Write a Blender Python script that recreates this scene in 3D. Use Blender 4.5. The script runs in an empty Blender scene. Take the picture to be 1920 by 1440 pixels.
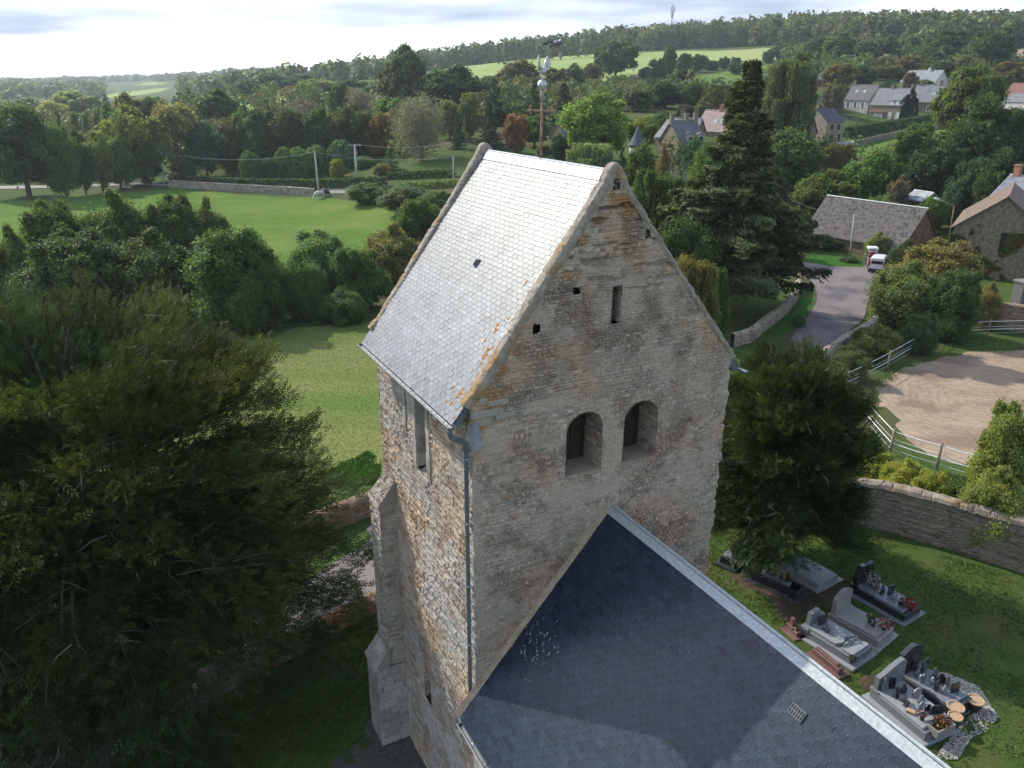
# Village church tower seen from a drone: everything is built here, in metres, Z up.
import bpy, math, random
import numpy as np
from mathutils import Vector, Matrix
from mathutils.geometry import delaunay_2d_cdt

# ------------------------------------------------------------------ camera, sky, sun, exposure
SC = bpy.context.scene
COL = SC.collection
W = 6.0                                   # width of the tower's gable face
CAMZ = 2.818 * W
PITCH, ROLL, FPX = 0.3653, 0.0051, 1461.0
_cp, _sp = math.cos(PITCH), math.sin(PITCH)
FW = np.array([0, _cp, -_sp]); _r0 = np.array([1.0, 0, 0]); _u0 = np.cross(_r0, FW)
RT = math.cos(ROLL) * _r0 + math.sin(ROLL) * _u0
UP = -math.sin(ROLL) * _r0 + math.cos(ROLL) * _u0
CAMP = np.array([0, 0, CAMZ])
cam_d = bpy.data.cameras.new("camera"); cam = bpy.data.objects.new("camera", cam_d); COL.objects.link(cam)
cam_d.sensor_width = 36.0; cam_d.lens = 36.0 * FPX / 1920.0; cam_d.clip_start = 0.1; cam_d.clip_end = 20000
cam.matrix_world = Matrix(((RT[0], UP[0], -FW[0], 0), (RT[1], UP[1], -FW[1], 0), (RT[2], UP[2], -FW[2], CAMZ), (0, 0, 0, 1)))
SC.camera = cam

SUN_AZ, SUN_EL = math.radians(-48.6), math.radians(38.0)
sun_d = bpy.data.lights.new("sun", 'SUN'); sun = bpy.data.objects.new("sun", sun_d); COL.objects.link(sun)
sun_d.energy = 3.0; sun_d.angle = math.radians(0.5); sun_d.color = (1.0, 0.93, 0.80)
_sd = Vector((math.sin(SUN_AZ) * math.cos(SUN_EL), math.cos(SUN_AZ) * math.cos(SUN_EL), math.sin(SUN_EL)))
sun.rotation_euler = _sd.to_track_quat('Z', 'Y').to_euler()
sun.location = (-40, 40, 60)

world = bpy.data.worlds.new("World"); SC.world = world; world.use_nodes = True
def build_world():
    nt = world.node_tree; nt.nodes.clear(); N = nt.nodes.new; L = nt.links.new
    out = N('ShaderNodeOutputWorld'); bg = N('ShaderNodeBackground'); bg.inputs['Strength'].default_value = 0.15
    sky = N('ShaderNodeTexSky'); sky.sky_type = 'NISHITA'; sky.sun_disc = False
    sky.sun_elevation = SUN_EL; sky.sun_rotation = SUN_AZ; sky.air_density = 1.0; sky.dust_density = 1.2
    tc = N('ShaderNodeTexCoord')
    mp = N('ShaderNodeMapping'); mp.inputs['Scale'].default_value = (1.0, 1.0, 8.0); mp.inputs['Location'].default_value = (0.35, 0.1, 0.0)
    L(tc.outputs['Generated'], mp.inputs['Vector'])
    n1 = N('ShaderNodeTexNoise'); n1.inputs['Scale'].default_value = 1.9; n1.inputs['Detail'].default_value = 7; n1.inputs['Roughness'].default_value = 0.5
    L(mp.outputs[0], n1.inputs['Vector'])
    sep = N('ShaderNodeSeparateXYZ'); L(tc.outputs['Generated'], sep.inputs[0])
    # cloud base: brilliant near the horizon under the cloud deck, blue-grey above
    add = N('ShaderNodeMath'); add.operation = 'MULTIPLY_ADD'; add.inputs[1].default_value = 0.10; L(n1.outputs['Fac'], add.inputs[0]); L(sep.outputs['Z'], add.inputs[2])
    mr = N('ShaderNodeMapRange'); mr.inputs['From Min'].default_value = 0.097; mr.inputs['From Max'].default_value = 0.117; mr.interpolation_type = 'SMOOTHSTEP'
    L(add.outputs[0], mr.inputs['Value'])
    n2 = N('ShaderNodeTexNoise'); n2.inputs['Scale'].default_value = 4.5; n2.inputs['Detail'].default_value = 8; L(mp.outputs[0], n2.inputs['Vector'])
    grey = N('ShaderNodeValToRGB'); grey.color_ramp.elements[0].position = 0.38; grey.color_ramp.elements[0].color = (2.5, 3.0, 3.9, 1)
    grey.color_ramp.elements[1].position = 0.66; grey.color_ramp.elements[1].color = (5.4, 5.9, 6.6, 1); L(n2.outputs['Fac'], grey.inputs['Fac'])
    mix = N('ShaderNodeMixRGB'); mix.inputs['Color1'].default_value = (8.6, 8.8, 9.0, 1); L(mr.outputs[0], mix.inputs['Fac']); L(grey.outputs['Color'], mix.inputs['Color2'])
    # higher up: broken cloud over blue sky
    n3 = N('ShaderNodeTexNoise'); n3.inputs['Scale'].default_value = 2.2; n3.inputs['Detail'].default_value = 6; L(tc.outputs['Generated'], n3.inputs['Vector'])
    r3 = N('ShaderNodeMapRange'); r3.inputs['From Min'].default_value = 0.48; r3.inputs['From Max'].default_value = 0.70; L(n3.outputs['Fac'], r3.inputs['Value'])
    hi = N('ShaderNodeMixRGB'); L(r3.outputs[0], hi.inputs['Fac']); L(sky.outputs['Color'], hi.inputs['Color1']); hi.inputs['Color2'].default_value = (5.6, 5.9, 6.3, 1)
    el = N('ShaderNodeMapRange'); el.inputs['From Min'].default_value = 0.10; el.inputs['From Max'].default_value = 0.30; el.interpolation_type = 'SMOOTHSTEP'; L(sep.outputs['Z'], el.inputs['Value'])
    fin = N('ShaderNodeMixRGB'); L(el.outputs[0], fin.inputs['Fac']); L(mix.outputs[0], fin.inputs['Color1']); L(hi.outputs[0], fin.inputs['Color2'])
    L(fin.outputs[0], bg.inputs['Color']); L(bg.outputs[0], out.inputs['Surface'])
build_world()
vs = SC.view_settings; vs.view_transform = 'Standard'; vs.look = 'None'; vs.gamma = 1.0; vs.exposure = 0.58; vs.use_curve_mapping = False
SC.cycles.max_bounces = 6; SC.cycles.diffuse_bounces = 3; SC.cycles.glossy_bounces = 3; SC.cycles.transmission_bounces = 3; SC.cycles.volume_bounces = 1; SC.cycles.transparent_max_bounces = 6

# ------------------------------------------------------------------ sight lines (where things stand is read off the photo once)
def ray(px, py):
    v = (px - 960) / FPX * RT - (py - 720) / FPX * UP + FW
    return v / np.linalg.norm(v)
def atz(px, py, z):
    v = ray(px, py); return CAMP + v * (z - CAMZ) / v[2]
def atd(px, py, d):
    v = ray(px, py); return CAMP + v * d / math.hypot(v[0], v[1])
def azd(P): return math.atan2(P[0], P[1]), math.hypot(P[0], P[1])

# ------------------------------------------------------------------ terrain height: smooth surface through surveyed points
def build_terrain_fn():
    pts = []
    Z = lambda px, py, z: pts.append(atz(px, py, z))
    D = lambda px, py, d: pts.append(atd(px, py, d))
    for a in range(-180, 180, 30):
        for d in (4, 9, 15): pts.append(np.array([d * math.sin(math.radians(a)), d * math.cos(math.radians(a)), 0.0]))
    for p in ((1500, 1100), (1700, 1200), (1900, 1300), (1900, 1080), (1650, 1000), (1400, 1060), (720, 1390), (650, 1250), (450, 1330), (200, 1400), (960, 1050), (1150, 1050)): Z(*p, 0)
    for p in ((640, 1080, -.9), (480, 1170, -.7), (690, 930, -1.6), (640, 800, -2.3), (600, 700, -2.9), (470, 632, -3.4), (690, 605, -3.3),
              (300, 800, -2.3), (50, 820, -2.2), (50, 640, -3.4), (500, 490, -4), (0, 430, -4), (300, 350, -4), (20, 375, -4), (600, 368, -4), (735, 400, -4),
              (1830, 905, -2.0), (1668, 850, -2.1), (1663, 693, -3.0), (1758, 635, -3.1), (1900, 720, -3.0), (1900, 640, -3.1), (1560, 650, -2.6), (1500, 560, -2.8),
              (1560, 505, -2.9), (1645, 508, -2.9), (1900, 500, -2.7), (1900, 560, -3.0), (1715, 392, -1.9), (1600, 435, -2.4), (1560, 472, -2.7), (1700, 455, -2.5), (1300, 450, -2.0), (100, 345, -4.2), (300, 338, -4.2), (1400, 620, -2.4), (1300, 640, -2.2), (1385, 556, -2.4), (960, 620, -2.6), (1150, 640, -2.4)): Z(*p)
    for p in ((480, 322, 205), (600, 322, 195), (760, 320, 165), (860, 330, 150), (1030, 295, 170), (1195, 290, 158), (1290, 285, 160),
              (1546, 265, 230), (1650, 224, 280), (1620, 285, 215), (1740, 250, 250),
              (1400, 260, 190), (1800, 300, 170), (1900, 250, 230),
              (1720, 165, 340), (1900, 195, 310), (1545, 158, 330), (1100, 150, 430), (1100, 112, 600), (960, 120, 620), (820, 141, 520), (1350, 97, 650), (1400, 150, 420), (1300, 132, 480),
              (1850, 101, 520), (1600, 110, 540), (620, 152, 800), (560, 192, 330), (370, 211, 320), (240, 173, 1300), (100, 225, 420), (60, 205, 650), (300, 205, 520), (760, 215, 260), (900, 200, 260),
              (1200, 200, 250), (1450, 190, 290)): D(*p)
    for px, py, d, h in ((1000, 75, 760, 16), (1200, 55, 790, 16), (1400, 38, 820, 16), (1560, 27, 850, 16), (1700, 29, 850, 16), (1900, 32, 850, 16), (780, 104, 850, 15), (660, 122, 1000, 15),
                         (450, 133, 1250, 15), (150, 148, 3600, 12), (20, 150, 3600, 12), (330, 143, 3300, 12), (520, 128, 1600, 15), (2100, 35, 850, 16), (-150, 150, 3600, 12)):
        P = atd(px, py, d); P[2] -= h; pts.append(P)
    for a in (-150, -120, -90, -60, 60, 90, 120, 150, 180):
        for d, z in ((30, -.3), (80, -2), (200, -2), (800, 10), (3000, 25), (7000, 30)):
            pts.append(np.array([d * math.sin(math.radians(a)), d * math.cos(math.radians(a)), z]))
    for a, z in ((-35, 30), (-25, 28), (-15, 25), (0, 35), (15, 45), (35, 50)):
        pts.append(np.array([7000 * math.sin(math.radians(a)), 7000 * math.cos(math.radians(a)), z]))
    for a, z in ((0, 42), (12, 58), (25, 66), (36, 66)): pts.append(np.array([1500 * math.sin(math.radians(a)), 1500 * math.cos(math.radians(a)), z]))
    P = np.array(pts)
    def feat(x, y):
        d = np.hypot(x, y) + 2.0; k = np.clip(np.log(d / 4.0) / 1.2, 0, 2.2)   # direction matters less close by
        a = np.arctan2(x, y)
        return np.stack([np.sin(a) * 3.2 * k, np.cos(a) * 3.2 * k, np.log(d / 10.0) * 2.2], -1)
    F = feat(P[:, 0], P[:, 1]); c2 = 0.12
    phi = lambda A, B: -np.sqrt(((A[:, None, :] - B[None]) ** 2).sum(-1) + c2)
    n = len(P); K = phi(F, F) + 0.04 * np.eye(n)
    T = np.concatenate([np.ones((n, 1)), F], 1)
    M = np.block([[K, T], [T.T, np.zeros((4, 4))]])
    sol = np.linalg.solve(M, np.concatenate([P[:, 2], np.zeros(4)]))
    w, b = sol[:n], sol[n:]
    def fn(x, y):
        x = np.asarray(x, float); y = np.asarray(y, float); sh = x.shape
        X, Y = x.ravel(), y.ravel(); out = np.empty(len(X))
        for i in range(0, len(X), 20000):
            G = feat(X[i:i + 20000], Y[i:i + 20000]); out[i:i + 20000] = phi(G, F) @ w + b[0] + G @ b[1:]
        return out.reshape(sh)
    return fn
terrain = build_terrain_fn()
def tz(x, y): return float(terrain(np.array([x]), np.array([y]))[0])
_ts = np.exp(np.linspace(math.log(6), math.log(7000), 900))
def hit(px, py):
    """ground point seen at that place of the photograph"""
    v = ray(px, py); h = math.hypot(v[0], v[1]); X = v[0] / h * _ts; Y = v[1] / h * _ts; Zr = CAMZ + v[2] / h * _ts
    g = terrain(X, Y) - Zr; i = np.argmax(g > 0)
    if g[i] <= 0: i = len(_ts) - 1
    if i > 0:
        t = g[i - 1] / (g[i - 1] - g[i]); d = _ts[i - 1] + t * (_ts[i] - _ts[i - 1])
    else: d = _ts[0]
    x, y = v[0] / h * d, v[1] / h * d
    return np.array([x, y, tz(x, y)])

# ------------------------------------------------------------------ helpers
RNG = np.random.default_rng(7)
def vnoise(x, y, seed=0):
    x = np.asarray(x, float); y = np.asarray(y, float)
    xi = np.floor(x).astype(np.int64); yi = np.floor(y).astype(np.int64); fx = x - xi; fy = y - yi
    fx = fx * fx * (3 - 2 * fx); fy = fy * fy * (3 - 2 * fy)
    def h(a, b):
        n = (a * 374761393 + b * 668265263 + seed * 974634777) & 0x7fffffff
        n = ((n ^ (n >> 13)) * 1274126177) & 0x7fffffff
        return ((n ^ (n >> 16)) & 0xffff) / 65535.0
    return (h(xi, yi) * (1 - fx) + h(xi + 1, yi) * fx) * (1 - fy) + (h(xi, yi + 1) * (1 - fx) + h(xi + 1, yi + 1) * fx) * fy
def fbm(x, y, seed=0, o=4):
    s = 0; a = .5; t = 0
    for i in range(o): s = s + a * vnoise(x * 2 ** i, y * 2 ** i, seed + i * 17); t += a; a *= .5
    return s / t
def sstep(a, b, x): t = np.clip((x - a) / (b - a), 0, 1); return t * t * (3 - 2 * t)

def link(o, parent=None):
    COL.objects.link(o)
    if parent is not None: o.parent = parent
    return o
def tag(o, label=None, cat=None, group=None, kind=None):
    if label: o['label'] = label
    if cat: o['category'] = cat
    if group: o['group'] = group
    if kind: o['kind'] = kind
    return o
def empty(name, loc, rz=0.0, label=None, cat=None, group=None):
    o = bpy.data.objects.new(name, None); COL.objects.link(o); o.empty_display_size = .2
    o.location = tuple(loc); o.rotation_euler = (0, 0, rz)
    return tag(o, label, cat, group)
def npmesh(name, V, F, mats, parent=None, col=None, midx=None, smooth=False, mesh_only=False):
    """V Nx3, F list of (Mxk) index arrays -> one mesh object; col = per-vertex colour attribute 'tint'"""
    if not isinstance(F, (list, tuple)): F = [F]
    F = [np.asarray(f, np.int32) for f in F if len(f)]
    V = np.asarray(V, np.float32); me = bpy.data.meshes.new(name)
    me.vertices.add(len(V)); me.vertices.foreach_set('co', V.ravel())
    nl = sum(f.size for f in F); npoly = sum(len(f) for f in F)
    me.loops.add(nl); me.polygons.add(npoly)
    me.loops.foreach_set('vertex_index', np.concatenate([f.ravel() for f in F]))
    sizes = np.concatenate([np.full(len(f), f.shape[1], np.int32) for f in F])
    starts = np.concatenate([[0], np.cumsum(sizes)[:-1]]).astype(np.int32)
    me.polygons.foreach_set('loop_start', starts)
    if midx is not None: me.polygons.foreach_set('material_index', np.asarray(midx, np.int32))
    me.update(calc_edges=True)
    if col is not None:
        c = np.ones((len(V), 4), np.float32); c[:, :3] = np.asarray(col, np.float32).reshape(len(V), -1)
        at = me.color_attributes.new('tint', 'FLOAT_COLOR', 'POINT'); at.data.foreach_set('color', c.ravel())
    me.polygons.foreach_set('use_smooth', np.full(npoly, bool(smooth)))
    for m in (mats if isinstance(mats, (list, tuple)) else [mats]): me.materials.append(m)
    if mesh_only: return me
    return link(bpy.data.objects.new(name, me), parent)

class MB:
    """collects shapes (each with a material slot) into ONE mesh"""
    def __init__(s): s.V = []; s.F = []; s.M = []; s.C = []
    def add(s, V, F, m=0, col=None):
        b = len(s.V); s.V += [tuple(v) for v in V]; s.F += [tuple(b + i for i in f) for f in F]; s.M += [m] * len(F)
        s.C += [col if col is not None else (1, 1, 1)] * len(V); return s
    def box(s, c, d, rz=0.0, m=0, col=None, taper=1.0, R=None):
        x, y, z = d[0] / 2, d[1] / 2, d[2] / 2; V = []
        for k in (-1, 1):
            t = taper if k > 0 else 1.0
            for a, b in ((-1, -1), (1, -1), (1, 1), (-1, 1)): V.append(Vector((a * x * t, b * y * t, k * z)))
        M = R if R is not None else Matrix.Rotation(rz, 3, 'Z'); c = Vector(c)
        return s.add([M @ v + c for v in V], [(3, 2, 1, 0), (4, 5, 6, 7), (0, 1, 5, 4), (1, 2, 6, 5), (2, 3, 7, 6), (3, 0, 4, 7)], m, col)
    def bevbox(s, c, d, b=.01, rz=0.0, m=0, col=None):
        """box with its upper edges chamfered"""
        x, y, z = d[0] / 2, d[1] / 2, d[2] / 2; M = Matrix.Rotation(rz, 3, 'Z'); c = Vector(c); V = []
        for zz, q in ((-z, 0), (z - b, 0), (z, b)):
            for i, j in ((-1, -1), (1, -1), (1, 1), (-1, 1)): V.append(M @ Vector((i * (x - q), j * (y - q), zz)) + c)
        F = [(3, 2, 1, 0), (8, 9, 10, 11)]
        for k in (0, 4): F += [(k + i, k + (i + 1) % 4, k + 4 + (i + 1) % 4, k + 4 + i) for i in range(4)]
        return s.add(V, F, m, col)
    def prism(s, poly, o, ax, ay, n, t, m=0, col=None):
        """polygon (2D) in plane o+ax,ay extruded by t along n"""
        o, ax, ay, n = map(Vector, (o, ax, ay, n)); k = len(poly)
        A = [o + ax * p[0] + ay * p[1] for p in poly]; B = [v + n * t for v in A]
        return s.add(A + B, [tuple(range(k - 1, -1, -1)), tuple(range(k, 2 * k))] + [(i, (i + 1) % k, k + (i + 1) % k, k + i) for i in range(k)], m, col)
    def tube(s, pts, rad, n=8, m=0, col=None, cap=True):
        P = [Vector(p) for p in pts]; R = rad if hasattr(rad, '__len__') else [rad] * len(P); V = []; prev = None
        for i, p in enumerate(P):
            d = (P[min(i + 1, len(P) - 1)] - P[max(i - 1, 0)]).normalized()
            a = prev if prev is not None else (Vector((1, 0, 0)) if abs(d.x) < .9 else Vector((0, 1, 0)))
            e1 = (a - d * a.dot(d)).normalized(); e2 = d.cross(e1); prev = e1
            for k in range(n):
                t = 2 * math.pi * k / n; V.append(p + (e1 * math.cos(t) + e2 * math.sin(t)) * R[i])
        F = [(i * n + k, i * n + (k + 1) % n, (i + 1) * n + (k + 1) % n, (i + 1) * n + k) for i in range(len(P) - 1) for k in range(n)]
        if cap: F += [tuple(range(n - 1, -1, -1)), tuple((len(P) - 1) * n + k for k in range(n))]
        return s.add(V, F, m, col)
    def lathe(s, prof, c=(0, 0, 0), n=16, m=0, col=None):
        V = [(c[0] + r * math.cos(2 * math.pi * k / n), c[1] + r * math.sin(2 * math.pi * k / n), c[2] + z) for r, z in prof for k in range(n)]
        F = [(i * n + k, i * n + (k + 1) % n, (i + 1) * n + (k + 1) % n, (i + 1) * n + k) for i in range(len(prof) - 1) for k in range(n)]
        if prof[0][0] > 1e-4: F.append(tuple(range(n - 1, -1, -1)))
        if prof[-1][0] > 1e-4: F.append(tuple((len(prof) - 1) * n + k for k in range(n)))
        return s.add(V, F, m, col)
    def ball(s, c, r, n=12, m=0, col=None):
        r = r if hasattr(r, '__len__') else (r, r, r); V = []; F = []
        for i in range(n // 2 + 1):
            p = math.pi * i / (n // 2)
            for k in range(n): t = 2 * math.pi * k / n; V.append((c[0] + r[0] * math.sin(p) * math.cos(t), c[1] + r[1] * math.sin(p) * math.sin(t), c[2] - r[2] * math.cos(p)))
        F = [(i * n + k, i * n + (k + 1) % n, (i + 1) * n + (k + 1) % n, (i + 1) * n + k) for i in range(n // 2) for k in range(n)]
        return s.add(V, F, m, col)
    def obj(s, name, mats, parent=None, smooth=False, mesh_only=False):
        me = bpy.data.meshes.new(name); me.from_pydata(s.V, [], s.F)
        for m in (mats if isinstance(mats, (list, tuple)) else [mats]): me.materials.append(m)
        me.polygons.foreach_set('material_index', s.M)
        at = me.color_attributes.new('tint', 'FLOAT_COLOR', 'POINT')
        at.data.foreach_set('color', np.concatenate([np.array(s.C, np.float32).reshape(-1, 3), np.ones((len(s.V), 1), np.float32)], 1).ravel())
        me.polygons.foreach_set('use_smooth', [bool(smooth)] * len(s.F))
        me.update()
        if mesh_only: return me
        return link(bpy.data.objects.new(name, me), parent)
def copy_tree(o, parent=None):
    c = o.copy(); COL.objects.link(c); c.parent = parent
    for ch in list(o.children): copy_tree(ch, c)
    return c
# ------------------------------------------------------------------ materials (all procedural)
def mat(name, c1, c2=None, scale=4.0, rough=.85, bump=0.0, bscale=None, tint=False, objcol=False, spec=.3, metal=0.0, c3=None, s3=.6, lo=.35, hi=.65, stretch=None, leaf=0.0, detail=6, bdist=.02, t3=(.5, .62), nr=.6):
    m = bpy.data.materials.new(name); m.use_nodes = True; nt = m.node_tree; N = nt.nodes.new; L = nt.links.new
    b = nt.nodes['Principled BSDF']; out = nt.nodes['Material Output']
    b.inputs['Roughness'].default_value = rough; b.inputs['Specular IOR Level'].default_value = spec; b.inputs['Metallic'].default_value = metal
    tc = N('ShaderNodeTexCoord'); vec = tc.outputs['Object']
    if stretch:
        mp = N('ShaderNodeMapping'); mp.inputs['Scale'].default_value = stretch; L(vec, mp.inputs['Vector']); vec = mp.outputs[0]
    if c2 is not None:
        n = N('ShaderNodeTexNoise'); n.inputs['Scale'].default_value = scale; n.inputs['Detail'].default_value = detail; n.inputs['Roughness'].default_value = nr; L(vec, n.inputs['Vector'])
        r = N('ShaderNodeMapRange'); r.inputs['From Min'].default_value = lo; r.inputs['From Max'].default_value = hi; L(n.outputs['Fac'], r.inputs['Value'])
        mx = N('ShaderNodeMixRGB'); mx.inputs['Color1'].default_value = (*c1, 1); mx.inputs['Color2'].default_value = (*c2, 1); L(r.outputs[0], mx.inputs['Fac']); colr = mx.outputs[0]
        if c3 is not None:
            n3 = N('ShaderNodeTexNoise'); n3.inputs['Scale'].default_value = s3; n3.inputs['Detail'].default_value = 5; L(vec, n3.inputs['Vector'])
            r3 = N('ShaderNodeMapRange'); r3.inputs['From Min'].default_value = t3[0]; r3.inputs['From Max'].default_value = t3[1]; L(n3.outputs['Fac'], r3.inputs['Value'])
            m3 = N('ShaderNodeMixRGB'); L(r3.outputs[0], m3.inputs['Fac']); L(colr, m3.inputs['Color1']); m3.inputs['Color2'].default_value = (*c3, 1); colr = m3.outputs[0]
    else:
        rgb = N('ShaderNodeRGB'); rgb.outputs[0].default_value = (*c1, 1); colr = rgb.outputs[0]
    def mul(a, bsock):
        q = N('ShaderNodeMixRGB'); q.blend_type = 'MULTIPLY'; q.inputs['Fac'].default_value = 1; L(a, q.inputs['Color1']); L(bsock, q.inputs['Color2']); return q.outputs[0]
    if tint:
        at = N('ShaderNodeAttribute'); at.attribute_name = 'tint'; colr = mul(colr, at.outputs['Color'])
    if objcol:
        oi = N('ShaderNodeObjectInfo'); colr = mul(colr, oi.outputs['Color'])
    L(colr, b.inputs['Base Color'])
    if bump:
        bn = N('ShaderNodeTexNoise'); bn.inputs['Scale'].default_value = bscale or scale * 3; bn.inputs['Detail'].default_value = 8; bn.inputs['Roughness'].default_value = .65; L(vec, bn.inputs['Vector'])
        bp = N('ShaderNodeBump'); bp.inputs['Strength'].default_value = bump; bp.inputs['Distance'].default_value = bdist; L(bn.outputs['Fac'], bp.inputs['Height']); L(bp.outputs[0], b.inputs['Normal'])
    if leaf:
        tr = N('ShaderNodeBsdfTranslucent'); ms = N('ShaderNodeMixShader'); ms.inputs['Fac'].default_value = leaf
        g = N('ShaderNodeMixRGB'); g.blend_type = 'MULTIPLY'; g.inputs['Fac'].default_value = 1; L(colr, g.inputs['Color1']); g.inputs['Color2'].default_value = (1.5, 1.5, .7, 1); L(g.outputs[0], tr.inputs['Color'])
        L(b.outputs[0], ms.inputs[1]); L(tr.outputs[0], ms.inputs[2]); L(ms.outputs[0], out.inputs['Surface'])
    return m

M = {}
M['stone'] = mat('rubble_stone', (.86, .86, .86), (1.12, 1.1, 1.06), 22, .95, .55, 55, tint=True, spec=.15, bdist=.012)
M['ashlar'] = mat('dressed_limestone', (.36, .335, .295), (.47, .445, .40), 5, .9, .3, 40, spec=.2, c3=(.27, .25, .22), s3=2.2)
M['coping'] = mat('lichened_mortar', (.30, .27, .235), (.43, .39, .34), 9, .95, .7, 45, tint=True, spec=.15)
M['slate'] = mat('weathered_slate', (.85, .85, .85), (1.12, 1.12, 1.12), 14, .30, .12, 60, tint=True, spec=.5)
M['slate_old'] = mat('old_slate', (.80, .80, .80), (1.15, 1.15, 1.15), 1.2, .44, .18, 20, tint=True, spec=.52)
M['lichen'] = mat('orange_lichen', (.42, .20, .045), (.30, .15, .05), 18, .95, .3, 50)
M['steel'] = mat('hook_steel', (.45, .47, .49), rough=.45, metal=.8)
M['zinc'] = mat('zinc', (.36, .40, .43), (.54, .57, .59), 16, .5, .08, 30, spec=.5, metal=.35)
M['zinc_dark'] = mat('painted_zinc', (.10, .125, .135), (.14, .165, .175), 6, .45, .05, spec=.5)
M['fleck'] = mat('pale_fleck', (.42, .43, .43), (.55, .56, .55), 8, .8)
M['vent'] = mat('vent_metal', (.085, .10, .12), (.12, .135, .155), 9, .55, spec=.4)
M['lead'] = mat('lead_sheet', (.22, .25, .28), (.34, .37, .40), 5, .6, .15, 12, spec=.4)
M['wood_dark'] = mat('dark_louvre_boards', (.028, .024, .022), (.06, .052, .046), 5, .85, .3, 20, stretch=(6, 6, .8))
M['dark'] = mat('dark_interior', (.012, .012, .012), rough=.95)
M['rust'] = mat('rusty_iron', (.26, .12, .07), (.42, .30, .22), 9, .8, .25, 40, stretch=(1, 1, .6))
M['bare'] = mat('weathered_iron', (.42, .38, .34), (.34, .24, .18), 7, .7, .2, 40)
M['cock'] = mat('galvanised_cock', (.50, .52, .53), (.66, .67, .67), 14, .4, .15, 30, metal=.5, spec=.5)
M['house'] = mat('house_rubble', (.20, .175, .145), (.36, .325, .27), 2.6, .95, .5, 7, objcol=True, spec=.15, c3=(.17, .13, .10), s3=3.5, t3=(.55, .66))
M['render'] = mat('lime_render', (.62, .60, .56), (.74, .72, .68), 1.5, .9, .1, objcol=True)
M['roof'] = mat('house_slates', (.70, .70, .70), (1.2, 1.2, 1.2), 1.3, .78, .5, 5, objcol=True, spec=.25, stretch=(1, 1, 2.2))
M['ivory'] = mat('white_paint', (.72, .72, .70), (.80, .80, .78), 3, .5)
M['glass'] = mat('window_glass', (.03, .035, .04), rough=.08, spec=.6)
M['skyglass'] = mat('rooflight_glass', (.35, .40, .45), rough=.08, spec=.9)
M['brick'] = mat('red_brick', (.30, .13, .09), (.40, .20, .14), 5, .9, .3, 14)
M['wood'] = mat('weathered_wood', (.20, .16, .12), (.32, .27, .21), 5, .9, .3, 30, stretch=(5, 5, .7))
M['pole'] = mat('grey_pole', (.40, .38, .36), (.54, .52, .49), 3, .9, .2, stretch=(3, 3, .5))
M['bark'] = mat('bark', (.075, .058, .045), (.14, .115, .09), 6, .95, .6, 18, stretch=(2.5, 2.5, .6))
M['bark_pale'] = mat('pale_bark', (.40, .38, .34), (.22, .20, .17), 3, .9, .4, stretch=(1.5, 1.5, 1))
M['leaf'] = mat('leaves', (2.9, 2.75, 2.5), rough=.5, tint=True, objcol=True, spec=.25, leaf=.42)
M['needle'] = mat('needles', (2.7, 2.6, 2.5), rough=.55, tint=True, objcol=True, spec=.2, leaf=.2)
M['yew'] = mat('yew_needles', (1.25, 1.25, 1.2), rough=.5, tint=True, spec=.22, leaf=.2)
M['grass'] = mat('rough_grass', (.045, .085, .022), (.085, .125, .034), .35, .95, .5, 3, c3=(.10, .095, .045), s3=.05, spec=.1, bdist=.25, nr=.78, detail=9)
M['pasture'] = mat('pasture_grass', (.072, .150, .018), (.120, .215, .032), .22, .95, .8, 1.6, c3=(.15, .21, .045), s3=.06, spec=.1, bdist=.35, t3=(.46, .66), nr=.78, detail=9)
M['meadow'] = mat('mown_meadow', (.135, .175, .048), (.205, .220, .080), .30, .95, .7, 3, c3=(.115, .175, .040), s3=.13, spec=.1, bdist=.15, t3=(.48, .60), stretch=(.35, 1.1, 1), nr=.78, detail=9)
M['lawn'] = mat('churchyard_lawn', (.042, .080, .018), (.085, .125, .030), 1.1, .95, .8, 14, c3=(.090, .098, .034), s3=.45, spec=.1, bdist=.05, t3=(.52, .66), nr=.78, detail=9)
M['lush'] = mat('lush_verge', (.030, .105, .014), (.055, .14, .022), 2, .95, .6, 12, spec=.1, bdist=.05)
M['hillfield'] = mat('hillside_grass', (.28, .335, .12), (.36, .40, .16), .03, .95, .3, .2, spec=.1, c3=(.25, .34, .10), s3=.012, stretch=(.35, 1.6, 1))
M['brightfield'] = mat('bright_field', (.24, .33, .08), (.28, .36, .11), .02, .95, spec=.1)
M['stubble'] = mat('stubble_field', (.36, .27, .18), (.30, .225, .15), .03, .95, spec=.1)
M['asphalt'] = mat('village_asphalt', (.185, .158, .158), (.235, .205, .200), .5, .9, .25, 25, c3=(.118, .112, .122), s3=.28, spec=.25, t3=(.46, .60), nr=.75)
M['lane'] = mat('lane_surface', (.36, .34, .32), (.30, .285, .27), .3, .9)
M['sand'] = mat('riding_sand', (.31, .235, .17), (.41, .32, .24), .55, .95, .9, 3.0, c3=(.26, .19, .14), s3=.30, spec=.1, bdist=.09, t3=(.52, .62), nr=.75)
M['gravel'] = mat('dark_gravel', (.085, .082, .080), (.135, .13, .125), 9, .95, .8, 30, spec=.15, c3=(.05, .085, .025), s3=.8, t3=(.55, .62))
M['whitegravel'] = mat('white_gravel', (.38, .35, .32), (.62, .59, .55), 10, .95, .8, 22, tint=True, spec=.15)
M['soil'] = mat('bare_soil', (.055, .040, .028), (.09, .068, .045), 4, .95, .6, 20)
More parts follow.
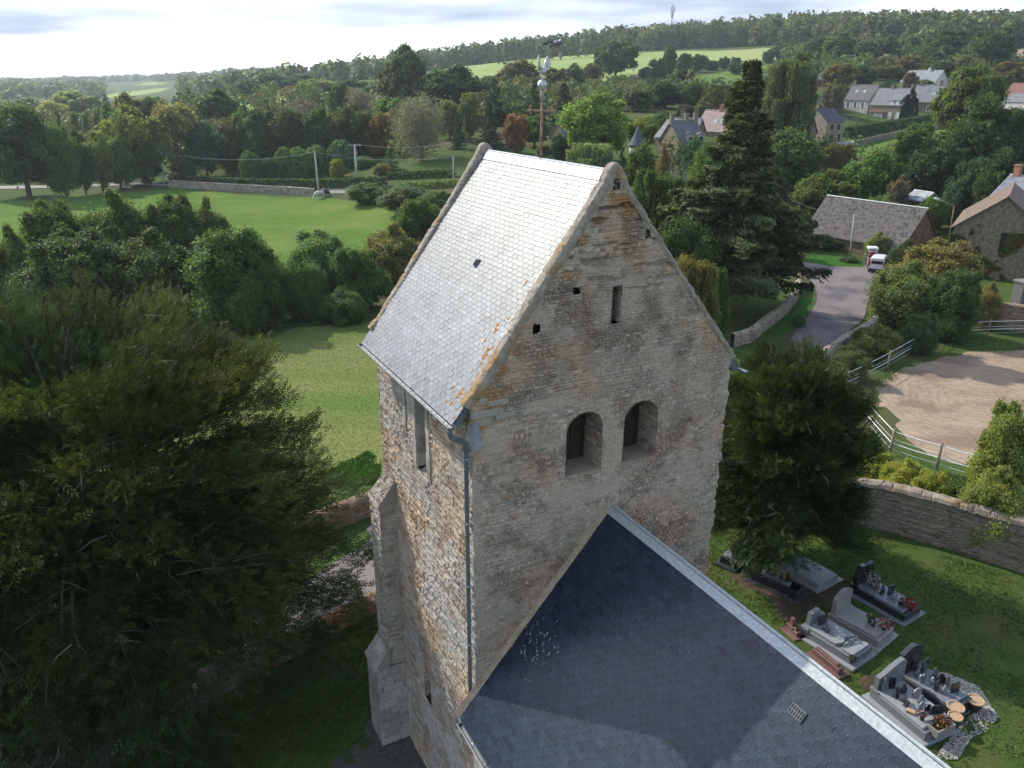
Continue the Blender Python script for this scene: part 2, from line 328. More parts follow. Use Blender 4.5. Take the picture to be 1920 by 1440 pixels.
for nm, a, b, sp in (('granite_dark', (.030, .032, .036), (.060, .064, .070), .6), ('granite_mid', (.15, .16, .18), (.23, .245, .265), .5), ('granite_pale', (.23, .215, .21), (.33, .31, .30), .45), ('granite_red', (.13, .065, .06), (.20, .115, .105), .5),
                     ('granite_light', (.235, .25, .275), (.33, .345, .37), .5), ('granite_black', (.014, .015, .018), (.03, .032, .036), .7)):
    M[nm] = mat(nm, a, b, 60, .22, 0, spec=sp)
M['terracotta'] = mat('terracotta', (.42, .28, .17), (.5, .36, .24), 12, .9)
M['brown'] = mat('brown_glaze', (.06, .045, .04), rough=.3, spec=.5)
M['carwhite'] = mat('white_car_paint', (.80, .80, .80), rough=.25, spec=.5)
M['plastic'] = mat('black_plastic', (.02, .02, .022), rough=.5)
M['red'] = mat('red_panel', (.42, .03, .035), (.34, .025, .03), 3, .4, spec=.4)
M['redlamp'] = mat('red_lamp', (.35, .02, .02), rough=.2)
M['tyre'] = mat('tyre', (.02, .02, .02), rough=.8)
M['alu'] = mat('aluminium', (.62, .63, .64), rough=.4, metal=.7)
M['tape'] = mat('white_fence_tape', (.70, .72, .74), rough=.5)
M['white_horse'] = mat('white_horse_coat', (.66, .63, .60), (.52, .50, .47), 4, .8)
M['dark_horse'] = mat('dark_horse_coat', (.035, .024, .02), (.06, .04, .03), 4, .7)
M['pigeon'] = mat('pigeon_plumage', (1, 1, 1), rough=.7, tint=True)
M['petal'] = mat('petals', (1, 1, 1), rough=.6, tint=True)
M['wire'] = mat('cable', (.22, .22, .22), rough=.6)

def furrows(m, centre, c, sc=.5):
    """hoof and harrow marks running round the arena"""
    nt = m.node_tree; N = nt.nodes.new; L = nt.links.new; b = nt.nodes['Principled BSDF']; src = b.inputs['Base Color'].links[0].from_socket
    tc = N('ShaderNodeTexCoord'); mp = N('ShaderNodeMapping'); mp.inputs['Location'].default_value = (-centre[0], -centre[1], -centre[2]); L(tc.outputs['Object'], mp.inputs['Vector'])
    w = N('ShaderNodeTexWave'); w.wave_type = 'RINGS'; w.rings_direction = 'Z'; w.inputs['Scale'].default_value = sc; w.inputs['Distortion'].default_value = 22; w.inputs['Detail'].default_value = 5; w.inputs['Detail Scale'].default_value = .35; w.inputs['Detail Roughness'].default_value = .75; L(mp.outputs[0], w.inputs['Vector'])
    r = N('ShaderNodeMapRange'); r.inputs['From Min'].default_value = .05; r.inputs['From Max'].default_value = .40; r.inputs['To Min'].default_value = .38; r.inputs['To Max'].default_value = 0; L(w.outputs['Fac'], r.inputs['Value'])
    x = N('ShaderNodeMixRGB'); L(r.outputs[0], x.inputs['Fac']); L(src, x.inputs['Color1']); x.inputs['Color2'].default_value = (*c, 1); L(x.outputs[0], b.inputs['Base Color'])
# ------------------------------------------------------------------ ground: one sheet to the horizon
def build_ground():
    az = np.concatenate([np.arange(-180, -44, 6.0), np.arange(-44, 44.01, .25), np.arange(48, 180, 6.0)])
    d = np.concatenate([[0.01], np.exp(np.linspace(math.log(2.5), math.log(7000), 420))])
    A, Dm = np.meshgrid(np.radians(az), d, indexing='ij'); X = Dm * np.sin(A); Y = Dm * np.cos(A); Zv = terrain(X, Y)
    n, k = A.shape; i, j = np.meshgrid(np.arange(n), np.arange(k - 1), indexing='ij'); i2 = (i + 1) % n
    F = np.stack([i * k + j, i * k + j + 1, i2 * k + j + 1, i2 * k + j], -1).reshape(-1, 4)
    o = npmesh('ground', np.stack([X, Y, Zv], -1).reshape(-1, 3), F[:, ::-1], M['grass'], smooth=True); tag(o, kind='structure')
build_ground()

def sheet(name, poly, m, lift=.04, step=None, rough_edge=0.0, kind='structure', col=None):
    """ground cover laid on the terrain inside a polygon (world xy)"""
    P = [Vector((p[0], p[1])) for p in poly]; size = max(max(p.x for p in P) - min(p.x for p in P), max(p.y for p in P) - min(p.y for p in P))
    step = step or size / 40; Q = []
    for a, b in zip(P, P[1:] + P[:1]):
        k = max(1, int((b - a).length / step)); nrm = Vector((-(b - a).y, (b - a).x)).normalized() if (b - a).length > 0 else Vector((0, 0))
        for t in range(k):
            q = a + (b - a) * (t / k); w = (fbm(q.x / step / 2.5, q.y / step / 2.5, 5) - .5) * 2 * rough_edge; Q.append(q + nrm * float(w))
    xs = np.arange(min(p.x for p in Q), max(p.x for p in Q), step); ys = np.arange(min(p.y for p in Q), max(p.y for p in Q), step)
    qx = np.array([q.x for q in Q]); qy = np.array([q.y for q in Q]); inner = []
    GX, GY = np.meshgrid(xs, ys); gx, gy = GX.ravel(), GY.ravel(); ins = np.zeros(len(gx), bool); near = np.full(len(gx), 1e9)
    for i in range(len(Q)):
        x1, y1, x2, y2 = qx[i], qy[i], qx[(i + 1) % len(Q)], qy[(i + 1) % len(Q)]
        c = ((y1 > gy) != (y2 > gy)); ins ^= c & (gx < (x2 - x1) * (gy - y1) / (y2 - y1 + 1e-12) + x1)
        near = np.minimum(near, (gx - x1) ** 2 + (gy - y1) ** 2)
    ok = ins & (near > (step * .45) ** 2)
    pts = Q + [Vector((a, b)) for a, b in zip(gx[ok], gy[ok])]
    v, e, f, *_ = delaunay_2d_cdt(pts, [], [list(range(len(Q)))], 1, 1e-4)
    V = np.array([(p.x, p.y) for p in v]); z = terrain(V[:, 0], V[:, 1]) + lift; z[:len(Q)] -= lift * 2.2   # the edge dips into the ground
    o = npmesh(name, np.column_stack([V, z]), [np.array([t for t in f if len(t) == 3])], m, smooth=True)
    o.data.update(); tag(o, kind=kind); return o
H = lambda *pp: [hit(x, y)[:2] for x, y in pp]

def ribbon(name, Lp, Rp, m, lift=.06, sub=10, across=6):
    """road between two edge lines of equal count"""
    Lp = np.array([p[:2] for p in Lp]); Rp = np.array([p[:2] for p in Rp])
    def cr(P):
        out = []; n = len(P)
        for i in range(n - 1):
            p0, p1, p2, p3 = P[max(i - 1, 0)], P[i], P[i + 1], P[min(i + 2, n - 1)]
            for k in range(sub):
                t = k / sub; out.append(.5 * ((2 * p1) + (p2 - p0) * t + (2 * p0 - 5 * p1 + 4 * p2 - p3) * t * t + (3 * p1 - p0 - 3 * p2 + p3) * t ** 3))
        out.append(P[-1]); return np.array(out)
    A, B = cr(Lp), cr(Rp); t = np.linspace(0, 1, across + 1)[None, :, None]; G = A[:, None] * (1 - t) + B[:, None] * t
    z = terrain(G[..., 0], G[..., 1]) + lift; n, k = z.shape; i, j = np.meshgrid(np.arange(n - 1), np.arange(k - 1), indexing='ij')
    F = np.stack([i * k + j, i * k + j + 1, (i + 1) * k + j + 1, (i + 1) * k + j], -1).reshape(-1, 4)
    return tag(npmesh(name, np.concatenate([G, z[..., None]], -1).reshape(-1, 3), F, m, smooth=True), kind='structure')

# church frame: x along the gable, y away from the viewer, z up
YT = .484
EX = np.array([math.cos(YT), math.sin(YT), 0]); EY = np.array([-math.sin(YT), math.cos(YT), 0])
CH = np.array([-.1169 * W, 2.1215 * W, 0.0])
def ch(x, y, z=0.0): return CH + x * EX + y * EY + np.array([0, 0, z])

# fields
sheet('pasture', H((-250, 395), (60, 372), (160, 362), (330, 352), (480, 365), (600, 366), (700, 378), (740, 395), (800, 405), (820, 440), (700, 500), (480, 500), (300, 540), (0, 520), (-250, 520)), M['pasture'], .05, 4)
sheet('meadow', H((-200, 700), (180, 640), (480, 632), (560, 608), (700, 596), (860, 600), (900, 680), (900, 800), (820, 880), (715, 905), (650, 925), (560, 965), (380, 1050), (150, 1130), (-150, 1180)), M['meadow'], .05, 2)
sheet('churchyard_lawn', [ch(*p)[:2] for p in ((-13, -14), (-11, 4), (-8.5, 8.2), (-2, 10.2), (3, 11.2), (10, 11), (16, 9.6), (20.6, 6.2), (23, 1.8), (26, -6), (24, -16), (8, -22))], M['lawn'], .05, 1.2)
sheet('gravel_path', [ch(*p)[:2] for p in ((-5.2, -12), (-5.4, -3), (-4.6, 1.5), (-3.0, 4.2), (-1.3, 5.8), (.8, 6.2), (.8, -12))], M['gravel'], .09, .7, .35)
sheet('bare_soil', [tuple(atz(x, y, 0)[:2]) for x, y in ((1352, 1075), (1400, 1060), (1480, 1045), (1560, 1062), (1600, 1105), (1560, 1150), (1530, 1160), (1500, 1185), (1470, 1175), (1420, 1125), (1370, 1100))], M['soil'], .075, .35, .18)
sheet('grave_soil', [tuple(atz(x, y, 0)[:2]) for x, y in ((1590, 1275), (1650, 1235), (1690, 1205), (1675, 1190), (1640, 1262), (1668, 1290), (1640, 1310), (1605, 1300))], M['soil'], .075, .3, .15)
sheet('riding_arena', H((1650, 705), (1700, 672), (1790, 656), (1900, 652), (2050, 660), (2100, 760), (2000, 880), (1900, 905), (1800, 880), (1720, 850), (1660, 800), (1635, 750)), M['sand'], .07, 1.5, .8)
furrows(M['sand'], hit(1850, 760), (.20, .135, .10))
sheet('hillside_field', H((790, 135), (960, 114), (1200, 99), (1290, 95), (1430, 89), (1520, 92), (1520, 106), (1430, 118), (1290, 128), (1215, 140), (1160, 155), (1050, 165), (900, 160), (800, 150)), M['hillfield'], .4, 16)
sheet('upper_pasture', H((1190, 158), (1300, 140), (1420, 122), (1520, 112), (1520, 150), (1400, 168), (1300, 172), (1200, 176)), M['pasture'], .3, 10)
sheet('lower_pasture', H((1090, 152), (1180, 158), (1180, 176), (1100, 178), (1060, 165)), M['pasture'], .35, 10)
sheet('valley_field', H((165, 184), (200, 176), (300, 164), (335, 164), (310, 172), (230, 184)), M['brightfield'], .6, 25)
sheet('far_field', H((230, 149), (310, 146), (330, 149), (300, 154), (250, 156)), M['brightfield'], .9, 60)
sheet('clearing_field', H((570, 150), (655, 148), (662, 154), (640, 160), (580, 157)), M['brightfield'], .6, 25)
sheet('orchard_field', H((440, 195), (540, 180), (600, 178), (620, 200), (560, 210), (450, 214)), M['brightfield'], .3, 6)
sheet('paddock_field', H((335, 208), (400, 203), (410, 216), (350, 222)), M['brightfield'], .3, 6)
sheet('stubble_field', H((1790, 95), (1850, 92), (1930, 92), (2000, 95), (2000, 110), (1850, 116), (1790, 112)), M['stubble'], .5, 14)
sheet('garden_lawn', H((960, 300), (1010, 283), (1090, 283), (1140, 292), (1140, 310), (980, 312)), M['pasture'], .1, 3)
sheet('village_green', H((1590, 268), (1640, 262), (1740, 240), (1790, 238), (1790, 300), (1700, 300), (1600, 292)), M['pasture'], .1, 3)
sheet('road_verge', H((1412, 626), (1500, 560), (1512, 535), (1500, 508), (1522, 532), (1532, 552), (1528, 585), (1500, 612), (1470, 640)), M['lush'], .10, 1.2)
sheet('barn_verge', H((1495, 480), (1560, 478), (1620, 486), (1630, 505), (1560, 502), (1497, 494)), M['lush'], .10, 1.2)
sheet('garden_grass', H((1340, 540), (1480, 520), (1495, 545), (1440, 595), (1380, 625), (1330, 620)), M['lawn'], .05, 1.5, .3)

# roads
ribbon('village_road', [(-24, 9), hit(300, 1290), hit(480, 1165), hit(600, 1075), hit(700, 1010)] + [ch(4, 18.0), ch(16, 19.2), ch(28, 20), hit(1478, 645), hit(1512, 598), hit(1532, 560), hit(1522, 530), hit(1500, 506), hit(1488, 490)],
       [(-20, 3), hit(380, 1330), hit(570, 1212), hit(650, 1165), hit(705, 1140)] + [ch(5, 12.4), ch(16, 13.0), ch(26, 14.6), hit(1580, 640), hit(1618, 600), hit(1628, 568), hit(1640, 540), hit(1670, 520), hit(1640, 503)], M['asphalt'])
ribbon('valley_lane', H((-100, 352), (60, 349), (160, 347), (250, 344), (310, 346), (420, 352), (540, 352), (620, 356), (730, 362), (840, 372)), H((-100, 358), (60, 354), (160, 351), (250, 348), (318, 350), (420, 357), (540, 358), (620, 363), (730, 369), (840, 380)), M['lane'], .12)
ribbon('track', H((318, 348), (322, 336), (310, 330)), H((345, 350), (340, 338), (330, 331)), M['lane'], .13)
ribbon('village_lane', H((1560, 268), (1640, 258), (1700, 246), (1775, 232)), H((1600, 276), (1650, 264), (1705, 251), (1780, 237)), M['lane'], .14)
ribbon('garden_path', H((1000, 292), (1030, 288), (1060, 284)), H((1003, 296), (1036, 291), (1064, 286)), M['sand'], .16)
# ------------------------------------------------------------------ rubble masonry as real relief
PAL = np.array([(.330, .305, .280), (.290, .272, .252), (.40, .365, .315), (.33, .255, .19), (.22, .20, .185), (.25, .155, .11), (.37, .345, .325), (.165, .152, .145), (.35, .28, .20)])
PAL = PAL * 1.10
PW = np.array([.22, .17, .15, .10, .08, .085, .10, .045, .05]); PW = PW / PW.sum()
MORT = np.array([.425, .39, .345])
def stone_field(u, v, seed, ch=(.045, .10), sl=(.10, .38), pal=PAL, pw=PW, mort=MORT, smear=.5, relief=.03, mw=.013):
    """courses of flat rubble: returns outward relief (m) and colour for every point"""
    r = np.random.default_rng(seed); sh = u.shape; u = u.ravel(); v = v.ravel()
    vw = v + .10 * (fbm(u * .45, v * .45, seed) - .5) + .035 * (fbm(u * 2.3, v * 2.3, seed + 3) - .5) + .020 * (fbm(u * 9, v * 9, seed + 5) - .5)
    uw = u + .08 * (fbm(u * 5, v * 7, seed + 9) - .5)
    e = [vw.min() - .01]
    while e[-1] < vw.max() + .2: e.append(e[-1] + r.uniform(*ch) * (1.5 if r.random() < .14 else 1))
    e = np.array(e); row = np.clip(np.searchsorted(e, vw) - 1, 0, len(e) - 2); dv = np.minimum(vw - e[row], e[row + 1] - vw)
    du = np.zeros_like(u); sid = np.zeros(len(u), np.int64); nxt = 0; umin, umax = uw.min(), uw.max()
    order = np.argsort(row, kind='stable'); srow = row[order]; bnd = np.searchsorted(srow, np.arange(len(e)))
    for k in range(len(e) - 1):
        ix = order[bnd[k]:bnd[k + 1]]
        if not len(ix): continue
        b = umin - r.uniform(0, sl[1]) + np.concatenate([[0], np.cumsum(r.uniform(sl[0], sl[1], int((umax - umin) / sl[0]) + 4))])
        c = np.clip(np.searchsorted(b, uw[ix]) - 1, 0, len(b) - 2); du[ix] = np.minimum(uw[ix] - b[c], b[c + 1] - uw[ix]); sid[ix] = nxt + c; nxt += len(b)
    n = nxt + 2; ri = r.choice(len(pal), n, p=pw); rb = r.uniform(.70, 1.30, n); rd = r.uniform(-.5, .5, n) ** 3 * 4
    edge = np.minimum(dv, du * .8); m = sstep(0, mw * (1.2 + .8 * fbm(u * 6, v * 6, seed + 20)), edge)
    sm = (.30 + .70 * sstep(.42, .64, fbm(u * 1.1, v * 1.1, seed + 31) + .30 * (fbm(u * 9, v * 9, seed + 33) - .5))) * smear
    sc = pal[ri[sid]] * rb[sid][:, None] * (.80 + .40 * fbm(u * 26, v * 26, seed + 41, 3))[:, None]
    mc = mort * (.78 + .44 * fbm(u * 17, v * 17, seed + 43, 3))[:, None]
    k = (m * (1 - sm))[:, None]; col = mc * (1 - k) + sc * k
    crack = sstep(.0, .006, dv) * .5 + .5; deep = sstep(.45, .6, fbm(u * 2.1, v * 2.1, seed + 47)) * (1 - sm)
    col = col * (1 - (1 - m) * deep * .42)[:, None]
    h = (m - .6) * relief * (.5 + deep) * (1 - .6 * sm) + rd[sid] * relief * .8 * m * (1 - .7 * sm) + .018 * (fbm(u * 1.3, v * 1.3, seed + 51) - .5) + .012 * (fbm(u * 30, v * 30, seed + 53, 2) - .5)
    st = fbm(u * .5, v * .5, seed + 61); st2 = fbm(u * 1.7, v * .35, seed + 63)
    col = col * (.90 + .20 * st)[:, None] * (1 - .14 * sstep(.55, .72, st2))[:, None] * (.80 + .40 * fbm(u * 42, v * 60, seed + 71, 2))[:, None]
    return h.reshape(sh), col.reshape(sh + (3,))
def grid_faces(n, k, keep=None):
    i, j = np.meshgrid(np.arange(n - 1), np.arange(k - 1), indexing='ij'); F = np.stack([i * k + j, (i + 1) * k + j, (i + 1) * k + j + 1, i * k + j + 1], -1)
    return F.reshape(-1, 4) if keep is None else F[keep]
class Panels:
    """several displaced masonry panels welded into one mesh"""
    def __init__(s): s.V = []; s.F = []; s.C = []; s.n = 0
    def put(s, V, F, C): s.V.append(V.reshape(-1, 3)); s.C.append(C.reshape(-1, 3)); s.F.append(F + s.n); s.n += V.reshape(-1, 3).shape[0]
    def panel(s, o, U, Vv, N, ul, vl, cell, seed, mask=None, fade=.08, tintf=None, u0=0, v0=0, corner=None, taper=None, **kw):
        o, U, Vv, N = (np.array(a, float) for a in (o, U, Vv, N)); n, k = max(2, int(ul / cell) + 1), max(2, int(vl / cell) + 1)
        u, v = np.meshgrid(np.linspace(0, ul, n), np.linspace(0, vl, k), indexing='ij'); h, C = stone_field(u + u0, v + v0, seed, **kw)
        if fade: h = h * sstep(0, fade, u) * sstep(0, fade, ul - u)
        if tintf is not None: C = tintf(u, v, C)
        uu = u
        P = o + uu[..., None] * U + v[..., None] * Vv + h[..., None] * N
        if corner is not None: P = P + corner(u, v)
        keep = None
        if mask is not None:
            q = mask(u, v); keep = q[:-1, :-1] & q[1:, :-1] & q[:-1, 1:] & q[1:, 1:]
        s.put(P, grid_faces(n, k, keep), C); return s
    def obj(s, name, m, parent=None, smooth=False): return npmesh(name, np.concatenate(s.V), [np.concatenate(s.F)], m, parent, np.concatenate(s.C), smooth=smooth)

# ------------------------------------------------------------------ the church: ONE thing, local frame (x along gable, y away, z up)
zk = 1.9535 * W; XP = .47 * W; ZP = zk + .6497 * W; DD = .8975 * W
XN = .518 * W; ZN = zk - .4856 * W; XE, ZE = -.07 * W, zk - 1.152 * W
church = empty('church', CH, YT, 'old rubble stone village church with saddleback slate tower and dark slate nave', 'church')
def onx(px, py, X):
    v = ray(px, py); t = (X - (CAMP - CH) @ EX) / (v @ EX); q = CAMP + t * v - CH; return np.array([q @ EX, q @ EY, q[2]])
def ony(px, py, Y):
    v = ray(px, py); t = (Y - (CAMP - CH) @ EY) / (v @ EY); q = CAMP + t * v - CH; return np.array([q @ EX, q @ EY, q[2]])
def onplane(px, py, P0, n):
    v = ray(px, py); vl = np.array([v @ EX, v @ EY, v[2]]); q = CAMP - CH; ol = np.array([q @ EX, q @ EY, q[2]]); return ol + vl * (((np.array(P0) - ol) @ n) / (vl @ n))

def corner_offset(z, seed, amp): return amp * (np.floor(vnoise(z * 9, z * 0 + .3, seed) * 5) / 4 - .3) * .7 + amp * (fbm(z * 3, z * 0, seed + 2) - .5)
def gable_top(x): return np.where(x < XP, zk + (ZP - zk) * x / XP, ZP - (ZP - zk) * (x - XP) / (W - XP))
def arch_pts(x0, x1, z0, zt, n=14):
    r = (x1 - x0) / 2; cx = (x0 + x1) / 2; zs = zt - r * .92
    return [(x0, z0), (x0, (z0 + zs) / 2), (x0, zs)] + [(cx - r * math.cos(math.pi * k / n), zs + r * .92 * math.sin(math.pi * k / n)) for k in range(1, n)] + [(x1, zs), (x1, (z0 + zs) / 2), (x1, z0)]
def inpoly(poly):
    P = np.array(poly)
    def f(x, z):
        ins = np.zeros(x.shape, bool)
        for (a, b), (c, d) in zip(P, np.roll(P, -1, 0)): ins ^= ((b > z) != (d > z)) & (x < (c - a) * (z - b) / (d - b + 1e-12) + a)
        return ins
    return f
a1, a2 = ony(1060, 893, 0), ony(1125, 880, 0); t1 = ony(1092, 775, 0); b1, b2 = ony(1167, 868, 0), ony(1227, 855, 0); t2 = ony(1197, 754, 0)
s1, s2 = ony(1146, 608, 0), ony(1167, 535, 0)
ARCH = [arch_pts(a1[0], a2[0], a1[2], t1[2]), arch_pts(b1[0], b2[0], b1[2], t2[2])]
SLIT = [(s1[0], s1[2]), (s1[0], s2[2]), (s2[0] - .02, s2[2]), (s2[0], s1[2])]
HOLES = [[(h[0] - a, h[2] - b), (h[0] - a * .7, h[2] + b), (h[0] + a * .9, h[2] + b * .7), (h[0] + a, h[2] - b * .8)] for h, a, b in ((ony(1006, 616, 0), .075, .085), (ony(1081, 546, 0), .06, .06), (ony(1215, 437, 0), .05, .09), (ony(1156, 348, 0), .06, .07))]
openings = [inpoly(p) for p in ARCH + [SLIT] + HOLES]
Z0G = 4.4
def gable_mask(u, v):
    z = v + Z0G; q = z < gable_top(u) - .03
    for f in openings: q &= ~f(u, z)
    return q
navetop = ony(1150, 935, 0)
def gable_tint(u, v, C):
    z = v + Z0G; top = gable_top(u) - z
    rust = sstep(.48, .66, fbm(u * 1.3, z * 1.3, 71) + .10 * sstep(13.0, 14.6, z)) * .40
    C = C * (1 - rust[..., None]) + C * np.array([1.16, .86, .66]) * rust[..., None]
    # pale rendered patches (quoins, slit surround, round the belfry arches, weathered band)
    def patch(cx, cz, rx, rz, s): return sstep(1.25, .7, np.hypot((u - cx) / rx, (z - cz) / rz) + .7 * (fbm(u * 5, z * 5, s) - .5))
    pale = np.maximum.reduce([1.0 * patch(s1[0] - .20, s1[2] + .24, .24, .34, 1), 1.0 * patch(s2[0] + .24, s1[2] + .24, .30, .32, 2), patch((a2[0] + b1[0]) / 2, a1[2] + .35, .22, .6, 3), patch(a1[0] - .5, 11.35, .5, .12, 4),
                              patch(.35, zk - .85, .40, .30, 5), patch(navetop[0] - .6, navetop[2] + .35, .9, .25, 6), patch(W - .3, 9.3, .22, .5, 8)])
    pale = np.maximum(pale, .8 * sstep(.30, .12, u + .25 * (fbm(u * 3, z * 2.2, 9) - .5)) * sstep(11.2, 10.4, z))
    pc = np.array([.46, .425, .375]) * (.82 + .36 * fbm(u * 14, z * 14, 77))[..., None]
    C = C * (1 - .78 * pale[..., None]) + pc * .78 * pale[..., None]
    lich = sstep(.60, .70, fbm(u * 3.2, z * 3.2, 81)) * sstep(1.6, .1, top) * .7 + sstep(.5, .62, fbm(u * 6, z * 6, 83)) * sstep(1.1, .15, u + np.abs(z - zk) * .6) * .8
    lich = np.clip(lich, 0, .85)[..., None]; oc = np.array([.36, .20, .06])
    C = C * (1 - lich) + oc * lich
    C = C * np.array([1.05, .985, .905])
    # thick shadowy joints and split stones near the apex
    crk = sstep(.56, .66, fbm(u * 1.6, z * 11, 91)) * sstep(12.6, 14.8, z)
    return C * (1 - .55 * crk[..., None])
def gable_corner(u, v):
    z = v + Z0G; cl = corner_offset(z, 5, .035) * (1 - sstep(0, .12, u)); cr = corner_offset(z, 6, .055) * (1 - sstep(0, .12, W - u)); crk = sstep(.56, .66, fbm(u * 1.6, z * 11, 91)) * sstep(12.6, 14.8, z)
    return np.stack([-cl + cr, -cl - cr + .05 * crk, 0 * u], -1)
Panels().panel((0, 0, Z0G), (1, 0, 0), (0, 0, 1), (0, -1, 0), W, ZP - Z0G, .0215, 11, gable_mask, tintf=gable_tint, corner=gable_corner, smear=.56, ch=(.028, .075), sl=(.05, .18), relief=.034).obj('gable_wall', M['stone'], church)

# west-facing side wall with its lancet
wy0, wy1 = 2.30, 2.88; wz0, wz1 = 9.12, 11.3
ny0, ny1 = onx(808, 1290, 0)[1], onx(797, 1290, 0)[1]
niche = inpoly(arch_pts(ny0, ny1, onx(803, 1314, 0)[2], onx(800, 1262, 0)[2]))
def left_mask(u, v):
    z = v - .8; q = z < zk - .02 + 0 * u; q &= ~((u > wy0) & (u < wy1) & (z > wz0)); q &= ~niche(u, z); return q
def left_tint(u, v, C):
    z = v - .8
    warm = sstep(.42, .6, fbm(u * .8 + z * .35, z * .8, 101)); C = C * (1 - warm[..., None]) + C * np.array([1.12, .99, .86]) * warm[..., None]
    pale = sstep(.52, .66, fbm(u * .7 - z * .3, z * .5, 103)) * .6 + .7 * sstep(.35, .12, u + .3 * (fbm(u * 3, z * 2, 104) - .5)) * sstep(11, 10, z)
    pale = np.clip(pale, 0, .8)[..., None]; C = C * (1 - pale) + np.array([.45, .44, .425]) * (.8 + .4 * fbm(u * 12, z * 12, 105))[..., None] * pale
    ru = sstep(.62, .7, fbm(u * 2.2, z * 2.2, 107))[..., None] * .5; return C * (1 - ru) + np.array([.27, .15, .085]) * ru
def left_corner(u, v):
    z = v - .8; c = corner_offset(z, 5, .035) * (1 - sstep(0, .12, u)); d = corner_offset(z, 8, .05) * (1 - sstep(0, .12, DD - u)); return np.stack([-c - d, -c + d, 0 * u], -1)
Panels().panel((0, 0, -.8), (0, 1, 0), (0, 0, 1), (-1, 0, 0), DD, zk + .8, .027, 21, left_mask, tintf=left_tint, corner=left_corner, smear=.45, relief=.045, ch=(.05, .12)).obj('side_wall', M['stone'], church)
pb = Panels()
pb.panel((W, 0, -.8), (0, 1, 0), (0, 0, 1), (1, 0, 0), DD, zk + .8, .05, 31, corner=lambda u, v: np.stack([corner_offset(v - .8, 6, .055) * (1 - sstep(0, .12, u)), -corner_offset(v - .8, 6, .055) * (1 - sstep(0, .12, u)), 0 * u], -1))
pb.obj('rear_side_wall', M['stone'], church)
Panels().panel((0, DD, -.8), (1, 0, 0), (0, 0, 1), (0, 1, 0), W, ZP + .8, .06, 41, mask=lambda u, v: (v - .8) < gable_top(u) - .03).obj('rear_gable_wall', M['stone'], church)

# reveals, louvres and sills of the openings
def reveal(name, outline, y0, depth, seed, m, axis='y', closed=False, **kw):
    P = np.array(outline); seg = np.hypot(*np.diff(P, axis=0).T); s = np.concatenate([[0], np.cumsum(seg)]); n = max(8, int(s[-1] / .03)); t = np.linspace(0, s[-1], n)
    X = np.interp(t, s, P[:, 0]); Zv = np.interp(t, s, P[:, 1]); k = max(4, int(depth / .03)); dd = np.linspace(0, depth, k)
    h, C = stone_field(*np.meshgrid(t, dd, indexing='ij')[::-1], seed, **kw)
    tx = np.gradient(X); tzv = np.gradient(Zv); ln = np.hypot(tx, tzv) + 1e-9; nx, nz = tzv / ln, -tx / ln      # towards the opening
    h = np.clip(h, -.02, .02) * sstep(0, .06, dd)[None]
    a = X[:, None] + nx[:, None] * h; b = Zv[:, None] + nz[:, None] * h; c = np.broadcast_to(y0 + dd[None], a.shape)
    V = np.stack([a, c, b], -1) if axis == 'y' else np.stack([c, a, b], -1)
    return npmesh(name, V.reshape(-1, 3), grid_faces(n, k), m, church, C.reshape(-1, 3))
warmpal = PAL * np.array([1.0, .86, .74])
for i, (A, p0, p1, zt) in enumerate(((ARCH[0], a1, a2, t1[2]), (ARCH[1], b1, b2, t2[2]))):
    reveal('arch_reveal', A, -.004, .62, 51 + i, M['stone'], pal=warmpal, smear=.25)
    mb = MB(); mb.box(((p0[0] + p1[0]) / 2, .30, p0[2] - .035), (p1[0] - p0[0] + .06, .62, .07), m=0, col=(.34, .27, .22)); sill = mb.obj('arch_sill', M['stone'], church)
    lv = MB(); n = 7; w = (p1[0] - p0[0] + .1) / n
    for k in range(n): lv.box((p0[0] - .05 + (k + .5) * w, .62 + .012 * (k % 2), (p0[2] + zt) / 2), (w * .94, .03, zt - p0[2] + .1))
    lv.box(((p0[0] + p1[0]) / 2, .70, (p0[2] + zt) / 2), (p1[0] - p0[0] + .2, .03, zt - p0[2] + .3)); lv.obj('louvre_boards', M['wood_dark'], church)
reveal('slit_reveal', SLIT, -.004, .5, 61, M['stone'], smear=.2)
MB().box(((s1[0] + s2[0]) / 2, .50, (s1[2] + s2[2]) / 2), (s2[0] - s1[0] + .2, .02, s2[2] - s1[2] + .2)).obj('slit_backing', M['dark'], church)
for hpoly in HOLES:
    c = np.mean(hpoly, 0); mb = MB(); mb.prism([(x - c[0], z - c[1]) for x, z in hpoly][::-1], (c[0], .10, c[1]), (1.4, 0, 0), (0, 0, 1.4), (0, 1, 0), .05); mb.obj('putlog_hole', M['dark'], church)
ow = [(wy0, wz0), (wy0, wz1), (wy1, wz1), (wy1, wz0)]
mb = MB()   # dressed lining of the lancet: far and near jambs built of blocks, and sloping sill
for yy, s in ((wy1, 1), (wy0, -1)):
    z = wz0
    while z < wz1 - .05:
        hgt = min(random.Random(int(z * 100)).uniform(.28, .42), wz1 - z); mb.box((.28, yy + s * .04, z + hgt / 2 - .003), (.58, .08, hgt - .006)); z += hgt
mb.add([(-.02, wy0, wz0 - .10), (-.02, wy1, wz0 - .10), (.55, wy1, wz0 + .12), (.55, wy0, wz0 + .12), (-.02, wy0, wz0 - .22), (-.02, wy1, wz0 - .22)], [(0, 3, 2, 1), (0, 1, 5, 4)])
for yy, w0 in ((wy0 - .10, .17), (wy1 + .10, .13), (3.55, .10)):                       # proud jamb stones on the face
    z = wz0 - .05 if yy < 3.4 else wz0 + .55; k = 0
    while z < wz1 - .1:
        hgt = .30 + .12 * ((k * 7) % 3) / 2; mb.bevbox((.0, yy, z + hgt / 2), (.06, w0 + .05 * (k % 2), hgt - .012), .008); z += hgt; k += 1
mb.obj('lancet_surround', M['ashlar'], church)
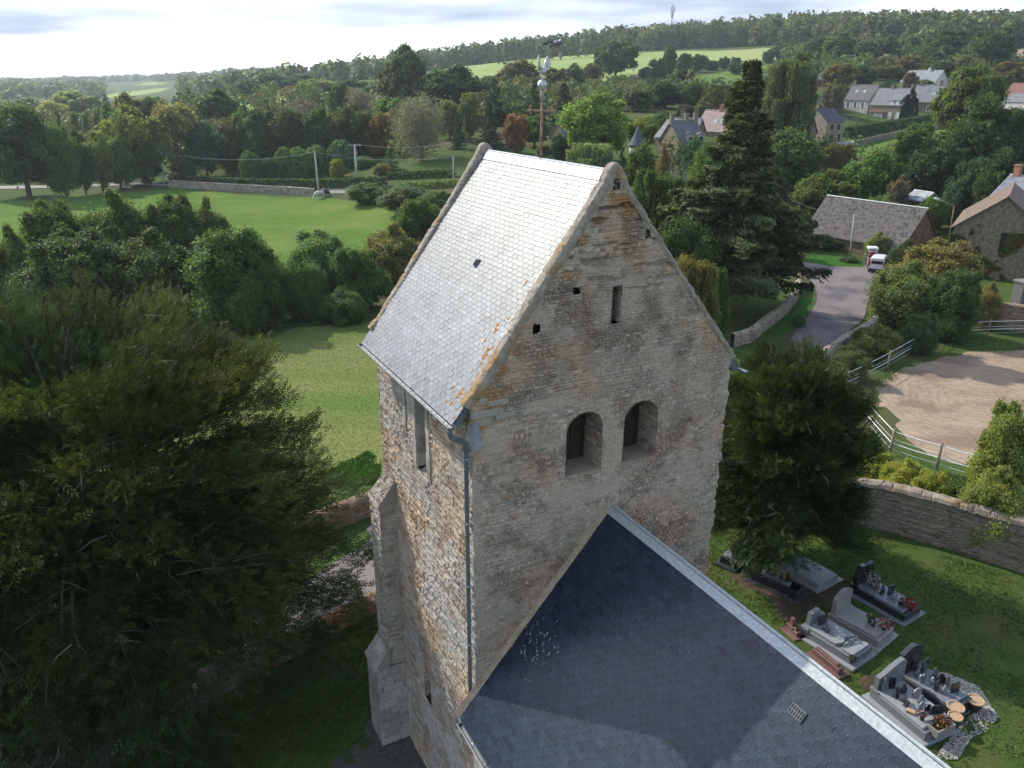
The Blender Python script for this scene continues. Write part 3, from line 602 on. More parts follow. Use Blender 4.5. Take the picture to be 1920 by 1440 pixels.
MB().box((.56, (wy0 + wy1) / 2, 10.2), (.02, wy1 - wy0 + .1, 2.6)).obj('lancet_backing', M['dark'], church)
reveal('niche_reveal', arch_pts(ny0, ny1, onx(803, 1314, 0)[2], onx(800, 1262, 0)[2]), -.004, .22, 63, M['stone'], axis='x', smear=.5)
Panels().panel((.2, ny0 - .1, onx(803, 1314, 0)[2] - .1), (0, 1, 0), (0, 0, 1), (-1, 0, 0), ny1 - ny0 + .2, 1.0, .04, 65, pal=warmpal).obj('niche_blocking', M['stone'], church)

# copings: thick uneven mortared verges over both gables
def coping(name, yc, sgn, seed):
    path = [(-.16, zk - .12), (-.04, zk + .03)] + [(XP * t, zk + (ZP - zk) * t) for t in np.linspace(.03, .93, 8)]
    path += [(XP - .10, ZP - .06), (XP + .01, ZP + .05), (XP + .13, ZP - .07)] + [(XP + (W - XP) * t, ZP - (ZP - zk) * t) for t in np.linspace(.08, .97, 8)] + [(W + .05, zk - .02), (W + .12, zk - .14)]
    P = np.array(path); s = np.concatenate([[0], np.cumsum(np.hypot(*np.diff(P, axis=0).T))]); n = int(s[-1] / .035); t = np.linspace(0, s[-1], n)
    X = np.interp(t, s, P[:, 0]); Zv = np.interp(t, s, P[:, 1]); k3 = np.ones(7) / 7
    X = np.convolve(np.pad(X, 3, 'edge'), k3, 'valid'); Zv = np.convolve(np.pad(Zv, 3, 'edge'), k3, 'valid')
    tx, tzv = np.gradient(X), np.gradient(Zv); ln = np.hypot(tx, tzv); nx, nz = -tzv / ln, tx / ln
    prof = np.array([(.0, -.14), (-.022, -.08), (-.032, -.03), (-.024, .02), (-.01, .048), (.04, .062), (.09, .066), (.13, .064), (.17, .055), (.195, .03), (.205, -.03), (.21, -.14)])
    Y = yc + sgn * prof[:, 0][None] + 0 * t[:, None]; Nn = prof[:, 1][None] * (1 - .45 * sstep(XP - .1, XP + .6, X))[:, None] - .02 * sstep(XP - .1, XP + .6, X)[:, None]
    tt, kk = t[:, None], np.arange(len(prof))[None] * .045
    nb = .035 * (fbm(tt * 1.3 + kk * .2, kk * 2, seed) - .5) + .03 * (fbm(tt * 6, kk * 8, seed + 1) - .5) + .026 * (fbm(tt * 22, kk * 22, seed + 2) - .5)
    joint = .022 * np.exp(-(((t[:, None] + .0) % .62 - .31) / .02) ** 2); Nn = Nn + nb - joint; Y = Y - sgn * nb * np.where(prof[:, 0] < .1, 1, -1)[None]
    V = np.stack([X[:, None] + nx[:, None] * Nn, Y, Zv[:, None] + nz[:, None] * Nn], -1)
    low = sstep(4.6, .3, tt) * (1 if sgn > 0 else .35); f = fbm(tt * 3, kk * 4, seed + 7); li = np.clip(sstep(.62 - .28 * low, .80 - .26 * low, f + .12 * sstep(.16, .24, kk) * low), 0, .9)[..., None]
    base = np.array([1.0, .97, .93]) * (.75 + .5 * fbm(tt * 9, kk * 9, seed + 8))[..., None]; li = li * .8; C = base * (1 - li) + np.array([.98, .66, .33]) * li * (.8 + .4 * fbm(tt * 20, kk * 20, seed + 9))[..., None]
    return npmesh(name, V.reshape(-1, 3), grid_faces(n, len(prof)), M['coping'], church, C.reshape(-1, 3), smooth=False)
coping('coping', 0, 1, 201); coping('coping', DD, -1, 301)
mb = MB()    # kneeler stones at the foot of the verge
for c, d, r in (((.30, .082, zk - .30), (.62, .20, .13), .03), ((.52, .066, zk - .12), (.40, .16, .10), -.04), ((.20, .083, zk - .46), (.34, .2, .12), .02), ((.66, .064, zk - .40), (.42, .16, .11), .05)): mb.bevbox(c, d, .03, r, col=(.38, .345, .30))
mb.obj('kneeler_stones', M['stone'], church)

# slates: every one a separate thin stone laid in courses
def slates(name, o, U, S, ul, sl, w, e, t, base, seed, var=.14, hooks=False, m=None, edge_cut=None, bluish=.06, gp=(.003, .008)):
    o, U, S = (np.array(a, float) for a in (o, U, S)); N = np.cross(U, S); N /= np.linalg.norm(N)
    if N[2] < 0: N = -N
    r = np.random.default_rng(seed); V = []; C = []; F = []; Mx = []; n = 0; rows = int(sl / e) + 1; HV = []
    for q in range(rows):
        s0 = q * e; s1_ = min(s0 + e * 2.1, sl + .02); off = (q % 2) * w / 2 + r.uniform(-.006, .006); k0 = -1
        for k in range(k0, int(ul / w) + 2):
            ua = max(0, off + k * w + r.uniform(*gp)); ub = min(ul, off + (k + 1) * w - r.uniform(*gp))
            if ub - ua < .02: continue
            js = r.uniform(-.0025, .0025) * (4 if r.random() < .03 else 1); hb = t * r.uniform(1.9, 2.35); ht = t * .3; sk = r.uniform(-.0012, .0012)
            for uu, ss, hh in ((ua, s0 + js + sk, hb), (ub, s0 + js - sk, hb), (ub, s1_, ht), (ua, s1_, ht), (ua, s0 + js + sk, hb - t), (ub, s0 + js - sk, hb - t), (ub, s1_, ht - t), (ua, s1_, ht - t)): V.append(o + U * uu + S * ss + N * hh)
            b = base * (1 + r.normal(0, var)) * np.array([1 - r.uniform(0, bluish), 1, 1 + r.uniform(0, bluish)])
            C += [b] * 8; F += [(n, n + 1, n + 2, n + 3), (n + 4, n + 5, n + 1, n), (n + 5, n + 6, n + 2, n + 1), (n + 7, n + 4, n, n + 3)]; Mx += [0] * 4; n += 8
            if hooks and ub - ua > w * .6: HV.append((o + U * ((ua + ub) / 2) + S * (s0 + js - .004) + N * (hb + .002)))
    if hooks:
        for h in HV:
            a, b, c = U * .0022, S * .007, N * .003
            for sg in ((-1, -1, 1), (1, -1, 1), (1, 1, 1), (-1, 1, 1), (-1, -1, -1.5), (1, -1, -1.5)): V.append(h + a * sg[0] + b * sg[1] + c * sg[2])
            C += [np.ones(3)] * 6; F += [(n, n + 1, n + 2, n + 3), (n + 4, n + 5, n + 1, n)]; Mx += [1, 1]; n += 6
    V = np.array(V); F = np.array(F)
    return V, F, np.array(C), np.array(Mx), N
EAVX, EAVZ = -.06 * W, zk - .0721 * W; SLT = 1.322; RZ = EAVZ + (XP - EAVX) * SLT
Ld = np.array([XP - EAVX, 0, RZ - EAVZ]); LS = np.linalg.norm(Ld); Ld /= LS; LN = np.array([-Ld[2], 0, Ld[0]])
V, F, C, Mx, _ = slates('r', (EAVX, .06, EAVZ), (0, 1, 0), Ld, DD - .12, LS, .205, .094, .010, np.array([.18, .197, .215]), 401, .10, edge_cut=True)
sp = MB()
for (zx, zy, rr) in ((1080, 105, 7), (1040, 155, 12), (1100, 145, 6), (1062, 130, 5), (880, 395, 17), (872, 425, 14), (815, 475, 17), (850, 520, 12), (825, 530, 15), (810, 565, 22), (790, 605, 12), (780, 672, 17), (663, 715, 8), (675, 768, 24), (657, 790, 13), (632, 740, 11), (635, 762, 7), (652, 860, 10),
                     (622, 832, 14), (593, 820, 10), (558, 788, 8), (640, 915, 12), (331, 325, 8), (325, 265, 9), (318, 280, 6), (201, 458, 9), (150, 487, 7), (592, 890, 8), (180, 440, 5), (370, 200, 5), (722, 678, 6), (1000, 242, 8), (983, 133, 5), (1035, 222, 5), (1058, 200, 9), (898, 337, 6), (940, 360, 10), (962, 365, 6), (955, 400, 8), (862, 462, 6), (703, 780, 6), (588, 770, 5), (1085, 142, 5)):
    c = onplane(640 + zx / 3, 480 + zy / 3, (EAVX, 0, EAVZ), LN); rad = rr / 3 / 85; n = 11; rs = random.Random(zx * 7 + zy); ph = rs.uniform(0, 6)
    pts = [c + (np.array([0, 1, 0]) * math.cos(6.283 * k / n) * .8 + Ld * math.sin(6.283 * k / n) * 1.15) * rad * rs.uniform(.6, 1.2) + LN * .017 for k in range(n)]
    sp.add(pts + [c + LN * .024], [(k, (k + 1) % n, n) for k in range(n)])
roof = npmesh('tower_roof', V, [F], [M['slate_old'], M['lichen']], church, C, Mx)
sp.obj('lichen_patches', M['lichen'], church)['kind'] = 'stuff'
Rd = np.array([XP - (W + .34), 0, RZ - (zk - .44)]); RSL = np.linalg.norm(Rd); Rd /= RSL
V, F, C, Mx, _ = slates('r', (W + .34, .06, zk - .44), (0, 1, 0), Rd, DD - .12, RSL, .205, .094, .006, np.array([.2, .215, .23]), 402, .10)
npmesh('tower_roof', V, [F], M['slate_old'], church, C, Mx)
mb = MB()    # boarding under the slates, lead-dark at its ends
for (x0, z0) in ((EAVX, EAVZ), (W + .34, zk - .44)):
    d = np.array([XP - x0, 0, RZ - z0]); d /= np.linalg.norm(d); nn = np.array([-d[2], 0, d[0]]) * (1 if x0 < 0 else -1); p = np.array([x0, 0, z0]) + d * .03; q = np.array([XP, 0, RZ])
    A = [p - nn * .012, q - nn * .012, q - nn * .14, p - nn * .14]; mb.add([a + np.array([0, .07, 0]) for a in A] + [a + np.array([0, DD - .07, 0]) for a in A], [(0, 1, 2, 3), (7, 6, 5, 4), (0, 3, 7, 4), (2, 6, 7, 3)] if x0 < 0 else [(3, 2, 1, 0), (4, 5, 6, 7), (4, 7, 3, 0), (3, 7, 6, 2)])
mb.obj('roof_boarding', M['zinc_dark'], church)
mb = MB()
for sx, d in ((-1, Ld), (1, Rd)):
    nn = np.array([-d[2], 0, d[0]]) * (1 if sx < 0 else -1); a = np.array([XP, 0, RZ]) + nn * .03; b = a - d * .20; y0, y1 = .28, DD - .28
    Y = lambda p, y: (p[0], y, p[2])
    ys = np.linspace(y0, y1, 5)
    for k in range(4):
        q0, q1 = ys[k] + .004, ys[k + 1] - .004; lift = nn * (.003 * (k % 2)); mb.add([Y(b + lift, q0), Y(b + lift, q1), Y(a + lift + nn * .01, q1), Y(a + lift + nn * .01, q0), Y(b - nn * .03, q0), Y(b - nn * .03, q1)], [(0, 1, 2, 3), (4, 5, 1, 0)])
mb.tube([(XP, .28, RZ + .035), (XP, DD - .28, RZ + .035)], .028, 8); mb.obj('ridge_cap', M['zinc'], church)
c = onplane(896, 494, (EAVX, 0, EAVZ), LN)
mb = MB(); R3 = Matrix((( Ld[0], 0, LN[0]), (0, 1, 0), (Ld[2], 0, LN[2]))); mb.box(c + LN * .035, (.17, .11, .05), R=R3); mb.box(c + LN * .064 - Ld * .01, (.13, .08, .006), R=R3, m=1); mb.obj('roof_vent', [M['zinc_dark'], M['dark']], church)

# gutters and downpipe
def gutter(name, x, z, y0, y1, r=.062):
    mb = MB(); n = 9; V = []
    for y in (y0, y1):
        for k in range(n): t = math.pi + math.pi * k / (n - 1); V.append((x + r * math.cos(t), y, z + r * math.sin(t)))
        for k in range(n): t = math.pi + math.pi * k / (n - 1); V.append((x + (r - .006) * math.cos(t), y, z + (r - .006) * math.sin(t)))
    m_ = 2 * n; F = []
    for k in range(n - 1): F += [(k, k + 1, m_ + k + 1, m_ + k), (n + k + 1, n + k, m_ + n + k, m_ + n + k + 1)]
    for b in (0, m_): F.append(tuple(b + k for k in range(n)))
    mb.add(V, F); mb.tube([(x - r, y0, z + .004), (x - r, y1, z + .004)], .009, 6, m=1)
    y = y0 + .3
    while y < y1: mb.box((x + .01, y, z + .008), (r * 2, .018, .006)); y += .55
    return mb.obj(name, [M['zinc_dark'], M['zinc']], church)
GX, GZ = EAVX - .045, EAVZ - .01
gutter('gutter', GX, GZ, .0, DD - .02); gutter('gutter', W + .40, zk - .47, -.10, DD)
pipe = MB(); pts = [(GX, .10, GZ - .05), (GX, .10, GZ - .16), (GX + .03, .10, GZ - .25), (-.20, .11, GZ - .33), (-.11, .12, GZ - .40), (-.085, .12, GZ - .52), (-.085, .12, 8.0), (-.085, .12, 5.2), (-.085, .12, ZE + .02)]
pipe.tube(pts, .042, 10); [pipe.tube([(-.085, .12, z), (-.085, .12, z + .05)], .05, 10) for z in (10.3, 8.9, 7.4, 6.0)]
dp = pipe.obj('downpipe', M['zinc_dark'], church, smooth=True)
for z in (10.55, 9.2, 7.8, 6.4): MB().box((-.055, .12, z), (.13, .11, .022)).obj("pipe_bracket", M["zinc"], dp)
mb = MB(); mb.add([(-.02, -.035, zk - .46), (.13, -.04, zk - .42), (.16, -.045, zk - .95), (.02, -.045, zk - 1.0), (-.05, .12, zk - .5), (-.05, .12, zk - .95)], [(0, 3, 2, 1), (0, 4, 5, 3)]); mb.obj('lead_apron', M['lead'], church)

# stepped corner buttress
bt = Panels(); by0, by1 = 4.5, 5.30; x1, x2 = -.44, -.80; zb1, zb2 = 7.7, 3.0; bpal = PAL * np.array([.95, .95, .93]); kw = dict(pal=bpal, smear=.6)
bt.panel((x1, by0, zb2 - .4), (1, 0, 0), (0, 0, 1), (0, -1, 0), -x1, zb1 - zb2 + .2, .03, 501, **kw); bt.panel((x1, by1, zb2 - .4), (0, -1, 0), (0, 0, 1), (-1, 0, 0), by1 - by0, zb1 - zb2 + .2, .03, 502, fade=.03, relief=.06, **kw)
bt.panel((x1 - .05, by1, zb1 - .35), (0, -1, 0), (.72, 0, .85), (-.8, 0, .6), by1 - by0, .8, .03, 503, relief=.06, **kw)
bt.panel((x2, by0 - .05, -.8), (1, 0, 0), (0, 0, 1), (0, -1, 0), -x2, zb2 + .8 - .35, .03, 504, ch=(.18, .30), sl=(.25, .6), mw=.01, relief=.02, pal=PAL[:1] * 1.1, pw=None, smear=.4); bt.panel((x2, by1 + .05, -.8), (0, -1, 0), (0, 0, 1), (-1, 0, 0), by1 - by0 + .1, zb2 + .8 - .35, .03, 505, fade=.03, ch=(.18, .30), sl=(.25, .6), relief=.02, pal=PAL[:1] * 1.15, pw=None)
bt.panel((x2 - .06, by1 + .05, zb2 - .42), (0, -1, 0), (.60, 0, .80), (-.8, 0, .6), by1 - by0 + .1, .85, .03, 506, relief=.015, ch=(.3, .4), sl=(.3, .6), pal=PAL[:1] * 1.1, pw=None, smear=.5)
bt.obj('buttress', M['stone'], church)
mb = MB(); mb.add([(x2 - .04, by0 - .05, zb2 - .40), (x1, by0 - .05, zb2 + .26), (x1, by0 - .05, zb2 - .40)], [(0, 2, 1)], col=(.33, .31, .28)); mb.obj('buttress_cheek', M['stone'], church); mb = MB(); mb.add([(x1 - .04, by0, zb1 - .33), (0.02, by0, zb1 + .35), (0.02, by0, zb1 - .33)], [(0, 2, 1)], col=(.30, .28, .255)); mb.obj('buttress_cheek', M['stone'], church)

# nave: walls, slated roof, zinc ridge, vent, gutter
NL = 17.0; Nd = np.array([XN - XE, 0, ZN - ZE]); NS = np.linalg.norm(Nd); Nd /= NS; NN = np.array([-Nd[2], 0, Nd[0]])
V, F, C, Mx, _ = slates('n', (XE, -NL, ZE), (0, 1, 0), Nd, NL - .02, NS, .205, .108, .007, np.array([.018, .029, .048]), 403, .20, hooks=True, bluish=.10, gp=(.0015, .004))
npmesh('nave_roof', V, [F], [M['slate'], M['steel']], church, C, Mx)
XR = 2 * XN - XE; Nr = np.array([XN - XR, 0, ZN - ZE]); Nr /= np.linalg.norm(Nr)
V, F, C, Mx, _ = slates('n', (XR, -NL, ZE), (0, 1, 0), Nr, NL - .02, NS, .232, .122, .006, np.array([.058, .066, .080]), 404, .13, bluish=.10)
npmesh('nave_roof', V, [F], M['slate'], church, C, Mx)
mb = MB(); A = [np.array([XE + .03, 0, ZE - .02]), np.array([XN, 0, ZN - .02]), np.array([XR - .03, 0, ZE - .02]), np.array([XR - .03, 0, ZE - .14]), np.array([XN, 0, ZN - .16]), np.array([XE + .03, 0, ZE - .14])]
mb.add([a + np.array([0, -NL + .02, 0]) for a in A] + [a + np.array([0, -.06, 0]) for a in A], [(0, 1, 4, 5), (1, 2, 3, 4), (6, 11, 10, 7), (7, 10, 9, 8), (0, 5, 11, 6), (3, 2, 8, 9), (5, 4, 10, 11), (4, 3, 9, 10)]); mb.obj('nave_boarding', M['zinc_dark'], church)
mb = MB(); y = -.0; k = 0
while y > -NL:
    y2 = max(y - 1.98, -NL); lf = .004 * (k % 2)
    for d, nn in ((Nd, NN), (Nr, np.array([Nd[2], 0, Nd[0]]))):
        a = np.array([XN, 0, ZN]) + nn * (.026 + lf); b = a - d * .165
        Y = lambda p, yy: (p[0], yy, p[2])
        mb.add([Y(b, y), Y(b, y2), Y(a + nn * .012, y2), Y(a + nn * .012, y), Y(b - nn * .022, y), Y(b - nn * .022, y2)], [(0, 1, 2, 3), (4, 5, 1, 0)])
    y = y2; k += 1
mb.tube([(XN, 0, ZN + .045), (XN, -NL, ZN + .045)], .03, 8); mb.obj('nave_ridge_cap', M['zinc'], church)
vc = onplane(1496, 1337, (XE, 0, ZE), NN); mb = MB(); Rn = Matrix(((0, Nd[0], NN[0]), (-1, 0, 0), (0, Nd[2], NN[2])))
mb.box(vc + NN * .025, (.26, .17, .03), R=Rn); vb = mb.obj('roof_vent', M['vent'], church); mb = MB()
for i in range(6):
    for j in range(2): q = Rn @ Vector((-.105 + i * .042, -.038 + j * .075, .043)); mb.box(vc + np.array(q), (.012, .055, .006), R=Rn)
mb.obj('vent_slots', M['dark'], vb)
rs = random.Random(12); mb = MB()      # small pale flecks laid on the slates below the belfry
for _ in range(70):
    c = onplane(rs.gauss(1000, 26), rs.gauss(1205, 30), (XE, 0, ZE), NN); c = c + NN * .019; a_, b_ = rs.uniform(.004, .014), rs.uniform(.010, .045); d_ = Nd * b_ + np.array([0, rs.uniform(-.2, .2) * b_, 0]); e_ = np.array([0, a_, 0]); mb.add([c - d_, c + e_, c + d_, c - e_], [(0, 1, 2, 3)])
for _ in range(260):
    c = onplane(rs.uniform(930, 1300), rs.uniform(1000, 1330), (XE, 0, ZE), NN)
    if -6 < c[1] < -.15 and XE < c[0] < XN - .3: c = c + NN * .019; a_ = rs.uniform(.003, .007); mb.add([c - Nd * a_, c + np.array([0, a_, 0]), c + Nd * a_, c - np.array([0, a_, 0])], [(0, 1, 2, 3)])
q = mb.obj('pale_flecks', M['fleck'], church); q['kind'] = 'stuff'
fl = Panels()    # mortar fillet where the nave roof meets the tower
n = int(NS / .03); t = np.linspace(0, NS + .05, n)
for sg, d in ((1, Nd), (-1, Nr)):
    b0 = np.array([XE if sg > 0 else XR, 0, ZE]); nn = NN if sg > 0 else np.array([Nd[2], 0, Nd[0]])
    off = np.array([(-.085, .015), (-.06, .035), (-.02, .075), (.01, .11)]); Vv = []
    for i, (yy, hh) in enumerate(off): j = .025 * (fbm(t * 5, t * 0 + i, 611) - .5); Vv.append(b0 + t[:, None] * d + nn * (hh + j)[:, None] + np.array([0, 1, 0]) * (yy + j * .6)[:, None])
    Vv = np.stack(Vv, 1); C = np.array([.40, .34, .27]) * (.7 + .6 * fbm(t[:, None] * 6, np.arange(4)[None] * .8, 613))[..., None] * np.array([1, .93, .86]); fl.put(Vv, grid_faces(n, 4), C)
fl.obj('mortar_fillet', M['stone'], church)
nw = Panels(); nw.panel((.05, -NL + .3, -.8), (0, 1, 0), (0, 0, 1), (-1, 0, 0), NL - .3, ZE + .95, .06, 521); nw.panel((2 * XN - .05, -NL + .3, -.8), (0, 1, 0), (0, 0, 1), (1, 0, 0), NL - .3, ZE + .95, .08, 522); nw.obj('nave_wall', M['stone'], church)
mb = MB()
for k in range(9): mb.bevbox((-.02 - .0, -.42 - .0, -.3 + k * .55), (.30, .46, .54), .015)
mb.obj('nave_pilaster', M['ashlar'], church); gutter('nave_gutter', XE - .05, ZE - .02, -NL, -.18)
mb = MB(); mb.tube([(XE - .05, -.75, ZE - .08), (XE + .06, -.75, ZE - .3), (-.07, -.75, ZE - .5), (-.07, -.75, -.3)], .045, 10); mb.obj('nave_downpipe', M['ivory'], church, smooth=True)

# weathercock on its iron cross
vy = onx(1014, 306, XP)[1]; vz = lambda py: onx(1014, py, XP)[2]
vane = empty('weathervane', (XP, vy, 0)); vane.parent = church
mb = MB(); mb.tube([(0, 0, RZ - .05), (0, 0, vz(190))], [.030, .024], 8); mb.obj('rod', M['rust'], vane, smooth=True)
MB().tube([(0, 0, vz(190)), (0, 0, vz(168))], .032, 10).obj('upper_rod', M['bare'], vane, smooth=True)
mb = MB(); zc = vz(208); aw = .5 * 39 / FPX * np.linalg.norm(CAMP - (CH + EX * XP + EY * vy + np.array([0, 0, zc]))); ca, sa = math.cos(-YT), math.sin(-YT); dx = np.array([ca, sa, 0])
mb.tube([dx * -aw + [0, 0, zc], dx * aw + [0, 0, zc]], .022, 8)
for s in (-1, 1):
    mb.tube([dx * s * aw + [0, 0, zc - .085], dx * s * aw + [0, 0, zc + .085]], .020, 8); mb.tube([dx * s * (aw - .03) + [0, 0, zc], dx * s * (aw + .06) + [0, 0, zc]], .026, 8); mb.ball(dx * s * aw + np.array([0, 0, zc + .09]), .028, 8)
mb.obj('cross_arm', M['rust'], vane, smooth=True)
zb = vz(159); rb = 8.3 / FPX * 17.0
MB().ball((0, 0, zb), rb, 20).obj('ball', M['cock'], vane, smooth=True)
u = 1 / FPX * 16.8   # one photo pixel here, in metres
ck = MB(); zt = vz(159)
P3 = lambda a, b, c: (a * u, b * u, zt + c * u)
ck.tube([P3(-2, 0, 8), P3(-2.2, 0, 17)], .012, 6); ck.tube([P3(1.8, 0, 8), P3(2, 0, 17)], .012, 6)
sec = [(-1.0, -9, 22, 3.5), (-.6, -5, 22, 5.6), (0, 0, 21.5, 6.4), (1, 5, 23, 5.4), (2.4, 9, 27, 3.6)]
ck.tube([P3(a, b, c) for a, b, c, r in sec], [r * u for *_, r in sec], 12)
ck.tube([P3(-1.5, -6, 24), P3(-2.6, -9, 30), P3(-3.2, -10, 36), P3(-3.2, -11, 40)], [4.4 * u, 3.2 * u, 2.4 * u, 1.9 * u], 10); ck.ball(P3(-3.2, -11.5, 41), 2.3 * u, 10)
ck.tube([P3(-3.2, -13.4, 41), P3(-3.2, -16.5, 40.2)], [.9 * u, .1 * u], 6)
ck.prism([(-3, 0), (-3, 3.4), (-1.6, 2), (-.4, 4.2), (1, 2.2), (2.6, 3.2), (2.6, 0)], P3(-3.7, -11.5, 42.4), (0, u, 0), (0, 0, u), (1, 0, 0), u)
for k, (dx_, top, sp_) in enumerate(((3.2, 44, 14), (4.6, 41, 18), (5.6, 36, 21), (6.4, 30, 22), (2.0, 40, 9))):
    ck.tube([P3(2, 7, 25), P3(dx_ * .8, 10 + sp_ * .35, 25 + (top - 25) * .7), P3(dx_, 8 + sp_ * .7, top), P3(dx_ + .6, 10 + sp_, top - 4)], [2.2 * u, 2.2 * u, 1.7 * u, .4 * u], 6)
o = ck.obj('cockerel', M['cock'], vane, smooth=True); o.rotation_euler = (0, 0, -.8)
# ------------------------------------------------------------------ trees: leaves by the thousand on lobed crowns, tapered trunks with limbs
def unit(v): return v / (np.linalg.norm(v, axis=-1, keepdims=True) + 1e-9)
def leafquads(P, Nn, size, r, elong=.62, bend=.15):
    n = len(P); t = unit(np.cross(Nn, r.normal(size=(n, 3)))); b = np.cross(Nn, t); s = size * r.uniform(.65, 1.35, (n, 1))
    V = np.stack([P + t * s - Nn * s * bend, P + b * s * elong, P - t * s - Nn * s * bend, P - b * s * elong], 1).reshape(-1, 3)
    return V, np.arange(n * 4, dtype=np.int32).reshape(n, 4)
def tints(r, k, clump=None, v=.22, hue=.12):
    c = np.clip(1 + r.normal(0, v, (k, 1)), .45, 1.7) * np.ones((k, 3)); h = r.normal(0, hue, k); c[:, 0] *= 1 + h; c[:, 2] *= 1 - h
    return c if clump is None else c * clump
def lobed(r, lobes, per, leaf, clumps=20, spread=.26, up=.35, cut=-.45, fill=.12):
    Ps, Ns, Cs = [], [], []; LC = np.array([l[0] for l in lobes]); LR = np.array([l[1] for l in lobes]); mrad = max(LR.mean(), .1)
    for c, rad in lobes:
        cd = unit(r.normal(size=(clumps, 3))); cd = cd[(cd[:, 2] > cut) | (r.random(len(cd)) < .25)]; ct = np.clip(1 + r.normal(0, .16, len(cd)), .6, 1.5); ch_ = r.normal(0, .08, len(cd))
        k = max(6, int(per * r.uniform(.85, 1.15) * (rad / mrad) ** 1.6)); i = r.integers(0, len(cd), k)
        p = c + rad * (cd[i] * r.uniform(.78, 1.08, (k, 1)) + r.normal(0, spread, (k, 3)))
        ins = (((p[:, None] - LC[None]) / LR[None, :, None]) ** 2).sum(-1).min(1) < .50
        keep = ~ins | (r.random(k) < fill); p = p[keep]; i = i[keep]
        Ps.append(p); Ns.append(unit(cd[i] + .75 * r.normal(size=(len(p), 3)) + np.array([0, 0, up]))); c3 = np.ones((len(p), 3)) * ct[i][:, None]; c3[:, 0] *= 1 + ch_[i]; Cs.append(tints(r, len(p)) * c3)
    P, Nn, C = map(np.concatenate, (Ps, Ns, Cs)); V, F = leafquads(P, Nn, leaf, r); return V, F, np.repeat(C, 4, 0)
def trunk_mesh(r, top, r0, limbs, name='trunk', m=None, lean=(0, 0)):
    mb = MB(); pts = [(lean[0] * t + .06 * r.normal() * t, lean[1] * t + .06 * r.normal() * t, top * t) for t in np.linspace(0, 1, 6)]; pts[0] = (0, 0, -.4)
    mb.tube(pts, [r0 * 1.25, r0, r0 * .85, r0 * .68, r0 * .5, r0 * .25], 8)
    for (a, b, rr) in limbs:
        a, b = np.array(a), np.array(b); q = a + (b - a) * .5 + np.array([0, 0, .12 * np.linalg.norm(b - a)]); mb.tube([a, q, b], [rr, rr * .65, rr * .2], 5, cap=False)
    return mb.obj(name, m or M['bark'], mesh_only=True, smooth=True)
def ellip_lobes(r, n, c, semi, lr, flat=.0):
    k = np.arange(n) + .5; ph = np.arccos(1 - 2 * k / n); th = math.pi * (1 + 5 ** .5) * k; d = np.stack([np.sin(ph) * np.cos(th), np.sin(ph) * np.sin(th), np.cos(ph)], -1); d = unit(d + r.normal(0, .22, d.shape))
    return [(np.array(c) + d[i] * np.array(semi) * r.uniform(.82, 1.08), r.uniform(*lr)) for i in range(n)]
PROTO = {}
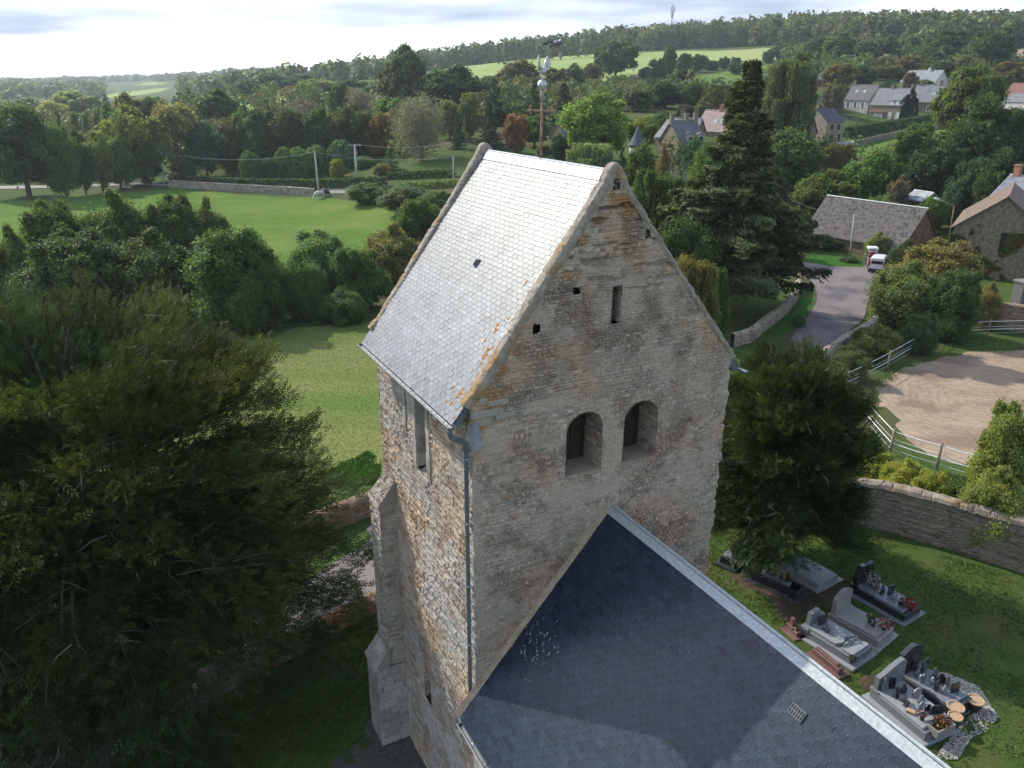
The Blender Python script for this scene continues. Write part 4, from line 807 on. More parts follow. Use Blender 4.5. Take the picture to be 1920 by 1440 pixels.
def proto(kind, seed, hi):
    """nominal size: crown radius 4, height 10"""
    key = (kind, seed, hi)
    if key in PROTO: return PROTO[key]
    r = np.random.default_rng(hash((kind, seed, hi)) % 1000 if False else sum(map(ord, kind)) * 31 + seed * 7 + hi); q = 4.2 if hi == 2 else (2.0 if hi else .75); ls = .135 if hi == 2 else (.20 if hi else .33); tr = None; lm = M['leaf']
    if kind == 'round':
        L = ellip_lobes(r, 15, (0, 0, 5.2), (2.5, 2.5, 3.2), (1.0, 1.7)) + ellip_lobes(r, 12, (0, 0, 5.4), (3.5, 3.5, 4.1), (.45, .8)); V, F, C = lobed(r, L, 620 * q, ls)
    elif kind == 'oak':
        L = ellip_lobes(r, 20, (0, 0, 5.3), (2.8, 2.8, 3.1), (.85, 1.5)) + ellip_lobes(r, 14, (0, 0, 5.5), (3.7, 3.7, 3.9), (.4, .75)); V, F, C = lobed(r, L, 560 * q, ls, spread=.3)
    elif kind == 'tall':
        L = ellip_lobes(r, 16, (0, 0, 5.2), (2.4, 2.4, 3.5), (.9, 1.5)) + ellip_lobes(r, 14, (0, 0, 5.6), (3.2, 3.2, 4.5), (.4, .8)); V, F, C = lobed(r, L, 560 * q, ls, spread=.36, up=.2)
    elif kind == 'poplar':
        L = [(np.array([r.normal(0, .9), r.normal(0, .9), z]), 1.9 - abs(z - 4) * .13) for z in np.linspace(1.5, 8.8, 14)]; L = [(c, max(x, .7)) for c, x in L]; V, F, C = lobed(r, L, 500 * q, ls * 1.1, up=.1)
    elif kind == 'bush':
        L = ellip_lobes(r, 17, (0, 0, 4.2), (2.7, 2.7, 3.7), (.9, 1.7)) + [l for l in ellip_lobes(r, 18, (0, 0, 4.4), (3.5, 3.5, 4.9), (.35, .85)) if l[0][2] > 1]; V, F, C = lobed(r, L, 620 * q, ls, cut=-.8, spread=.3); V[:, 2] = np.maximum(V[:, 2], .05)
    elif kind == 'clip':
        L = [(np.array([0, 0, z]), rr) for z, rr in ((2.6, 3.1), (4.4, 3.5), (6.0, 3.35), (7.3, 2.55))] + ellip_lobes(r, 6, (0, 0, 5), (2.4, 2.4, 3), (1.2, 1.6)); V, F, C = lobed(r, L, 1700 * q, ls * .8, clumps=120, spread=.05, up=0, cut=-.9, fill=.02); V[:, 2] = np.maximum(V[:, 2], .05)
    elif kind == 'weep':
        L = ellip_lobes(r, 20, (0, 0, 5.6), (2.3, 2.3, 3.2), (.8, 1.4)); Ps = []
        for c, rad in L:
            k = int(800 * q); th = r.uniform(0, 6.283, 40); i = r.integers(0, 40, k); rr_ = rad * np.sqrt(r.uniform(.2, 1, 40))[i]; drop = r.uniform(-.1, 1.0, k); Ps.append(np.stack([c[0] + rr_ * np.cos(th[i]) + r.normal(0, .09, k), c[1] + rr_ * np.sin(th[i]) + r.normal(0, .09, k), c[2] + rad * .9 - drop * rad * 2.2], -1))
        P = np.concatenate(Ps); P[:, 2] = np.maximum(P[:, 2], .3); Nn = unit(r.normal(size=P.shape) * np.array([1, 1, .4])); V, F = leafquads(P, Nn, ls * .85, r, .4); C = np.repeat(tints(r, len(P)), 4, 0)
    elif kind == 'umbrella':
        L = ellip_lobes(r, 15, (0, 0, 7.0), (3.0, 3.0, 1.9), (.7, 1.2)); V, F, C = lobed(r, L, 430 * q, ls, spread=.45)
        tr = trunk_mesh(r, 7.2, .30, [((0, 0, 3 + .28 * i), L[i][0], .13) for i in range(len(L))])
    elif kind in ('bare', 'dead'):
        L = ellip_lobes(r, 22, (0, 0, 5.4), (2.9, 2.5, 3.7), (.5, 1.5)); V, F, C = lobed(r, L, (210 if kind == 'bare' else 14) * q, ls * .62, spread=.62, fill=.6)
        lim = [((0, 0, 1.5 + .3 * (i % 14)), L[i][0], .11) for i in range(22)]
        for i in range(22):
            for k in range(5): e = L[i][0] + r.normal(0, 1.0, 3); lim.append((L[i][0] * (.55 + .08 * k) + np.array([0, 0, (1.5 + .3 * (i % 14)) * (.4 - .08 * k)]), e, .055))
        tr = trunk_mesh(r, 8.6, .28, lim, m=M['bark_pale'])
    elif kind in ('conifer', 'spruce'):
        Ps, Ns, Cs = [], [], []; lv = 26 if kind == 'conifer' else 34; lim = []
        for a in range(lv):
            z = (.5 if kind == 'conifer' else 1.7) + (9.1 if kind == 'conifer' else 7.9) * (a / (lv - 1)) ** .92; R = 4.0 * (1 - z / 10.2) ** (.8 if kind == 'conifer' else 1.18) * (r.uniform(.72, 1.08) if kind == 'conifer' else r.uniform(.55, 1.12) * min(1, .62 + z * .12)) + .1; nb = max(5, int(11 - 7 * z / 10))
            for b in range(nb):
                t = r.uniform(0, 6.283); rb = R * r.uniform(.68, 1.15); k = int((46 if hi else 17) * (2.7 if kind == 'spruce' else 1) * (rb / 2.5 + .25) * (2.6 if hi == 2 else 1)); f = np.sqrt(r.uniform(.04, 1, k)); w = .34 * rb * (1.05 - f) + (.12 if kind == 'conifer' else .05); sd = r.normal(0, 1, k) * w * .6
                zz = z - .16 * rb * f + .10 * rb * f ** 3 - np.abs(r.normal(0, .16, k)) - .16 * np.abs(sd); Ps.append(np.stack([rb * f * math.cos(t) - sd * math.sin(t), rb * f * math.sin(t) + sd * math.cos(t), zz], -1))
                Ns.append(unit(np.stack([.5 * math.cos(t) + r.normal(0, .4, k), .5 * math.sin(t) + r.normal(0, .4, k), .8 + r.normal(0, .35, k)], -1))); Cs.append(tints(r, k, None, .2) * np.clip(1 + r.normal(0, .2), .6, 1.5)); lim.append(((0, 0, z), (rb * .9 * math.cos(t), rb * .9 * math.sin(t), z - .1 * rb), .035))
        P, Nn, C = map(np.concatenate, (Ps, Ns, Cs)); V, F = leafquads(P, Nn, ls * .95, r, .32); C = np.repeat(C, 4, 0); lm = M['needle']; tr = trunk_mesh(r, 9.6, .22, lim[::2])
    if tr is None: tr = trunk_mesh(r, 6.5, .26, [((0, 0, 1.2 + 3.2 * (i % 5) / 5), L[i][0], .11) for i in range(min(len(L), 14))] if kind not in ('poplar',) else [])
    V = V.copy(); rad = np.percentile(np.hypot(V[:, 0], V[:, 1]), 98); V[:, :2] *= 4.0 / rad; V[:, 2] *= 10.0 / np.percentile(V[:, 2], 99.7)
    PROTO[key] = (npmesh('crown', V, [F], lm, col=C, mesh_only=True), tr); return PROTO[key]
NT = [0]
def tree(kind, px, ytop, wpx, d, color, label, cat='tree', group=None, name=None, zbase=None, part='crown', squash=None):
    i = NT[0]; NT[0] += 1; rr = random.Random(i * 13 + 5)
    P = atd(px, ytop, d); zb = tz(P[0], P[1]) if zbase is None else zbase; h = max(P[2] - zb, .6); depth = abs((P - CAMP) @ FW)
    w = wpx / FPX * depth; hi = 2 if depth < 100 else (1 if depth < 200 else 0); cm, tm = proto(kind, i % (2 if hi == 2 else 3), hi)
    nm = name or {'conifer': 'fir_tree', 'spruce': 'fir_tree', 'poplar': 'poplar_tree', 'bush': 'shrub', 'clip': 'clipped_tree', 'oak': 'oak_tree', 'weep': 'willow_tree', 'bare': 'pale_tree', 'dead': 'dead_tree'}.get(kind, 'leafy_tree')
    e = empty(nm, (P[0], P[1], zb), rr.uniform(0, 6.28), label, cat if kind != 'bush' else ('shrub' if cat == 'tree' else cat), group)
    e.scale = (w / 8, w / 8 if squash is None else w / 8 * squash, h / 10)
    c = bpy.data.objects.new('crown', cm); COL.objects.link(c); c.parent = e; c.color = (*color, 1)
    t = bpy.data.objects.new('trunk', tm); COL.objects.link(t); t.parent = e
    return e
dk, dk2, mg, ol, lg, bl, gy, br, au, pu = (.026, .046, .016), (.020, .036, .015), (.040, .072, .020), (.066, .082, .024), (.074, .115, .028), (.026, .052, .034), (.068, .068, .060), (.072, .058, .028), (.17, .12, .030), (.085, .070, .060)
ye, wi = (.13, .15, .04), (.072, .092, .050)
T = tree
# beyond the pasture, left
T('oak', 20, 200, 140, 186, dk, 'huge dark oak standing at the left edge beyond the pasture')
T('tall', 100, 238, 62, 184, mg, 'slim mid green ash tree beside the huge dark oak at the lane')
T('tall', 140, 247, 50, 186, dk, 'narrow dark green ash with low branches by the pasture corner')
T('round', 174, 250, 62, 190, ol, 'olive rounded tree between the ash trees and the white gate')
T('round', 212, 262, 66, 193, mg, 'low spreading green tree right behind the white gate')
T('round', 246, 202, 112, 200, ol, 'big domed olive green tree towering behind the white gate')
T('round', 262, 270, 70, 196, dk, 'dark understorey tree below the big domed olive tree')
T('umbrella', 318, 194, 92, 207, (.085, .085, .04), 'tall thin leaning tree with long bare trunk and open crown')
T('round', 336, 226, 80, 226, (.115, .135, .035), 'sunlit yellow green tree behind the leaning bare trunk')
T('round', 376, 231, 72, 203, bl, 'blue green bushy tree at the left end of the tall dark screen')
T('bush', 348, 300, 34, 197, dk, 'round dark bush at the start of the lane hedge')
T('tall', 402, 171, 84, 258, dk, 'feathery dark tree rising behind the left end of the tall screen')
T('bush', 452, 199, 40, 240, mg, 'fresh green bush poking above the tall dark screen')
for k, (px, yt, w) in enumerate(((104, 203, 13), (137, 211, 24), (158, 214, 17), (177, 204, 20))):
    T('poplar', px, yt, w, 272, (.05, .068, .026), ('leftmost slim poplar of the four poplars behind the ash trees', 'widest dark poplar of the four behind the ash trees', 'shortest poplar of the four behind the ash trees', 'rightmost tall poplar of the four behind the ash trees')[k], group='poplars in the valley')
T('round', 240, 177, 66, 262, (.06, .065, .026), 'brownish domed tree peeping over the big olive tree'); T('round', 278, 187, 64, 258, dk, 'dark round treetop right of the brownish domed treetop'); T('round', 208, 197, 44, 255, mg, 'small green treetop left of the brownish domed treetop')
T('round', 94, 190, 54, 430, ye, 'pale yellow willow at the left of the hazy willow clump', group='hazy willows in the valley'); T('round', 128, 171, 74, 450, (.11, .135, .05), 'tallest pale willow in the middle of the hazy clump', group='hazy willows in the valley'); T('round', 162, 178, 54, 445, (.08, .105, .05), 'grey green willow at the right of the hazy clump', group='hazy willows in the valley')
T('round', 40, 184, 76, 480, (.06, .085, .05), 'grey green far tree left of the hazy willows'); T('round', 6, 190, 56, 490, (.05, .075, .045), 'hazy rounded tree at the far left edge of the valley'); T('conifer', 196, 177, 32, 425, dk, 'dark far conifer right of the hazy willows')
# tall dark screen and clipped trees in front of it
for k, (px, yt, w, c) in enumerate(((428, 221, 76, (.050, .052, .022)), (482, 209, 84, dk), (540, 206, 84, (.034, .044, .018)), (598, 205, 84, dk), (656, 199, 92, (.032, .046, .018)), (714, 214, 62, (.075, .060, .020)))):
    T('bush', px, yt, w, 208 - k * 3, c, ('brown tinged tree at the left end of the tall dark screen', 'second tree from the left in the tall dark screen', 'third tree from the left in the tall dark screen', 'third tree from the right in the tall dark screen', 'highest tree of the tall dark screen, second from its right end', 'orange tinged tree at the right end of the tall dark screen')[k], 'tree', 'trees of the tall dark screen', name='screen_tree')
for k, (px, yt, w, c) in enumerate(((465, 284, 38, (.036, .075, .030)), (502, 296, 32, bl), (531, 277, 40, (.048, .080, .024)), (556, 277, 44, (.060, .110, .048)), (592, 273, 48, (.058, .100, .036)), (639, 263, 54, (.058, .105, .062)))):
    T('clip', px, yt, w, 190, c, ('leftmost clipped egg shaped tree behind the lane hedge', 'smallest clipped tree, dark and second from the left', 'third clipped egg tree from the left, darker olive green', 'bright clipped egg tree, fourth from the left', 'clipped egg tree right behind the wooden horse field pole', 'tallest blue green clipped tree left of the concrete pole')[k], 'tree', 'clipped trees along the lane')
T('bush', 632, 298, 30, 180, (.085, .105, .026), 'small yellow green bush in front of the tallest clipped tree'); T('bush', 682, 293, 38, 184, (.065, .10, .06), 'silvery green bush right of the concrete pole')
T('bare', 562, 182, 70, 244, (.062, .054, .052), 'lilac grey bare looking crown above the middle of the dark screen', name='pale_tree'); T('bare', 673, 164, 62, 240, (.070, .064, .064), 'taller lilac grey crown above the right of the dark screen', name='pale_tree')
T('conifer', 501, 187, 22, 252, dk2, 'small dark fir standing against a bright field'); T('conifer', 529, 184, 19, 256, dk2, 'second small fir, right beside the one on the bright field'); T('conifer', 620, 166, 24, 248, dk2, 'dark pointed fir between the two lilac grey crowns')
T('round', 642, 160, 44, 262, dk, 'dark rounded tree right of the pointed fir'); T('bush', 730, 184, 66, 220, (.042, .085, .024), 'bright green leafy mass behind the orange tinged screen tree')
T('bare', 785, 176, 116, 172, gy, 'large silver grey poplar with visible white branches in the garden', name='pale_tree'); T('conifer', 730, 277, 38, 170, (.05, .085, .04), 'small feathery garden conifer left of the silver poplar'); T('bush', 716, 308, 34, 166, (.09, .085, .035), 'low brownish bush at the foot of the garden conifer')
T('tall', 765, 87, 72, 264, (.034, .050, .022), 'tallest dark tree breaking the skyline left of the tower'); T('round', 734, 120, 62, 268, (.042, .050, .022), 'olive dark tree leaning on the tallest skyline tree'); T('round', 657, 149, 64, 335, (.035, .055, .026), 'mid distance dark tree under the clearing field')
T('round', 512, 137, 96, 470, (.034, .058, .032), 'broad dark wood edge tree on the hazy slope'); T('round', 470, 150, 64, 450, (.036, .060, .034), 'rounded tree at the lower left of the hazy slope wood'); T('round', 556, 136, 62, 480, (.045, .068, .034), 'rounded tree at the top right of the hazy slope wood'); T('round', 592, 149, 74, 385, (.085, .105, .036), 'pale olive tree cluster crown on the slope above the screen'); T('round', 546, 162, 48, 372, (.085, .085, .036), 'brownish green slope tree left of the pale olive crown'); T('round', 632, 152, 46, 392, (.070, .092, .034), 'olive tree at the right of the pale olive crown')
# garden behind the tower roof
T('round', 845, 123, 112, 252, (.022, .040, .015), 'massive dark yew dome left of the weathercock'); T('round', 812, 150, 60, 250, dk2, 'dark shoulder of yew left of the massive dome'); T('round', 888, 148, 58, 248, dk2, 'dark shoulder of yew right of the massive dome')
T('conifer', 858, 210, 36, 180, (.020, .036, .022), 'dark blue fir left of the white stemmed birch'); T('weep', 880, 175, 42, 188, (.060, .078, .034), 'slender birch with pale stem among dark firs', name='birch_tree'); T('round', 842, 191, 54, 196, (.062, .074, .028), 'olive tree between silver poplar and birch'); T('conifer', 918, 192, 68, 178, (.016, .028, .014), 'black green fir just above the left gable tip'); T('conifer', 926, 148, 66, 218, (.018, .032, .014), 'tall black green fir behind the gable fir')
T('tall', 967, 216, 46, 174, (.095, .058, .036), 'reddish brown tree left of the weathercock rod'); T('round', 1003, 216, 60, 182, (.036, .062, .020), 'green tree right behind the weathercock rod'); T('oak', 972, 114, 76, 325, (.048, .046, .020), 'brownish oak below the hillside field left of the weathercock'); T('oak', 1043, 129, 46, 322, (.050, .046, .022), 'brownish round tree just right of the weathercock'); T('round', 1079, 120, 40, 335, (.040, .060, .022), 'green round tree between two brownish trees under the field'); T('oak', 1112, 119, 44, 400, (.046, .044, .020), 'brown round tree left of the big lone field oak')
T('conifer', 1002, 152, 58, 206, dk2, 'dense black conifer behind the weathercock cross arm'); T('conifer', 1058, 157, 78, 208, (.018, .030, .014), 'wide dark cedar right of the weathercock cross arm')
T('bush', 1049, 252, 34, 158, dk, 'round dark bush beside the small slate outhouse'); T('bush', 1020, 274, 38, 152, (.040, .050, .030), 'greyish bush at the foot of the weathercock rod'); T('bush', 1030, 293, 30, 142, (.030, .055, .034), 'low rounded shrub touching the ridge of the tower roof')
T('round', 1122, 177, 122, 152, (.075, .112, .026), 'large fresh green lime tree left of the round turret'); T('weep', 1110, 270, 92, 112, (.080, .105, .062), 'pale silver green willow just behind the tower ridge')
# field boundary on the hillside
T('oak', 1157, 78, 82, 432, (.028, .046, .018), 'big lone dark oak standing on the hillside field')
for px, yt, w, lab, kd in ((1210, 126, 28, 'low thorn bush at the left end of the field hedge', 'bush'), (1233, 110, 36, 'dark thorn tree beside the tall open hedgerow tree', 'bush'), (1257, 86, 28, 'tall open hedgerow tree sticking up over the field', 'tall'), (1284, 101, 32, 'dark oak right of the tall open hedgerow tree', 'round'), (1311, 102, 38, 'broad pair like crown in the middle of the field hedge', 'round'), (1336, 114, 30, 'low dark bush in the right half of the field hedge', 'bush'), (1360, 106, 24, 'pointed small tree in the field hedge', 'tall'), (1380, 107, 22, 'small round tree in the hedge above the lone field tree', 'round'), (1408, 117, 30, 'lowest bush near the right end of the field hedge', 'bush'), (1443, 92, 22, 'square dark bush by the far electricity pole', 'bush'), (1470, 80, 44, 'large dark tree closing the right end of the field', 'round')):
    T(kd, px, yt, w, float(np.hypot(*hit(px, 149 - (px - 1200) * .125)[:2])), (.030, .048, .020), lab, 'tree', 'trees of the hillside field hedge', name='hedgerow_tree')
T('round', 1381, 115, 28, float(np.hypot(*hit(1381, 141)[:2])), dk, 'small lone round tree in the green upper pasture')
# behind the manor
T('round', 1168, 142, 52, 335, (.060, .074, .040), 'grey green round tree below the lone oak'); T('round', 1197, 167, 66, 236, (.036, .060, .022), 'mid green tree behind the turret'); T('round', 1250, 154, 74, 246, dk2, 'very dark tree behind the manor roofs'); T('round', 1278, 132, 44, 310, (.036, .050, .022), 'smooth rounded tree at the top of the manor wood'); T('poplar', 1296, 131, 13, 312, dk2, 'thin dark cypress beside the smooth rounded tree', name='cypress_tree'); T('round', 1302, 155, 62, 244, (.036, .056, .018), 'mossy green tree above the pink roof'); T('round', 1338, 159, 42, 240, (.060, .066, .020), 'olive tree right of the mossy green tree'); T('round', 1368, 156, 44, 246, (.044, .052, .026), 'dull brownish tree behind the grey gabled house'); T('conifer', 1391, 152, 26, 240, (.030, .060, .052), 'small blue fir above the grey gabled house'); T('round', 1410, 149, 30, 238, (.040, .022, .026), 'dark purple leaved tree beside the tall spruce top')
T('bush', 1287, 197, 46, 210, (.040, .036, .026), 'dark reddish shrub above the pink roof'); T('round', 1322, 189, 38, 208, (.048, .062, .036), 'grey green apple tree above the pink roof', name='apple_tree'); T('bush', 1240, 211, 44, 192, (.040, .075, .030), 'green laurel bush behind the manor'); T('round', 1216, 217, 50, 172, (.085, .110, .030), 'yellow green tree just right of the turret roof'); T('round', 1184, 222, 40, 175, (.055, .085, .024), 'leafy green tree just left of the turret roof')
# thicket between the tower gable and the manor
T('conifer', 1168, 278, 48, 104, (.018, .032, .014), 'dark conifer beside the right gable tip'); T('round', 1206, 274, 68, 108, (.036, .056, .018), 'green tree in front of the turret'); T('tall', 1248, 276, 40, 103, (.080, .064, .034), 'brownish orange autumn tree in the thicket'); T('dead', 1272, 279, 60, 94, (.10, .10, .08), 'bleached dead tree with bare branches in the thicket', name='dead_tree'); T('round', 1300, 262, 64, 120, bl, 'blue green tree below the manor dormers'); T('round', 1338, 274, 92, 104, (.044, .074, .022), 'leafy green tree leaning on the tall spruce')
T('bush', 1236, 322, 120, 84, (.036, .056, .017), 'broad dark thicket shrub right behind the gable slope'); T('bush', 1305, 338, 120, 80, (.038, .060, .018), 'broad green thicket shrub under the tall spruce'); T('round', 1290, 415, 125, 66, (.028, .046, .016), 'deep green bush hugging the upper gable slope'); T('oak', 1302, 488, 96, 52, (.060, .060, .022), 'golden olive bush showing over the gable slope'); T('bush', 1352, 505, 46, 60, (.034, .056, .018), 'dark bush at the foot of the tall spruce')
# village slope, right
T('weep', 1492, 102, 92, 168, (.050, .066, .034), 'tall grey green willow right of the spruce top'); T('round', 1540, 265, 60, 175, (.040, .060, .022), 'dark green tree in front of the blue slate roof'); T('round', 1578, 117, 66, 322, (.064, .064, .022), 'gold tinged tree beside the red window house'); T('round', 1622, 124, 46, 335, dk2, 'dark fir like tree behind the long terrace'); T('tall', 1567, 151, 42, 275, (.066, .062, .036), 'thin brownish tree behind the terrace garden')
for px, yt, w, d, c, lab in ((1588, 63, 72, 430, (.040, .056, .018), 'large mossy tree on the slope above the gold tinged tree'), (1535, 71, 50, 450, dk2, 'dark tree at the left of the upper village wood'), (1630, 79, 56, 420, (.030, .050, .026), 'rounded dark tree above the terrace chimneys'), (1664, 69, 60, 440, (.036, .056, .024), 'wide tree above the white bungalow, left of centre'), (1706, 69, 48, 450, (.044, .060, .024), 'pale topped tree above the white bungalow'), (1778, 57, 82, 420, (.030, .048, .020), 'tall spreading tree left of the stubble field'), (1868, 54, 80, 402, (.028, .046, .018), 'tall dark tree in front of the stubble field'), (1668, 121, 56, 362, (.050, .058, .022), 'olive tree left of the white bungalow'), (1712, 105, 60, 372, (.062, .048, .026), 'reddish brown tree behind the white bungalow'), (1765, 111, 68, 362, (.036, .052, .020), 'green tree right behind the white bungalow gable'), (1822, 107, 58, 352, (.040, .044, .022), 'dull dark tree below the stubble field'), (1892, 117, 72, 342, (.062, .056, .026), 'brownish tree above the red roofed house')):
    T('round', px, yt, w, d, c, lab, 'tree', 'trees above the village')
T('tall', 1712, 136, 30, 322, (.050, .034, .026), 'reddish shrubby tree in front of the white bungalow'); T('bush', 1736, 150, 40, 318, (.038, .055, .030), 'grey green bush at the right of the white bungalow'); T('bush', 1664, 151, 34, 318, (.034, .058, .032), 'small bush left of the white bungalow')
T('oak', 1830, 126, 112, 182, (.046, .064, .022), 'large tree with pale dusty top right of the terrace'); T('oak', 1866, 184, 122, 150, (.026, .044, .016), 'large very dark tree at the right edge of the slope'); T('oak', 1918, 205, 90, 152, (.022, .038, .015), 'dark crown cut by the right edge of the picture'); T('oak', 1728, 234, 84, 166, (.036, .062, .018), 'rounded green tree standing in the village green')
T('bush', 1580, 271, 68, 170, (.068, .062, .024), 'brownish thicket below the stone house'); T('round', 1642, 284, 124, 136, (.044, .078, .022), 'broad bright green tree below the village green'); T('round', 1488, 246, 116, 138, (.034, .056, .022), 'dark green tree right behind the tall spruce'); T('round', 1560, 323, 120, 122, (.040, .058, .016), 'dark tree with yellowing edge behind the barn'); T('round', 1772, 268, 102, 134, dk2, 'gloomy dark tree right of the broad bright green tree'); T('bush', 1838, 300, 92, 128, (.024, .046, .028), 'dark bluish thicket behind the ivy covered house'); T('oak', 1895, 285, 86, 124, (.022, .038, .016), 'dark tree above the brick chimney'); T('tall', 1690, 332, 46, 126, (.066, .062, .048), 'greyish twiggy tree beside the tin shed')
T('bush', 1750, 372, 60, 122, (.055, .088, .026), 'light green bush between barn and street lamp'); T('bush', 1655, 366, 60, 118, (.060, .086, .040), 'pale leafy shrub behind the barn ridge'); T('bush', 1500, 400, 60, 108, dk, 'dark bush at the left end of the barn')
T('bush', 1546, 441, 58, 108.5, (.032, .050, .020), 'dark shrub against the left of the barn wall'); T('bush', 1652, 436, 84, 105.3, (.080, .100, .040), 'pale climbing shrub on the barn wall behind the phone box', squash=.5); T('bush', 1594, 482, 32, 102, (.045, .065, .030), 'clipped green bush left of the phone box'); T('bush', 1706, 452, 66, 97, (.028, .046, .018), 'dark bush behind the white van')
T('bush', 1772, 458, 160, 84, (.088, .080, .032), 'big golden autumn shrub right of the road'); T('bush', 1716, 494, 138, 76, (.060, .082, .032), 'big grey green shrub at the road edge by the wall'); T('bush', 1800, 508, 110, 74, (.030, .052, .020), 'dark green shrub below the golden autumn shrub'); T('bush', 1862, 532, 50, 79, (.085, .080, .034), 'yellow reedy clump by the stone pillar'); T('bush', 1735, 590, 62, 68, (.040, .062, .030), 'ivy covered shrub beside the corner fence post')
T('bush', 1644, 608, 84, 64, (.060, .072, .026), 'shrub spilling over the road wall'); T('bush', 1600, 655, 78, 58, (.050, .066, .028), 'low shrub between road wall and dark yew'); T('bush', 1500, 590, 24, 70, (.04, .09, .03), 'small leafy sapling by the grassy road verge')
T('bush', 1905, 768, 110, 36.5, (.085, .105, .034), 'leafy shrub at the right edge above the churchyard wall'); T('bush', 1880, 880, 120, 32.5, (.085, .105, .034), 'low ivy tangle spilling over the churchyard wall')
for px, yt, w, d, lab in ((1648, 846, 80, 38, 'yellow green weeds beside the dark yew, left of three clumps'), (1702, 862, 84, 36.5, 'yellow green weeds in the middle of three clumps at the fence'), (1752, 885, 70, 35, 'yellow green weeds at the right of three clumps at the fence')):
    T('bush', px, yt, w, d, (.115, .130, .030), lab, 'plant', 'tall weeds by the paddock fence', name='weeds')
# stream bank between meadow and pasture
for px, yt, w, d, c, lab in ((10, 428, 90, 86, (.040, .062, .022), 'leafy bush at the left edge on the stream bank'), (88, 384, 130, 90, (.034, .056, .018), 'alder at the left of the stream bank thicket'), (204, 364, 150, 90, (.034, .056, .018), 'tallest alder of the stream bank thicket'), (318, 372, 110, 91, (.036, .056, .019), 'feathery alder right of the tallest one'), (388, 376, 76, 93, (.044, .062, .024), 'thin topped alder at the right of the thicket'), (130, 440, 190, 80, (.028, .048, .016), 'dark lower willow on the left stream bank'), (280, 436, 170, 79, (.028, .046, .016), 'dark lower willow in the middle stream bank'), (425, 430, 190, 73, (.036, .064, .020), 'bushy bright topped alder beside the mown meadow'), (470, 480, 120, 70, (.030, .052, .018), 'dark bush at the foot of the bright topped alder'), (600, 440, 140, 78, (.058, .100, .042), 'light green glossy shrub by the meadow'), (560, 476, 90, 73, (.044, .080, .030), 'smaller shrub left of the light green glossy shrub'), (662, 466, 110, 75, (.040, .070, .026), 'rounded green shrub right of the light green glossy shrub'), (735, 424, 124, 84, (.075, .080, .034), 'brownish willow shrub next to the tower roof'), (778, 376, 96, 94, (.036, .056, .020), 'dark shrub behind the brownish willow shrub'), (640, 540, 90, 70, (.036, .064, .024), 'low green shrub at the meadow edge')):
    T('bush', px, yt, w, d, c, lab, 'tree', 'stream bank trees', name='riverside_tree')
for px, yt, w, d, c, lab in ((690, 343, 84, 150, (.040, .070, .024), 'bramble mound at the corner of the pasture'), (765, 352, 100, 136, (.046, .062, .030), 'longer bramble mound below the lane'), (822, 358, 70, 124, (.042, .064, .026), 'bramble mound touching the tower verge'), (786, 372, 80, 112, (.040, .066, .022), 'green mound between brambles and dark shrub')):
    T('bush', px, yt, w, d, c, lab, 'shrub', 'bramble mounds', name='bramble')

# woods that read as one mass
def wood(name, edge, depth, spacing, rr, hh, cols, seed, leaves=120, leaf=1.5, gap=None, kinds=.0):
    r = np.random.default_rng(seed); E = [hit(x, y) for x, y in edge]; ea = np.array([azd(e)[0] for e in E]); ed = np.array([azd(e)[1] for e in E]); Vs, Cs = [], []; n = 0
    dmid = ed.mean(); na = int((ea[-1] - ea[0]) * dmid / spacing); nd = int(depth / spacing) + 1
    for i in range(na):
        for j in range(nd):
            a = ea[0] + (ea[-1] - ea[0]) * (i + r.uniform(0, 1)) / na; d = np.interp(a, ea, ed) + 3 + (j + r.uniform(0, .9)) * spacing * 1.05; x, y = d * math.sin(a), d * math.cos(a)
            if gap is not None and gap(a, d): continue
            z = tz(x, y); h = r.uniform(*hh); rad = r.uniform(*rr); con = r.random() < kinds; c = np.array(cols[r.integers(len(cols))]) * r.uniform(.82, 1.2); k = int(leaves * r.uniform(.8, 1.2)) if j < 3 else int(leaves * .6)
            lob = unit(r.normal(size=(7, 3))) * np.array([.5, .5, .35]); li = r.integers(0, 7, k); dr = unit(r.normal(size=(k, 3))); dr[:, 2] = np.abs(dr[:, 2]) * np.where(r.random(k) < .62, 1, -1)
            if con: u = r.uniform(0, 1, k); th = r.uniform(0, 6.28, k); p = np.stack([rad * .45 * (1.05 - u) * np.cos(th), rad * .45 * (1.05 - u) * np.sin(th), h * (.1 + 1.05 * u)], -1); dr = unit(np.stack([np.cos(th), np.sin(th), .5 + 0 * th], -1))
            else: p = (lob[li] + dr * .52) * np.array([rad, rad, h * .56]) + np.array([0, 0, h * .50]); p[:, 2] = np.maximum(p[:, 2], .4)
            if not con: lo_ = r.random(k) < (.34 if j < 2 else .12); p[lo_, 2] *= r.uniform(.05, .6, int(lo_.sum()))
            V, _ = leafquads(p + np.array([x, y, z]), unit(dr + .5 * r.normal(size=(k, 3)) + np.array([0, 0, .3])), leaf * rad / 5, r, .8); Vs.append(V); Cs.append(np.repeat(tints(r, k, None, .16, .08) * c, 4, 0))
    V, C = np.concatenate(Vs), np.concatenate(Cs); o = npmesh(name, V, [np.arange(len(V), dtype=np.int32).reshape(-1, 4)], M['wood_leaf'], col=C); return tag(o, kind='stuff')
M['wood_leaf'] = mat('wood_leaves', (2.7, 2.55, 2.4), rough=.6, tint=True, spec=.2, leaf=.25)
wc = [(.030, .050, .020), (.042, .064, .022), (.060, .078, .028), (.036, .054, .024), (.050, .058, .024)]
wood('hill_wood', ((735, 142), (800, 133), (880, 124), (960, 111), (1200, 96), (1290, 92), (1430, 86), (1530, 88), (1640, 92), (1750, 94), (1850, 90), (2010, 92)), 150, 8.5, (5.0, 7.5), (14, 22), wc, 71, 190, 1.15)
